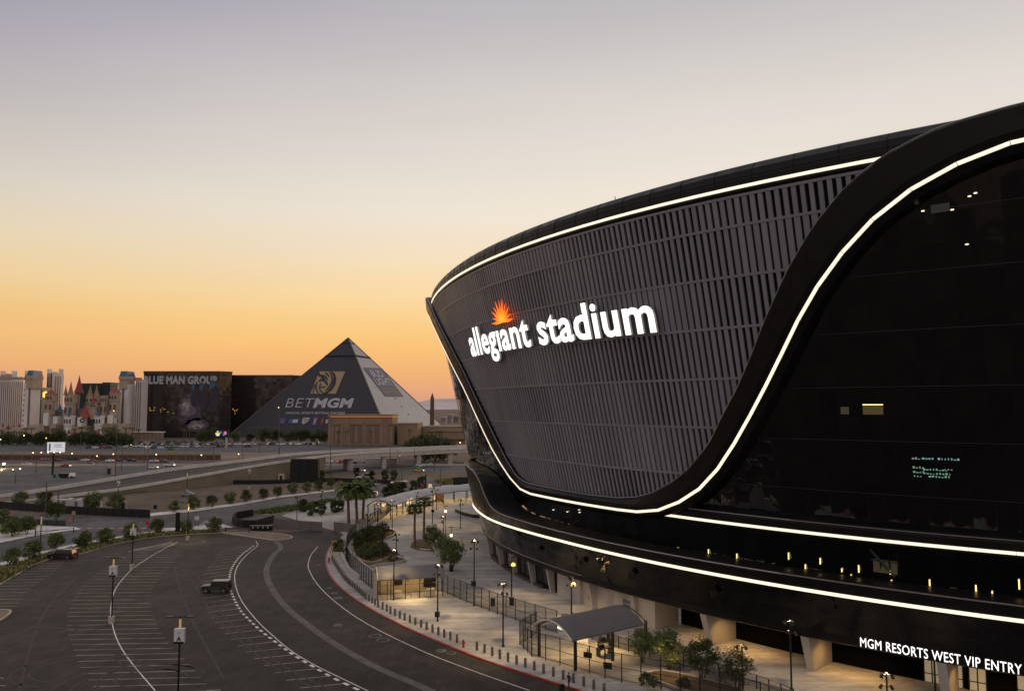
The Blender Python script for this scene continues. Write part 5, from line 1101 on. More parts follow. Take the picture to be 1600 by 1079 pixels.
# ball lanterns on the plaza
for i, (u, v, vt) in enumerate(((696, 842, 790), (705, 860, 823))):
    p = G(u, v); h = AT(u, vt, p.y).z; q = thing('lantern_post', ('taller' if not i else 'nearer')+' black post with glowing round lantern on the plaza', 'lamp post', (p.x, p.y, .12)); b = MB(); b.lathe((0, 0, 0), [(.16, 0), (.07, .2), (.06, h), (.01, h)], 8); b.obj('pole', black_metal, q)
    b = MB(); zc = h-1.3-.5*i; b.lathe((0, -.12, zc), [(.02, -.3), (.22, -.2), (.3, 0), (.22, .2), (.02, .3)], 12); b.obj('globe', mat('globe_light', (1, .8, .4), emit=(1, .75, .32), estr=3), q); b = MB(); b.tube((-.35, 0, h-.05), (.35, 0, h-.05), .05); b.tube((-.4, 0, h-.3), (-.3, 0, h), .1, n=6); b.tube((.4, 0, h-.3), (.3, 0, h), .1, n=6); b.obj('lamp_head', black_metal, q); light('lantern_light', 'POINT', (p.x, p.y-.7, zc), 120, (1, .72, .35), q, size=.25)
# parking lot lamp posts with lettered boxes
panel_white = mat('panel_white', (.62, .62, .62), .6)
def lot_post(h):
    t = thing('parking_lamp_post', 'x', 'lamp post'); b = MB(); b.lathe((0, 0, .9), [(.1, 0), (.085, h-.9), (.01, h-.9)], 10); b.obj('pole', black_metal, t)
    b = MB(); base_obj(b, (0, 0, 0), .4, .95, 16); b.obj('concrete_base', concrete, t)
    b = MB(); b.tube((-1.1, 0, h), (1.1, 0, h), .045, n=6); b.obj('arm', black_metal, t)
    for sg in (-1, 1):
        b = MB(); b.box((sg*1.0, 0, h+.02), (.75, .38, .1), taper=.9); o = b.obj('lamp_head', black_metal, t)
    b = MB(); b.lathe((0, 0, h-1.75), [(.115, 0), (.115, 1.55), (.02, 1.6)], 10); b.obj('lit_collar', mat('collar_glow', (.6, .45, .2), .5, emit=(1, .68, .25), estr=.2), t)
    return t
def sign_box(t, z, w_=1.15, h_=1.45):
    b = MB(); b.box((0, -.02, z), (w_, .5, h_)); b.box((0, -.02, z+h_/2+.03), (w_+.04, .54, .06)); o = b.obj('sign_box', panel_white, t)
    b = MB(); b.box((0, -.275, z-h_*.42), (w_, .02, h_*.16)); b.obj('black_band', black_metal, o)
    for txt, s_, zz_, m_, x in (('A', .62, z-h_*.30, black_metal, 0), ('LOT', .2, z+h_*.22, mat('grey_ink', (.2, .2, .2), .7), 0)):
        for L_ in text_mb(txt, s_, 0., .02 if txt == 'A' else .004):
            pass
        LL = text_mb(txt, s_, 0., .02 if txt == 'A' else .004); x0 = min(a[0] for a in LL); x1 = max(a[1] for a in LL)
        b = MB()
        for a in LL: b.add([(v.x-(x0+x1)/2, -.29, zz_+v.y) for v in a[2]], a[3])
        b.obj('letter', m_, o)
    return o
LOTS = [(277, 1118, 963, 'nearest lot lamp post, cut by the bottom edge, with boxed letter sign', 993, 1, 0), (174, 973, 871, 'middle lot lamp post with boxed letter sign and round concrete base', 892, 1, 0), (206, 889, 816, 'lot lamp post with letter box near the top of the curved lane line', 831.5, 1, 0),
        (293, 843.5, 785, 'lot lamp post standing on the small outlined island', None, 0, 260), (62, 873, 805, 'plain black lamp post in the planting strip near the black car', None, 0, 0), (184, 786, 750, 'lamp post with small white box behind the construction fence', 753.5, 2, 0), (389, 763, 732, 'lamp post with small white box before the flyover wall', 735, 2, 0), (292, 768, 737, 'lamp post without box below the flyover wall', None, 0, 0)]
for u, v, vt, lab, vs, sg, pw in LOTS:
    p = G(u, v); h = AT(u, vt, p.y).z; t = lot_post(h); place(t, (p.x, p.y, 0), R(4), 1., lab, 'parking lot lamp posts')
    if vs: sign_box(t, AT(u, vs, p.y).z, *( (.95, 1.35) if sg == 1 else (.8, 1.)))
    if pw: light('lot_light', 'SPOT', (p.x+1.05, p.y-.1, h-.12), pw*6, (1, .72, .36), t, spot=R(110), size=.2)
# pools of light on the lot around the middle rows
# tall thin highway poles
HP = [(24, 755, 736), (71, 800, 752), (90, 800, 765), (230, 735, 693), (225, 722, 690), (190, 735, 696), (180, 745, 660), (333, 727, 700), (435, 735, 634), (379, 724, 683), (240, 722, 683), (436.5, 732, 700), (516, 745, 655), (551, 722, 665), (609, 740, 700), (647, 735, 700), (678, 735, 708), (688, 762, 732), (600, 706, 690), (405, 708, 676), (290, 715, 672), (125, 715, 678), (56, 739, 703), (623, 766, 743), (628, 754, 736)]
hp0 = {}
for i, (u, v, vt) in enumerate(HP):
    p = G(u, v); h = AT(u, vt, p.y).z
    if not hp0:
        t = thing('highway_pole', 'x', 'light pole'); b = MB(); b.lathe((0, 0, 0), [(.22, 0), (.12, 20), (.01, 20)], 8); b.obj('pole', mat('grey_pole', (.10, .09, .085), .6, .2), t); b = MB(); b.tube((0, 0, 19.9), (-1.4, 0, 20.1), .07, n=5); b.box((-1.7, 0, 20.1), (.8, .35, .2)); b.obj('lamp_head', mat('grey_pole', (0, 0, 0)), t); hp0[0] = t
    else: t = dup(hp0[0])
    place(t, (p.x, p.y, 0), random.choice([0, math.pi, .6]), 1., f'thin grey street light pole in the distance, {od(sorted(x[0] for x in HP).index(u)+1)} from the left', 'thin light poles in the distance'); t.scale = (1, 1, h/20)
# lit lamps in the distance: small glowing heads on posts
LIT = [(52, 707, (1, .75, .35)), (65, 706.5, (1, .8, .5)), (113, 708, (1, .75, .35)), (177.5, 709, (1, .75, .35)), (244.5, 709.5, (1, .78, .4)), (315, 710.5, (1, .78, .4)), (373, 709, (1, .7, .3)), (228.5, 697.5, (1, .75, .3)), (240, 697, (1, .75, .3)), (246, 698, (1, .75, .3)), (359, 699.5, (1, .8, .4)), (72.5, 684, (1, .45, .08)), (38, 680, (1, .8, .3)), (205, 695, (1, .5, .1)), (178, 641.5, (1, .55, .1)), (435.5, 636.5, (1, .5, .08)), (582, 713, (1, .35, .03)), (624.5, 711.5, (1, .35, .03)), (680, 690.5, (1, .75, .25)), (699, 691, (1, .75, .25)), (719, 691, (1, .75, .25)), (721, 698.5, (1, .8, .3)), (3, 734, (1, .8, .4)), (21, 733, (1, .8, .4)), (32, 732, (1, .8, .4)), (1, 686, (1, .85, .6)), (152, 712, (1, .7, .2))]
ems = {}
for i, (u, v, c) in enumerate(LIT):
    Y = 455 if 700 < v < 712 and u < 400 else (420 if v > 709 else 620)
    if v < 660: Y = 650
    if u < 40 and v > 725: Y = 370
    p = AT(u, v, Y); q = thing('street_lamp', f'small glowing far-off street lamp, {od(sorted(x[0] for x in LIT).index(u)+1)} from the left', 'street lamp', (p.x, p.y, 0), group='glowing street lamps far off'); b = MB(); b.tube((0, 0, 0), (0, 0, p.z), .12, n=6); b.obj('pole', mat('grey_pole', (0, 0, 0)), q)
    r = .42 if Y > 500 else .32; b = MB(); b.lathe((0, -.3, p.z), [(.02, -r), (r*.8, -r*.5), (r, 0), (r*.8, r*.5), (.02, r)], 10); b.obj('lamp_head', mat('lit_%.2f_%.2f' % c[1:], c, emit=c, estr=4), q)
p = AT(7, 724, 400); q = thing('floodlight_mast', 'very bright floodlight mast by the trees at the left edge', 'floodlight', (p.x, p.y, 0)); b = MB(); b.tube((0, 0, 0), (0, 0, p.z), .15); b.obj('pole', black_metal, q); b = MB(); b.box((0, -.3, p.z), (1.0, .4, .7)); b.obj('lamp_head', mat('flood_glow', (1, .8, .5), emit=(1, .8, .5), estr=8), q); light('flood_light', 'POINT', (p.x, p.y-1.5, p.z), 1500, (1, .75, .4), q, size=.4)

# ================================================================ CANOPIES, FENCES, GATES
roof_grey = mat('roof_grey', (.26, .255, .27), .5, .1, var=.08, scale=.4); under_warm = mat('soffit_pale', (.5, .42, .3), .8)
mesh_black = mat('fence_mesh', (.015, .014, .013), .8, alpha=.38)
def vault(root, A, B, wd, zf, rise, mroof, segs=14, th=.16, parts=3, name='roof', wave=0.):
    """barrel roof along A->B (ground points), eaves at zf; a real shell with thickness, cut in bays"""
    A, B = Vector((A.x, A.y, 0)), Vector((B.x, B.y, 0)); d = (B-A).normalized(); n = Vector((-d.y, d.x, 0)); b = MB(); L = 10; V = []
    nb = L*parts
    for i in range(nb+1):
        f = i/nb; c = A.lerp(B, f)
        for shell in (0, 1):
            for k in range(segs+1):
                t = k/segs*2-1; z = zf+(rise*(1-t*t))-(th if shell else 0); V.append(c+n*(t*wd/2)+Vector((0, 0, z)))
    w_ = 2*(segs+1); fs = []; mi = []
    for i in range(nb):
        for k in range(segs):
            a = i*w_+k; fs.append((a, a+1, a+w_+1, a+w_)); a += segs+1; fs.append((a+1, a, a+w_, a+w_+1))
        for k in (0, segs): a = i*w_+k; fs.append((a, a+w_, a+w_+segs+1, a+segs+1))
    for i in (0, nb):
        for k in range(segs): a = i*w_+k; fs.append((a, a+1, a+segs+2, a+segs+1))
    b.add(V, fs); o = b.obj(name, mroof, root, world=True)
    for c in (A, B):
        e = MB(); P = [c+n*((k/segs*2-1)*wd/2)+Vector((0, 0, zf+rise*(1-(k/segs*2-1)**2)-.06)) for k in range(segs+1)]
        for p, q in zip(P, P[1:]): e.tube(p-d*.0, q, .1, n=6, cap=False)
        e.obj('edge_arch', mat('bright_edge', (.55, .52, .5), .4, .3), root, world=True); return d, n
def fence(name, lab, pts, h, step=1.9, rails=(.1, .5, .98), mesh=True, z=.12, pw=.07):
    P = resample(pts, step=step); r = thing(name, lab, 'fence', (P[0].x, P[0].y, z))
    for p in P: b = MB(); b.box((p.x, p.y, z+h/2), (pw*1.6, pw*1.6, h)); b.obj('post', black_metal, r, world=True)
    for f in rails:
        b = MB()
        for p, q in zip(P, P[1:]): b.tube((p.x, p.y, z+h*f), (q.x, q.y, z+h*f), .035, n=4, cap=False)
        b.obj('rail', black_metal, r, world=True)
    if mesh: b = MB(); n = len(P); b.add([(p.x, p.y, z+.08) for p in P]+[(p.x, p.y, z+h-.03) for p in P], [(i, i+1, n+i+1, n+i) for i in range(n-1)]); b.obj('mesh_panel', mesh_black, r, world=True)
    return r
sg_ = smooth
fence('security_fence', 'black mesh fence curving round the planted bed to the gate booth', sg_(gp([(594, 812), (570, 826), (551, 840), (542, 856), (540, 872), (545, 887), (558, 902), (575, 916), (594, 930)]), 1), 3.0, 1.7)
fence('security_fence', 'long black fence crossing the plaza from the booth to the near canopy', sg_(gp([(690, 925), (708, 932.5), (729, 942), (753, 951), (779, 961), (809, 971), (840, 981), (870, 990)]), 1), 3.0, 2.05)
fr_ = gp([(831, 1027), (880, 1041), (906, 1049), (934, 1057), (963, 1066), (998, 1072), (1029, 1077), (1061, 1084), (1096, 1092), (1133, 1101), (1172, 1112), (1212, 1124), (1255, 1138)])
fence('security_fence', 'front black fence along the bollards past the near canopy', fr_, 3.1, 2.25)
fence('security_fence', 'low black fence behind the four bushy trees', gp([(925, 1000), (960, 1012), (1000, 1024), (1060, 1040), (1120, 1058), (1190, 1080), (1240, 1100)]), 1.5, 1.6, (.5, .98))
fence('security_fence', 'short black fence side closing the front of the near canopy', [G(831, 1027), G(812, 1008), G(838, 992)], 3.0, 1.8)
# near canopy
cA = (G(831, 1027)+G(906, 1049))/2; cd = Vector((.80, .60, 0)); cB = cA+cd*12.2
nc = thing('entry_canopy', 'large grey arched canopy over the near security gate', 'canopy', (cA.x, cA.y, .12)); d_, n_ = vault(nc, cA-cd*.6, cB-cd*1.2, 7.4, 3.7, 1.45, mat('roof_dark', (.14, .135, .14), .45, .1, var=.08, scale=.4))
for f in (.02, .5, .96):
    for sd in (-1, 1):
        p = cA.lerp(cB, f)+n_*sd*3.3; b = MB(); b.box((p.x, p.y, 2.0), (.28, .28, 3.9), rz=.64); b.obj('post', black_metal, nc, world=True)
    b = MB(); P = [cA.lerp(cB, f)+n_*(t*3.6)+Vector((0, 0, 3.55+1.4*(1-t*t))) for t in np.linspace(-1, 1, 9)]
    for p, q in zip(P, P[1:]): b.tube(p, q, .09, n=5, cap=False)
    b.obj('rib', black_metal, nc, world=True)
b = MB(); p = cA+cd*1.2+Vector((0, 0, 4.3)); b.box(p, (1.9, .12, .45), rz=-.95); b.obj('hanging_sign', black_metal, nc, world=True)
b = MB(); b.box(p-Vector((0, 0, .42)), (1.9, .16, .22), rz=-.95); b.obj('light_bar', mat('warm_bar', (1, .9, .6), emit=(1, .85, .5), estr=1.6), nc, world=True)
q = thing('notice_board', 'glowing cream notice board under the near canopy', 'notice board', tuple(cA+cd*4.2)[:2]+(.12,), R(-10)); b = MB(); b.box((0, 0, 2.05), (1.5, .12, 1.9)); b.obj('panel', mat('cream_panel', (.7, .6, .4), .6, emit=(1, .82, .5), estr=.3), q); b = MB(); b.tube((-.7, 0, 0), (-.7, 0, 3.1), .05); b.tube((.7, 0, 0), (.7, 0, 3.1), .05); b.obj('frame', black_metal, q)
for k in range(5): b = MB(); b.box((-.5+.25*k, -.075, 1.55+.1*(k % 2)), (.07, .02, .4)); b.obj('print_mark', mat('grey_ink', (0, 0, 0)), q)
for k, f in enumerate((.25, .7)): light('canopy_light', 'POINT', cA.lerp(cB, f)+Vector((0, 0, 4.1)), 520, (1, .66, .28), nc, size=.5)
for k, (f, sd) in enumerate(((.55, -1.2), (.72, .8))):
    p = cA.lerp(cB, f)+n_*sd; q = thing('scanner_table', ('left' if k else 'right')+' dark screening desk under the near canopy', 'desk', (p.x, p.y, .12), .6); b = MB(); b.box((0, 0, .9), (2.0, .8, .12)); b.box((-.5, 0, 1.2), (.7, .5, .5)); b.obj('desk_top', black_metal, q)
    for x in (-.9, .9): b = MB(); b.box((x, 0, .42), (.1, .7, .84)); b.obj('leg', black_metal, q)
light('lane_light', 'SPOT', tuple(cA.lerp(cB, .5))[:2]+(4.6,), 1500, (1, .66, .28), nc, spot=R(120), size=.3)
light('lane_light', 'SPOT', tuple(G(1040, 1058))[:2]+(4.5,), 900, (1, .66, .28), nc, spot=R(120), size=.3)
# framed gates and boards on the front fence
for i, (u, v, lab) in enumerate(((950, 1060, 'framed dark gate panel with a small notice in the front fence'), (919, 1051, 'small black box panel on the front fence post'))):
    p = G(u, v); q = thing('security_gate', lab, 'gate', (p.x, p.y, .12), -.45); b = MB(); b.box((0, -.08, 1.35 if i == 0 else 1.9), (1.0, .06, .7 if i == 0 else .6)); b.obj('panel', black_metal, q)
    b = MB()
    if i == 0: b.box((0, -.08, 2.35), (.8, .05, .6))
    else: b.box((0, -.1, 2.3), (.3, .05, .1))
    b.obj('notice', mat('notice_grey', (.3, .3, .35), .6), q)
# gate booth
bA = Vector((-21.6, 128.7, 0)); bB = Vector((-11.7, 131.6, 0)); bt = thing('gate_booth', 'gate booth with arched grey roof and warm lit turnstile bays', 'booth', (bA.x, bA.y, .12)); d2, n2 = vault(bt, bA, bB+Vector((.4, .1, 0)), 5.4, 3.3, 1.5, mat('roof_dark', (0, 0, 0)), parts=2)
L_ = (bB-bA).length; rz_ = math.atan2(d2.y, d2.x)
def bpt(f, w_, z): p = bA.lerp(bB, f)+n2*w_; return Vector((p.x, p.y, z))
b = MB(); p = bpt(.5, 2.5, 1.75); b.box(p, (L_, .12, 3.2), rz=rz_); b.obj('back_wall', mat('booth_cream', (.42, .35, .26), .8), bt, world=True)
b = MB(); p = bpt(.0, 0, 1.75); b.box(p, (.1, 5.0, 3.2), rz=rz_); b.obj('side_wall', mat('booth_cream', (0, 0, 0)), bt, world=True)
for f in (0, .145, .2, .42, .64, .81, 1.0): b = MB(); b.box(bpt(f, -2.55, 1.75), (.12, .12, 3.3), rz=rz_); b.obj('post', black_metal, bt, world=True)
for z in (1.1, 2.35, 3.3):
    b = MB(); b.tube(bpt(0, -2.55, z), bpt(1, -2.55, z), .04, n=4); b.obj('rail', black_metal, bt, world=True)
for f, w_, h_ in ((.38, 1.3, 1.9), (.88, 2.0, 2.2)):
    b = MB(); b.box(bpt(f, 2.2, 2.1 if f < .5 else 2.0), (w_, .2, 1.5 if f < .5 else 2.6), rz=rz_); b.obj('dark_opening', black_metal, bt, world=True)
for f in (.33, .82): b = MB(); b.box(bpt(f, -1.6, .75), (1.3, 1.0, 1.0), rz=rz_, taper=.85); b.obj('scanner', mat('scanner_pale', (.5, .42, .33), .6), bt, world=True)
for f in (.52, .62, .72): b = MB(); b.tube(bpt(f, -2.0, .1), bpt(f, -2.0, 1.1), .05, n=5); b.tube(bpt(f, -2.0, 1.1), bpt(f+.04, -1.2, 1.0), .04, n=5); b.obj('turnstile', steel, bt, world=True)
for f in (.53, .73): b = MB(); b.box(bpt(f, 2.36, 2.0), (.36, .04, .5), rz=rz_); b.obj('notice', mat('grey_ink', (0, 0, 0)), bt, world=True)
for f in (.2, .6, .9): light('booth_light', 'POINT', bpt(f, -.6, 3.1), 150, (1, .68, .3), bt, size=.3)
light('booth_light', 'SPOT', tuple(bpt(.5, -4.2, 3.2)), 650, (1, .68, .3), bt, spot=R(130), size=.3)
# long canopy at the far side of the plaza
NE = [(612.8, 791.6), (641, 781), (677, 772.6), (730, 766), (790, 762)]
ne = [G(u, v, 3.4) for u, v in NE]; lc = thing('long_canopy', 'long pale vaulted canopy curving along the far edge of the plaza', 'canopy', tuple(ne[0])[:2]+(.12,))
def offs(P, w_):
    out = []
    for i, p in enumerate(P):
        d = (P[min(i+1, len(P)-1)]-P[max(i-1, 0)]); d.z = 0; d.normalize(); out.append(p+Vector((-d.y, d.x, 0))*w_)
    return out
ne_ = resample(smooth(ne, 2), n=49); rows = []
for k in range(11):
    t = k/10; r_ = offs(ne_, 7.2*t); rows.append([Vector((p.x, p.y, 3.4+1.6*(1-(2*t-1)**2)+.16*abs(math.sin(math.pi*i/6)))) for i, p in enumerate(r_)])
b = loft(rows); b.obj('roof', mat('roof_pale', (.42, .41, .43), .5, var=.1, scale=.3), lc, world=True)
b = loft([[p-Vector((0, 0, .12)) for p in r] for r in rows]); b.obj('underside', under_warm, lc, world=True)
b = MB()
for p, q in zip(rows[0], rows[0][1:]): b.tube(p, q, .09, n=5, cap=False)
P = [r[0] for r in rows]
for p, q in zip(P, P[1:]): b.tube(p, q, .12, n=5, cap=False)
b.obj('edge_trim', black_metal, lc, world=True)
for i in range(0, 49, 4):
    for w_ in (.35, 6.8): p = offs(ne_, w_)[i]; b = MB(); b.box((p.x, p.y, 1.8), (.24, .24, 3.4)); b.obj('post', black_metal, lc, world=True)
for i in range(3, 46, 6):
    p = offs(ne_, 3.6)[i]; light('canopy_light', 'POINT', (p.x, p.y, 3.4), 420, (1, .68, .3), lc, size=.5)
for j, i in enumerate((9, 13, 17, 21, 26, 30)):
    p = offs(ne_, 6.6)[i]; q = thing('notice_board', f'glowing cream panel under the long canopy, {od(j+1)} from its left end', 'notice board', (p.x, p.y, .12), .35, group='cream panels under the long canopy'); b = MB(); b.box((0, 0, 1.7), (1.4, .12, 2.0)); b.obj('panel', mat('cream_panel', (0, 0, 0)), q)
    for x in (-.6, .6): b = MB(); b.box((x, 0, .5), (.08, .1, 1.)); b.obj('leg', black_metal, q)
fence('security_fence', 'tall mesh fence closing the left end of the long canopy', [G(594, 812), G(603, 806), G(611, 797)], 3.2, 1.3)
p = G(686, 784); q = thing('vendor_cart', 'small orange kiosk under the middle of the long canopy', 'kiosk', (p.x, p.y, .12)); b = MB(); b.box((0, 0, 1.1), (2.4, 1.4, 1.7)); b.obj('body', mat('kiosk_orange', (.14, .07, .03), .6), q); b = MB(); b.box((0, -.1, 2.25), (3.3, 1.9, .12)); b.obj('awning', mat('kiosk_brown', (.12, .06, .03), .7), q)
for x in (-1.2, 1.2): b = MB(); b.tube((x, -.75, .32), (x, -.6, .32), .3, n=12); b.obj('wheel', black_metal, q)
# ================================================================ BOLLARDS
bp = [(518.8, 875.6), (523, 883), (528, 890.6), (539, 907.5), (547, 915), (560, 926), (571.6, 936.6), (580.6, 942), (590, 949), (601, 954), (612.5, 961), (625, 966.6), (639, 973), (654, 979), (704.7, 1001), (714, 1004.7)]
run1 = resample(gp(bp), step=1.5); bp2 = [(745, 1016.5), (757, 1020.5), (769, 1025), (781, 1029.5), (793.6, 1034), (819.4, 1042.8), (847, 1052), (877, 1061.5), (909.4, 1071.8), (944, 1084)]
run2 = resample(gp(bp2), step=1.42)
b0 = None
def bollard():
    b = MB(); b.lathe((0, 0, 0), [(.16, 0), (.16, .98), (.13, 1.05), (.01, 1.06)], 14); b.lathe((0, 0, 0), [(.2, 0), (.2, .03), (.16, .03)], 14)
    o = b.obj('bollard', mat('bollard_steel', (.2, .185, .165), .3, 1., var=.1)); o.data.polygons.foreach_set('use_smooth', [len(f.vertices) == 4 for f in o.data.polygons]); return tag(o, 'x', 'bollard')
for run, nm in ((run1[::-1], 'steel bollard along the red kerb, {} from the hydrant, booth side'), (run2, 'steel bollard along the red kerb, {} from the hydrant, near side')):
    for i, p in enumerate(run):
        o = b0.copy() if b0 else bollard()
        if b0: sc.collection.objects.link(o)
        b0 = b0 or o; place(o, (p.x, p.y, .13), 0, 1., nm.format(od(i+1)), 'steel bollards along the red kerb')
def hydrant(u, v, lab):
    p = G(u, v); q = thing('fire_hydrant', lab, 'fire hydrant', (p.x, p.y, .13)); b = MB(); b.lathe((0, 0, 0), [(.22, 0), (.22, .06), (.13, .1), (.13, .62), (.18, .66), (.16, .78), (.07, .9), (.03, .96), (.01, .96)], 12); b.obj('barrel', red_paint, q)
    b = MB(); b.tube((-.26, 0, .5), (.26, 0, .5), .07); b.obj('nozzle', red_paint, q); b = MB(); b.tube((0, -.25, .42), (0, 0, .42), .09); b.obj('nozzle', red_paint, q)
hydrant(724, 1012, 'red fire hydrant in the gap of the bollard row on the kerb'); hydrant(514, 879, 'red fire hydrant at the far bend of the kerb'); hydrant(451.5, 825, 'red fire hydrant before the grey gate wall')
# ================================================================ VEHICLES
tyre = mat('tyre', (.015, .015, .015), .8); rim_m = mat('rim', (.25, .25, .25), .4, .8); autog = mat('auto_glass', (.012, .013, .015), .3)
def paint(n, c): return mat('paint_'+n, c, .28, .15, spec=.6)
def car_shape(kind):
    K_ = {'sedan': dict(L=4.8, W=1.84, prof=[(-2.38, .3), (-2.4, .62), (-2.25, .82), (-1.3, .98), (-.95, 1.0), (1.75, 1.02), (2.3, 1.0), (2.4, .8), (2.38, .3)], g=((-1.0, 1.75), (-.25, 1.05), .98, 1.44), wr=.33),
          'suv': dict(L=4.9, W=1.95, prof=[(-2.4, .38), (-2.45, .8), (-2.3, 1.02), (-1.3, 1.12), (-1.0, 1.14), (2.3, 1.16), (2.43, 1.0), (2.42, .38)], g=((-1.15, 2.35), (-.45, 2.1), 1.12, 1.8), wr=.38),
          'jeep': dict(L=4.6, W=1.85, prof=[(-2.2, .5), (-2.22, 1.0), (-2.1, 1.14), (-.75, 1.22), (-.7, 1.24), (2.1, 1.24), (2.15, 1.1), (2.15, .5)], g=((-.72, 2.12), (-.5, 2.08), 1.22, 1.86), wr=.42),
          'van': dict(L=5.4, W=2.0, prof=[(-2.6, .35), (-2.65, .8), (-2.4, 1.1), (-1.9, 1.2), (2.65, 1.2), (2.68, .35)], g=((-2.0, 2.66), (-1.3, 2.6), 1.18, 2.1), wr=.35)}[kind]; return K_
def body_mb(b, K_, mi=0, gi=1):
    P = K_['prof']; W = K_['W']/2; n = len(P); V = []
    for sg, w_ in ((-1, W), (1, W)): V += [(x, sg*(w_ if z < .95 else w_*.95), z) for x, z in P]
    V += [(x, 0, z+.03) for x, z in P]
    b.add(V, [tuple(range(n-1, -1, -1)), tuple(range(n, 2*n))]+[(i, i+1, 2*n+i+1, 2*n+i) for i in range(n-1)]+[(n+i+1, n+i, 2*n+i, 2*n+i+1) for i in range(n-1)]+[(0, 2*n, 3*n-1, n-1), (n, 2*n-1, 3*n-1, 2*n)], mi)
    (x0, x1), (t0, t1), z0, z1 = K_['g']; wt = W*(.80 if K_['g'][3] < 1.84 else .88); wb = W*.94
    V = [(x0, -wb, z0), (x1, -wb, z0), (x1, wb, z0), (x0, wb, z0), (t0, -wt, z1), (t1, -wt, z1), (t1, wt, z1), (t0, wt, z1)]
    b.add(V, [(4, 5, 6, 7)], mi); b.add([tuple(p) for p in V], [(0, 1, 5, 4), (2, 3, 7, 6), (1, 2, 6, 5), (3, 0, 4, 7)], gi)
    for z in (z1-.0,): b.box(((t0+t1)/2, 0, z+.02), (t1-t0+.02, wt*2, .05), mi=mi)
    for x_ in (t0, (t0+t1)/2*1.0, t1):
        for sg in (-1, 1):
            xb = x0+(x1-x0)*((x_-t0)/(t1-t0)); b.tube((xb, sg*(wb+.005), z0), (x_, sg*(wt+.005), z1), .045, n=4, mi=mi)
def small_car(kind, colr):
    key = 'small_'+kind; K_ = car_shape(kind)
    if key not in used:
        b = MB(); body_mb(b, K_, 0, 1)
        for x in (-K_['L']*.31, K_['L']*.30):
            for sg in (-1, 1): b.tube((x, sg*(K_['W']/2-.18), K_['wr']), (x, sg*(K_['W']/2+.02), K_['wr']), K_['wr'], n=12, mi=2)
        me = b.obj('parked_car', [paint('white', (.5, .5, .5)), autog, tyre]); used[key] = me.data; o = me
    else: o = bpy.data.objects.new('parked_car', used[key]); sc.collection.objects.link(o)
    o.material_slots[0].link = 'OBJECT'; o.material_slots[0].material = colr; return o
CW = paint('white', (.72, .72, .72)); CB = paint('black', (.015, .015, .017)); CG = paint('silver', (.25, .25, .26)); CR = paint('red', (.25, .03, .025)); CD = paint('blue', (.03, .05, .1)); CK = paint('grey', (.08, .08, .085)); CTL = paint('teal', (.04, .3, .27)); CY2 = paint('yellow', (.5, .3, .03))
names = {CW.name: 'white', CB.name: 'black', CG.name: 'silver', CR.name: 'dark red', CD.name: 'dark blue', CK.name: 'grey', CTL.name: 'teal', CY2.name: 'yellow'}
rr = random.Random(21); cnt = 0
rowsP = [(200, 500, 692.5, 86), (150, 505, 694.6, 78), (148, 395, 698.2, 34), (140, 270, 700.4, 13)]
for ri, (u0, u1, v, n) in enumerate(rowsP):
    for i in range(n):
        if ri > 1 and rr.random() < .3: continue
        u = u0+(u1-u0)*(i+rr.uniform(-.1, .1))/n; c = rr.choice([CW, CW, CW, CW, CG, CG, CG, CB, CK, CD, CW, CG, CB, CR]); k = rr.choice(['sedan', 'suv', 'suv', 'sedan', 'van']); cnt += 1
        p = G(u, v, 0); o = small_car(k, c); place(o, (p.x, p.y, .01), math.pi/2*(1 if ri % 2 else -1)+rr.uniform(-.05, .05) if ri < 2 else rr.choice([0, math.pi]), 1., f'{names[c.name]} far-off car, {od(i+1)} place in the '+('backmost', 'second', 'third', 'nearest')[ri]+' row of the distant car park', 'cars in the distant car park'); tag(o, o['label'], 'car')
headl = mat('headlight_on', (1, 1, .9), emit=(1, .93, .75), estr=6); taill = mat('taillight_on', (1, .05, .03), emit=(1, .04, .02), estr=1.6)
FW = [(42, 726.5, CW, 'sedan', 0, 0), (47, 716.8, CG, 'suv', 0, 0), (72, 718.5, CG, 'sedan', 2, 0), (89, 720.5, CB, 'sedan', 2, 0), (102, 729, CR, 'sedan', 1, 1), (113, 718, CD, 'sedan', 0, 0), (134, 720, CW, 'sedan', 0, 0), (139, 727, CG, 'suv', 1, 1), (145, 721.5, CR, 'sedan', 0, 0), (172, 721, CW, 'sedan', 0, 0), (184, 720.3, CB, 'sedan', 2, 0), (206, 720.8, CB, 'suv', 0, 0), (239, 731.5, CW, 'sedan', 1, 1), (241, 721.5, CW, 'sedan', 0, 0), (255, 722, CK, 'suv', 2, 0), (265, 728, CW, 'suv', 1, 1),
      (562, 736.5, CW, 'sedan', 1, 1), (652, 731.5, CTL, 'sedan', 0, 0), (657, 728.5, CW, 'sedan', 0, 0), (654, 736.5, CY2, 'sedan', 1, 1), (668, 727, CW, 'van', 0, 0), (534, 723, CR, 'sedan', 2, 0), (513, 722, CW, 'sedan', 0, 0), (566, 747, CW, 'sedan', 0, 1), (575, 747, CG, 'van', 0, 1), (579, 776, CW, 'suv', 0, 1)]
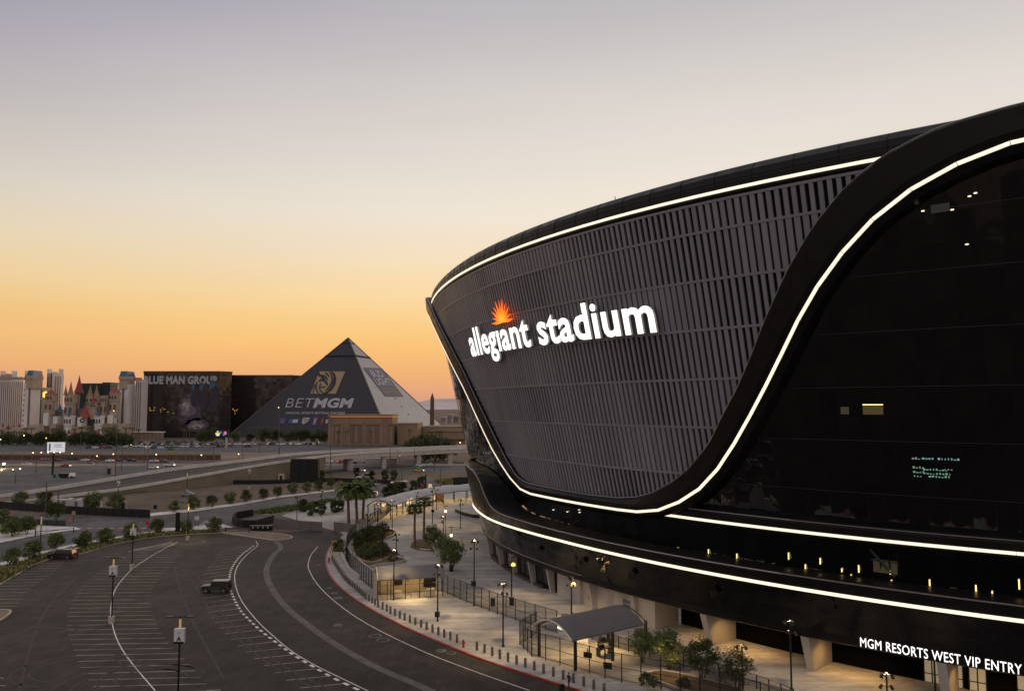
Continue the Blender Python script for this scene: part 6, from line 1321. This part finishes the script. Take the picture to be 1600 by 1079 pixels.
for i, (u, v, c, k, lt_, dr) in enumerate(FW):
    p = G(u, v); o = small_car(k, c); o.name = 'car'; rz_ = math.pi if dr == 0 else 0; place(o, (p.x, p.y, .01), rz_ + (.0), 1.); tag(o, f'{names[c.name]} '+('car with lights on' if lt_ else 'car')+f' on the distant freeway, {od(sorted(x[0] for x in FW).index(u)+1)} from the left', 'car', 'cars on the distant freeway')
    K_ = car_shape(k)
    if lt_ == 1:
        for sg in (-1, 1): b = MB(); b.box((-K_['L']/2-.02 if dr == 0 else K_['L']/2*1.0+.02, sg*.62, .68), (.12, .3, .18)); h_ = b.obj('headlight', headl, o)
    if lt_ == 2:
        for sg in (-1, 1): b = MB(); b.box((K_['L']/2-.3, sg*.96, .9), (.8, .1, .28)); h_ = b.obj('taillight', taill, o)
# lorries under the flyover
for i, (u0, u1, vb, lab) in enumerate(((571, 620, 727, 'long white lorry trailer passing under the flyover, right one'), (552, 574, 724, 'white lorry trailer behind the flyover pier, left one'))):
    g = G((u0+u1)/2, vb); a = AT(u0, vb, g.y); e = AT(u1, vb, g.y); Lx = e.x-a.x; q = thing('lorry', lab, 'lorry', (g.x, g.y, 0)); b = MB(); b.box((0, 0, 2.45), (Lx, 2.5, 2.7)); b.obj('trailer', mat('lorry_white', (.42, .4, .4), .6), q)
    b = MB(); b.box((0, 0, 1.0), (Lx*.95, 1.0, .3)); b.obj('chassis', black_metal, q)
    for x in (-.42, -.34, .36, .44):
        for sg in (-1, 1): b = MB(); b.tube((x*Lx, sg*1.0, .5), (x*Lx, sg*1.25, .5), .5, n=12); b.obj('wheel', tyre, q)
def full_car(name, lab, cat, u, v, rz, kind, m, lit=False, hatch=False):
    K_ = car_shape(kind); p = G(u, v); t = thing(name, lab, cat, (p.x, p.y, .01), rz); b = MB(); P = K_['prof']; body_mb(b, K_, 0, 0); b.obj('body', m, t)
    (x0, x1), (t0, t1), z0, z1 = K_['g']; W = K_['W']/2; wt = W*(.80 if z1 < 1.84 else .88); wb = W*.94
    def gp_(f, h, sg): 
        a = Vector((x0+(x1-x0)*f, sg*wb, z0)).lerp(Vector((t0+(t1-t0)*f, sg*wt, z1)), h); return a+Vector((0, sg*.02, 0))
    for sg in (-1, 1):
        for f0, f1 in ((.05, .36), (.40, .66), (.70, .95)):
            if kind == 'sedan' and f0 > .6: continue
            b = MB(); b.add([gp_(f0, .14, sg), gp_(f1, .14, sg), gp_(f1, .86, sg), gp_(f0, .86, sg)], [(0, 1, 2, 3)]); b.obj('side_window', autog, t)
    for xa, xt, nm, dx in ((x0, t0, 'windscreen', -.02), (x1, t1, 'rear_window', .02)):
        A = Vector((xa, 0, z0)).lerp(Vector((xt, 0, z1)), .12); B_ = Vector((xa, 0, z0)).lerp(Vector((xt, 0, z1)), .88); b = MB(); b.add([(A.x+dx, -wb*.9, A.z), (A.x+dx, wb*.9, A.z), (B_.x+dx, wt*.92, B_.z), (B_.x+dx, -wt*.92, B_.z)], [(0, 1, 2, 3)]); b.obj(nm, autog, t)
    for x in (-K_['L']*.31, K_['L']*.30):
        for sg in (-1, 1):
            y0, y1 = sg*(W-.22), sg*(W+.03); b = MB(); b.tube((x, y0, K_['wr']), (x, y1, K_['wr']), K_['wr'], n=20); wo = b.obj('wheel', tyre, t); b = MB(); b.tube((x, y1, K_['wr']), (x, y1+sg*.02, K_['wr']), K_['wr']*.6, n=14); b.obj('rim', rim_m, wo)
            b = MB(); pts = [Vector((x+(K_['wr']+.09)*math.cos(a), sg*(W+.015), K_['wr']+(K_['wr']+.09)*math.sin(a))) for a in np.linspace(.0, math.pi, 10)]
            for a_, c_ in zip(pts, pts[1:]): b.tube(a_, c_, .06, n=5, cap=False)
            b.obj('wheel_arch', black_metal, t)
    for sg in (-1, 1):
        b = MB(); b.box((-K_['L']/2+(.0 if kind != 'jeep' else .1), sg*W*.68, .8 if kind != 'jeep' else .98), (.1, .34, .2)); b.obj('headlight', mat('lamp_clear', (.5, .5, .5), .1), t)
        b = MB(); b.box((K_['L']/2-(.0 if kind != 'jeep' else .14), sg*W*.86, 1.0), (.1, .2, .34)); b.obj('taillight', mat('brake_on', (.4, .02, .02), emit=(1, .04, .02), estr=.5) if lit else mat('lamp_red', (.2, .01, .01), .3), t)
        b = MB(); b.box((x0+.25, sg*(W+.12), z0+.05), (.14, .22, .18)); b.obj('mirror', black_metal, t)
    for x_ in (-K_['L']/2-.02, K_['L']/2-.02): b = MB(); b.box((x_, 0, .52), (.18, K_['W']*.92, .22)); b.obj('bumper', black_metal, t)
    if kind == 'jeep':
        b = MB(); b.tube((2.2, 0, 1.05), (2.45, 0, 1.05), .40, n=18); b.obj('spare_wheel', tyre, t)
        b = MB(); b.add([(t0, -wt, z1+.055), (t1, -wt, z1+.055), (t1, wt, z1+.055), (t0, wt, z1+.055)], [(0, 1, 2, 3)]); b.obj('roof_panel', mat('pale_top', (.35, .33, .30), .4), t)
    if hatch:
        b = MB(); b.box((x1+.35, 0, z1+.15), (1.0, 1.5, .08)); b.obj('open_tailgate', m, t)
    return t
full_car('suv', 'black estate car stopped at the planting kerb with its tailgate open', 'car', 97, 872, R(3), 'suv', CB, True, True)
full_car('off_roader', 'boxy dark green off-roader with pale roof alone in the lot, spare wheel behind', 'car', 338, 924.5, R(3), 'jeep', paint('olive', (.03, .034, .025)))
full_car('sedan', 'silver car driving on the side street above the tree row', 'car', 293.5, 775, R(-2), 'sedan', CG)
p = G(106, 746); q = thing('truck', 'white-cabbed dark works truck near the billboard foot', 'truck', (p.x, p.y, 0)); b = MB(); b.box((1.8, 0, 1.35), (1.9, 2.1, 1.5), taper=.85); b.obj('cab', CW, q); b = MB(); b.box((-1.4, 0, 1.3), (4.2, 2.2, 1.4)); b.obj('load_bed', CB, q)
for x in (2, -1, -2.5): b = MB(); b.tube((x, -1.1, .45), (x, 1.1, .45), .45, n=12); b.obj('wheel', tyre, q)
# ================================================================ PEOPLE
def person(name, lab, u, v, rz, h=1.78, coat=(.02, .02, .022), leg=(.03, .03, .035), stride=.25, z=.13, hold=False):
    p = G(u, v); me = bpy.data.meshes.new('person'); s = h/1.8
    J = {'pel': (0, 0, .95), 'sp': (0, .02, 1.2), 'ch': (0, .0, 1.42), 'nk': (0, -.02, 1.53), 'hd': (0, -.03, 1.63), 'ht': (0, -.02, 1.77),
         'lh': (.1, 0, .92), 'lk': (.11, -stride*.55, .5), 'la': (.11, -stride*.9, .08), 'lt': (.12, -stride-.18, .04), 'rh': (-.1, 0, .92), 'rk': (-.11, stride*.25, .5), 'ra': (-.11, stride*.95, .12), 'rt': (-.12, stride*.8-.1, .04),
         'ls': (.19, .0, 1.44), 'le': (.25, .12, 1.17), 'lw': (.25, .0, .95), 'lf': (.25, -.06, .84), 'rs': (-.19, 0, 1.44), 're': (-.27, -.05, 1.17), 'rw': (-.27, -.2, .97), 'rf': (-.27, -.24, .87)}
    E_ = [('pel', 'sp'), ('sp', 'ch'), ('ch', 'nk'), ('nk', 'hd'), ('hd', 'ht'), ('pel', 'lh'), ('lh', 'lk'), ('lk', 'la'), ('la', 'lt'), ('pel', 'rh'), ('rh', 'rk'), ('rk', 'ra'), ('ra', 'rt'), ('ch', 'ls'), ('ls', 'le'), ('le', 'lw'), ('lw', 'lf'), ('ch', 'rs'), ('rs', 're'), ('re', 'rw'), ('rw', 'rf')]
    Rd = dict(pel=.15, sp=.14, ch=.16, nk=.06, hd=.095, ht=.07, lh=.1, lk=.065, la=.045, lt=.035, rh=.1, rk=.065, ra=.045, rt=.035, ls=.07, le=.048, lw=.032, lf=.035, rs=.07, re=.048, rw=.032, rf=.035)
    ks = list(J); me.from_pydata([tuple(c*s for c in J[k]) for k in ks], [(ks.index(a), ks.index(b_)) for a, b_ in E_], []); o = bpy.data.objects.new(name, me); sc.collection.objects.link(o)
    m = o.modifiers.new('skin', 'SKIN'); 
    sv = me.skin_vertices.new(name='') if not me.skin_vertices else me.skin_vertices[0]
    for i, k in enumerate(ks): sv.data[i].radius = (Rd[k]*s, Rd[k]*s*(.75 if k in ('pel', 'sp', 'ch') else 1)); sv.data[i].use_root = (k == 'pel')
    o.modifiers.new('sub', 'SUBSURF').levels = 2; dg = bpy.context.evaluated_depsgraph_get(); nm = bpy.data.meshes.new_from_object(o.evaluated_get(dg)); nm.name = 'person'; bpy.data.objects.remove(o)
    o = bpy.data.objects.new(name, nm); sc.collection.objects.link(o); nm.materials.clear()
    for mm in (mat('coat_%d' % int(coat[0]*1000), coat, .8), mat('trousers', leg, .8), mat('skin_tone', (.28, .16, .11), .6), mat('shoe', (.01, .01, .01), .5)): nm.materials.append(mm)
    for f in nm.polygons:
        c = f.center/s; x = abs(c.x); f.material_index = 3 if c.z < .09 else 1 if c.z < .93 and x < .2 else 2 if c.z > 1.50 or (x > .2 and c.z < .93) else 0; f.use_smooth = True
    b = MB(); b.lathe((0, .0, 1.66*s), [(.098*s, -.03*s), (.108*s, .04*s), (.085*s, .1*s), (.01, .135*s)], 12); b.obj('hair', mat('hair_dark', (.02, .014, .01), .7), o)
    b = MB(); b.lathe((0, -.12*s, 1.60*s), [(.0, -.012*s), (.014*s, 0), (.0, .03*s)], 6); b.obj('nose', mat('skin_tone', (0, 0, 0)), o)
    place(o, (p.x, p.y, z), rz, 1.); return tag(o, lab, 'person')
person('person', 'person in dark clothes walking past the bollards at the bottom edge', 889, 1078, R(-50))
person('person', 'person in dark clothes standing behind the black car with open tailgate', 121, 872, R(100), stride=.05, z=0, coat=(.05, .04, .035))
p = G(878, 1079); q = thing('suitcase', 'dark rolling suitcase beside the walking person', 'suitcase', (p.x, p.y, .01), .4); b = MB(); b.box((0, 0, .42), (.5, .32, .66), taper=.94); b.obj('case', black_metal, q); b = MB(); b.tube((-.12, 0, .75), (-.12, .02, 1.05), .015); b.tube((.12, 0, .75), (.12, .02, 1.05), .015); b.tube((-.12, .02, 1.05), (.12, .02, 1.05), .02); b.obj('handle', steel, q)
for x in (-.2, .2): b = MB(); b.tube((x-.03, 0, .06), (x+.03, 0, .06), .06, n=10); b.obj('wheel', tyre, q)
# ================================================================ SIGNS, BARRIERS, SMALL THINGS
# roadside billboard
g = G(82, 741.5); bz0 = AT(82, 706, g.y).z; bz1 = AT(82, 690.5, g.y).z; q = thing('billboard', 'lit white roadside billboard on one black post', 'billboard', (g.x, g.y, 0)); b = MB(); b.tube((0, 0, 0), (0, 0, bz0), .45, n=10); b.obj('post', black_metal, q)
x1 = AT(101, 700, g.y).x-g.x; x0 = AT(64, 700, g.y).x-g.x; xm = AT(74, 700, g.y).x-g.x
b = MB(); b.box(((xm+x1)/2, 0, (bz0+bz1)/2), (x1-xm, .5, bz1-bz0)); b.obj('panel', mat('billboard_lit', (.6, .6, .6), .6, emit=(.9, .92, 1), estr=.42), q); b = MB(); b.add([(x0, 3, bz0-.2), (xm, -.3, bz0-.2), (xm, -.3, bz1), (x0, 3, bz1)], [(0, 1, 2, 3)]); b.box(((xm+x1)/2, .4, (bz0+bz1)/2), (x1-xm, .25, bz1-bz0+.2)); b.obj('backing', black_metal, q)
b = MB(); b.box((xm+1.2, -.28, (bz0+bz1)/2), (.7, .05, (bz1-bz0)*.7)); b.obj('picture_bottle', mat('print_brown', (.25, .13, .06), .6), q)
b = MB()
for zz_, w_ in ((.75, 4.5), (.55, 5.2), (.25, 2.2)): b.box((xm+(x1-xm)*.62, -.28, bz0+(bz1-bz0)*zz_), (w_*.75, .05, .28 if zz_ > .3 else .15))
b.obj('print', mat('print_grey', (.3, .3, .28), .6), q)
b = MB(); b.box(((xm+x1)/2, -1., bz0-.3), (x1-xm, .9, .12)); b.obj('catwalk', black_metal, q)
for t in (.15, .5, .85): b = MB(); b.box((xm+(x1-xm)*t, -1.3, bz0-.05), (.35, .3, .25)); b.obj('sign_lamp', mat('flood_glow2', (1, .9, .7), emit=(1, .85, .6), estr=5), q)
# digital screen
g = AT(345, 677, 600); q = thing('digital_sign', 'small bright colour screen sign on a concrete post beside the freeway', 'billboard', (g.x, 600, 0)); z0, z1 = AT(345, 683, 600).z, AT(345, 671, 600).z; hw = 5.6
b = MB(); b.box((0, 0, (z0+z1)/2), (hw*2, .8, z1-z0)); b.obj('cabinet', black_metal, q); b = MB(); b.box((4.4, 0, z0/2), (1.3, 1.3, z0)); b.obj('post', concrete, q)
rs = random.Random(2); b = MB()
for (cx_, cz_, rx_, rz2, mi) in ((-2.2, .0, 1.9, 1.0, 0), (-2.1, -1.2, 1.6, .5, 1), (-2.2, 1.6, .9, .35, 1), (3.4, .4, 1.2, 1.4, 2), (2.3, -.9, .7, .8, 3), (.3, 1., .7, .9, 3)):
    V = [(cx_, -.42-.01*mi, (z0+z1)/2+cz_)]+[(cx_+rx_*math.cos(a)*rs.uniform(.8, 1.1), -.42-.01*mi, (z0+z1)/2+cz_+rz2*math.sin(a)) for a in np.linspace(0, 6.28, 13)[:-1]]; b.add(V, [(0, 1+k, 1+(k+1) % 12) for k in range(12)], mi)
b.obj('screen_picture', [mat('px_y', (0, 0, 0), emit=(.8, .75, .25), estr=.9), mat('px_w', (0, 0, 0), emit=(.9, .9, 1), estr=1.), mat('px_r', (0, 0, 0), emit=(.75, .2, .35), estr=.8), mat('px_b', (0, 0, 0), emit=(.12, .2, .6), estr=.8)], q)
def post_sign(name, lab, u, v, vt0, vt1, w_, m, cat='sign', mpost=None, extra=None, legs=1):
    g = G(u, v); q = thing(name, lab, cat, (g.x, g.y, 0)); z0, z1 = AT(u, vt1, g.y).z, AT(u, vt0, g.y).z; b = MB(); b.box((0, -.06, (z0+z1)/2), (w_, .08, z1-z0)); o = b.obj('sign_panel', m, q)
    for k in range(legs): b = MB(); x = 0 if legs == 1 else (k-.5)*w_*.8; b.tube((x, 0, 0), (x, 0, z1), .05, n=6); b.obj('post', mpost or black_metal, q)
    if extra: b = MB(); b.box((0, -.11, z0-.0+extra[1]), (w_*extra[2], .02, extra[3])); b.obj('marking', extra[0], o)
    return q
green = mat('sign_green', (.01, .16, .09), .5); yel = mat('sign_yellow', (.5, .26, .02), .5); redm = mat('sign_red', (.45, .02, .02), .5); orange = mat('cone_orange', (.6, .09, .02), .5)
q = post_sign('road_sign', 'green highway sign with an amber lower half above the freeway wall', 47*1+219.5, 706, 698.5, 703.5, 4.8, green, legs=2); 
b = MB(); z_ = AT(266.5, 704.6, G(266.5, 706).y).z; b.box((0, -.06, z_), (4.8, .08, 1.1)); b.obj('amber_panel', yel, q)
post_sign('road_sign', 'yellow-green warning sign seen end of the flyover railing', 610, 727, 700, 706, 2.9, mat('sign_lime', (.38, .36, .10), .5))
post_sign('street_sign', 'small green street name sign at the corner by the street trees', 284.5, 802.5, 783, 785, 1.6, green, mpost=steel)
post_sign('road_sign', 'white upright notice on two legs beside the crosswalk', 307, 829, 806, 812, 1.05, panel_white, legs=2)
post_sign('road_sign', 'small tan road sign left by the fence end', 114.5, 816, 798, 804, .9, mat('sign_tan', (.35, .25, .14), .6))
post_sign('road_sign', 'small tan road sign near the left edge', 17, 818, 799, 805, .9, mat('sign_tan', (0, 0, 0)))
post_sign('road_sign', 'small orange works sign before the crosswalk', 108.5, 822, 809.5, 813.5, .7, orange)
post_sign('stop_sign', 'small red stop sign at the crossing between trees', 230.5, 828, 813, 819, .8, redm)
post_sign('warning_sign', 'red diamond sign near the long canopy', 660, 768, 756, 761, .9, redm)
post_sign('lit_sign', 'tall pale lit sign panel at the canopy head', 672, 770, 755.5, 763, 1.2, mat('cream_panel', (0, 0, 0)))
post_sign('info_sign', 'white bannered sign board on the far plaza right of the palms', 679, 839, 818, 825, 1.15, mat('see_white', (.4, .38, .34), .6))
post_sign('yellow_marker', 'small yellow marker sign at the top of the red kerb', 520.5, 850, 844, 848, .6, yel)
post_sign('info_sign', 'pale notice on the long fence near the lit wall', 883, 973, 958, 964, 1.1, mat('see_grey', (.25, .24, .24), .6))
p = G(679, 839.5); q = thing('info_pillar', 'dark box pillar under the bannered sign board on the plaza', 'pillar', (p.x, p.y-.2, .12)); b = MB(); b.box((0, 0, 1.1), (1.15, .5, 2.2), taper=.97); b.obj('body', mat('pillar_dark', (.03, .04, .04), .5), q); b = MB(); b.box((0, -.27, 1.5), (.8, .03, .7)); b.obj('panel', mat('grey_ink', (0, 0, 0)), q)
for (u, v, vt, w_, lab) in ((277.5, 833, 800, 1.0, 'tall black pylon at the street corner'), (665, 768, 741, .55, 'slim black pylon beside the canopy head')):
    g = G(u, v); h = AT(u, vt, g.y).z; q = thing('pylon', lab, 'pylon', (g.x, g.y, 0)); b = MB(); b.box((0, 0, h/2), (w_, .5, h)); b.obj('slab', black_metal, q); b = MB(); b.box((w_*.52, 0, h/2), (.05, .4, h*.96)); b.obj('side_strip', mat('strip_green', (.08, .1, .07), .5), q); b = MB(); b.box((0, 0, .06), (w_*1.4, .9, .12)); b.obj('footing', concrete, q)
# cones
cn = None
CN = [(136, 828.5), (156, 828), (184, 829.5), (223.5, 831.5), (233.5, 831.5), (243, 831.5), (431, 843.5)]
for i, (u, v) in enumerate(CN):
    if cn is None:
        cn = thing('traffic_cone', 'x', 'traffic cone'); b = MB(); b.lathe((0, 0, .03), [(.17, 0), (.05, .68), (.01, .7)], 12); b.obj('cone', orange, cn); b = MB(); b.box((0, 0, .02), (.42, .42, .04)); b.obj('base', orange, cn); b = MB(); b.lathe((0, 0, .03), [(.126, .25), (.09, .42)], 12); b.obj('band', panel_white, cn); o = cn
    else: o = dup(cn)
    g = G(u, v); place(o, (g.x, g.y, 0), 0, 1.15, f'orange traffic cone, {od(i+1)} from the left along the crosswalk' if i < 6 else 'single orange traffic cone on the tip of the tan island', 'orange traffic cones')
# black construction fence, containers, field things
def panel_wall(name, lab, pts, h, m, z=0., cat='fence', post=None, th=.12, step=3.):
    P = resample(pts, step=step); r = thing(name, lab, cat, (P[0].x, P[0].y, z)); b = MB(); b.ribbon([(p.x, p.y, z) for p in P], th, h=h); b.obj('screen', m, r, world=True)
    for p in P: b = MB(); b.box((p.x, p.y-.08, z+h/2), (.12, .12, h+.1)); b.obj('post', post or black_metal, r, world=True)
    return r
bm_ = mat('black_mesh', (0, 0, 0))
panel_wall('construction_fence', 'long black screened construction fence in front of the white containers', gp([(-20, 793), (30, 797), (100, 802), (170, 806), (234, 808.5)]), 2.2, bm_)
panel_wall('construction_fence', 'low grey construction fence behind the left pavement trees', gp([(15, 815), (60, 819), (102, 821)]), 1.3, mat('grey_mesh', (.05, .05, .05), .9))
panel_wall('construction_fence', 'black barrier run below the flyover wall', gp([(365, 756), (420, 756), (520, 752), (610, 756)]), 1.6, bm_)
panel_wall('screen_wall', 'black curved screen wall around the roundabout planting', gp([(428, 816), (400, 824), (375, 824), (363, 818), (366, 811), (395, 806)]), 1.9, bm_, cat='wall')
gw = mat('grey_block_wall', (.13, .12, .115), .85, var=.1, scale=.6)
panel_wall('screen_wall', 'grey wall with red base closing the lot at the gate, left length', gp([(428, 822), (460, 826.5), (503, 829.5)]), 2.2, gw, cat='wall', post=gw)
panel_wall('screen_wall', 'grey wall right of the gate opening under the palms', gp([(522, 829.5), (540, 831), (556, 834)]), 2.2, gw, cat='wall', post=gw)
panel_wall('screen_wall', 'dark low building behind the canopy by the stadium edge', gp([(708, 758), (735, 757)]), 3., bm_, cat='wall')
p = G(407, 829); q = thing('bike_rack_shelter', 'dark slatted shelter in front of the grey wall', 'shelter', (p.x, p.y, 0)); b = MB(); b.box((0, .4, 1.2), (5.4, 1.2, .12)); b.box((0, .9, .6), (5.4, .1, 1.2)); b.obj('roof', black_metal, q)
for k in range(9): b = MB(); b.box((-2.4+.6*k, -.1, .9), (.22, .08, .5)); b.obj('panel', panel_white if k % 2 else black_metal, q)
for i, (u, v, w_, lab) in enumerate(((103, 797, 6.4, 'larger white site container behind the black fence'), (122, 797.5, 4.2, 'smaller white site container behind the black fence'))):
    p = G(u, v); q = thing('container', lab, 'container', (p.x, p.y, 0)); b = MB(); b.box((0, 0, 1.9), (w_, 2.5, 2.7)); b.obj('body', mat('container_white', (.45, .42, .41), .6, var=.1, scale=.5), q); b = MB(); b.box((w_*.2, 0, 3.4), (1.2, 1.2, .35)); b.obj('roof_unit', panel_white, q); b = MB(); b.box((0, -1.28, 1.9), (.9, .04, 2.0)); b.obj('door', mat('grey_pane', (0, 0, 0)), q)
for i, (u, v, s, m, lab) in enumerate(((155, 792, 1., panel_white, 'small white tank in the dirt field'), (193, 795, 1.4, CG, 'pale covered skip at the fence end'), (243, 794, .7, black_metal, 'small black box on the dirt field'), (172, 790, .8, black_metal, 'small dark crate near the dirt field trees'), (440, 751, 1.8, concrete, 'pale equipment cabinet left of the black enclosure'), (86, 746, 1.1, mat('toilet_teal', (.02, .22, .17), .5), 'teal portable toilet by the billboard foot'), (172, 741, 2.2, mat('box_grey', (.25, .22, .21), .7), 'grey trailer unit in the overflow lot'))):
    p = G(u, v); q = thing('site_box', lab, 'box', (p.x, p.y, 0)); b = MB(); b.box((0, 0, s*.8), (s*1.3, s*1.1, s*1.6), taper=.92); b.obj('body', m, q); b = MB(); b.box((0, -s*.57, s*.7), (s*.6, .05, s*1.1)); b.obj('door', black_metal, q)
# concrete jersey barriers along the wall foot
jb = None
JB = [(170+i*13.2, 775-i*1.42) for i in range(14)]
for i, (u, v) in enumerate(JB):
    if jb is None: b = MB(); b.box((0, 0, .22), (3.2, .6, .45)); b.box((0, 0, .65), (3.2, .3, .5)); jb = b.obj('jersey_barrier', mat('barrier_grey', (.14, .12, .10), .9)); o = tag(jb, 'x', 'barrier')
    else: o = jb.copy(); sc.collection.objects.link(o)
    g = G(u, v); place(o, (g.x, g.y, 0), R(18)+.5, 1., f'grey concrete barrier block, {od(i+1)} from the left at the foot of the flyover wall', 'concrete blocks at the flyover foot')
# lift gates
for i, (u0, v0, u1, v1, lab) in enumerate(((55, 838, 115, 831, 'long black swing gate at the left pavement'), (352, 831, 389, 832, 'short black swing gate before the roundabout'))):
    a, c = G(u0, v0), G(u1, v1); q = thing('swing_gate', lab, 'gate', (a.x, a.y, .1)); b = MB()
    for p in (a, c): b.tube((p.x, p.y, 0), (p.x, p.y, 1.7 if i == 0 and p is a else 1.2), .12, n=8)
    b.obj('post', black_metal, q, world=True); b = MB(); b.tube((a.x, a.y, 1.1), (c.x, c.y, .95), .07); b.tube((a.x, a.y, .55), a.lerp(c, .6)+Vector((0, 0, .95)), .05); b.obj('arm', black_metal, q, world=True)
# planter wall and ramp behind the far bollards, benches, rails
q = thing('low_wall', 'low pale concrete wall between the bollards and the curved fence', 'wall', tuple(G(560, 905))[:2]+(.12,)); b = MB(); b.ribbon(gp([(517, 869), (534, 869), (538, 880), (545, 893), (561, 906)]), .35, z=.12, h=.75); b.obj('wall', concrete, q, world=True)
q = thing('bench', 'long dark curved seat wall at the stadium side of the far plaza', 'bench', tuple(G(735, 808))[:2]+(.12,)); b = MB(); b.ribbon(gp([(712, 800), (722, 804.5), (740, 809), (770, 811)]), .5, z=.12, h=.9); b.obj('seat_wall', black_metal, q, world=True)
q = thing('bike_rail', 'pale steel handrail loop by the ramp behind the front fence', 'handrail', tuple(G(1078, 1058))[:2]+(.12,)); b = MB(); P = [G(1078, 1050)+Vector((0, 0, .1)), G(1078, 1050)+Vector((0, 0, 1.2)), G(1092, 1052)+Vector((0, 0, 1.25)), G(1118, 1072)+Vector((0, 0, .9)), G(1160, 1092)+Vector((0, 0, .9))]
for a, c in zip(P, P[1:]): b.tube(a, c, .035, n=5)
b.obj('rail', steel, q, world=True)
sheet('ramp', gp([(1030, 1052), (1090, 1063), (1160, 1086), (1155, 1096), (1080, 1076), (1024, 1060)]), .16, M['plaza_concrete'])
for i, (u, v) in enumerate(((799.5, 946), (705, 893), (770, 947))):
    p = G(u, v); q = thing('litter_bin', ('dark square bin at the foot of the amber-headed post', 'dark bin under the dense round tree', 'small dark bin behind the long fence')[i], 'bin', (p.x, p.y, .12)); b = MB(); b.box((0, 0, .55), (.7, .7, 1.05)); b.obj('body', black_metal, q); b = MB(); b.box((0, 0, 1.12), (.8, .8, .08)); b.obj('lid', black_metal, q)
for i, (u, v) in enumerate(((671, 846), (664, 862))):
    p = G(u, v); q = thing('bench', ('upper' if not i else 'lower')+' pale lit bench at the edge of the fan palm bed', 'bench', (p.x, p.y, .12), -.5); b = MB(); b.box((0, 0, .45), (2.6, .5, .12)); b.obj('seat', mat('bench_pale', (.6, .5, .4), .6), q)
    for x in (-1, 1): b = MB(); b.box((x, 0, .2), (.15, .4, .4)); b.obj('leg', concrete, q)
    light('bench_light', 'POINT', (p.x, p.y-.6, .35), 12, (1, .72, .4), q, size=.1)
# crosswalk bars
cw = []
for k in range(9): cw.append(gp([(118+k*17, 824.5), (127+k*17, 824.7)]))
for k in range(8): cw.append([G(300+k*4, 826-k*2.4), G(312+k*4, 824.5-k*2.4)])
marks('crosswalk', cw, .35, .012, white_paint)
marks('lane_line', [gp([(125, 816), (160, 812.5)]), gp([(150, 820), (200, 813)]), gp([(640, 752), (735, 744)])], .18, .012, faded_paint)
mk = [[(-300, y, 0), (240, y, 0)] for y in (391, 403, 427, 440)]; marks('lane_line', mk, .25, .012, faded_paint)
b = MB(); b.ribbon([(-500, 412, 0), (240, 416, 0)], .7, z=0, h=1.0); struct(b.obj('freeway_median', concrete))
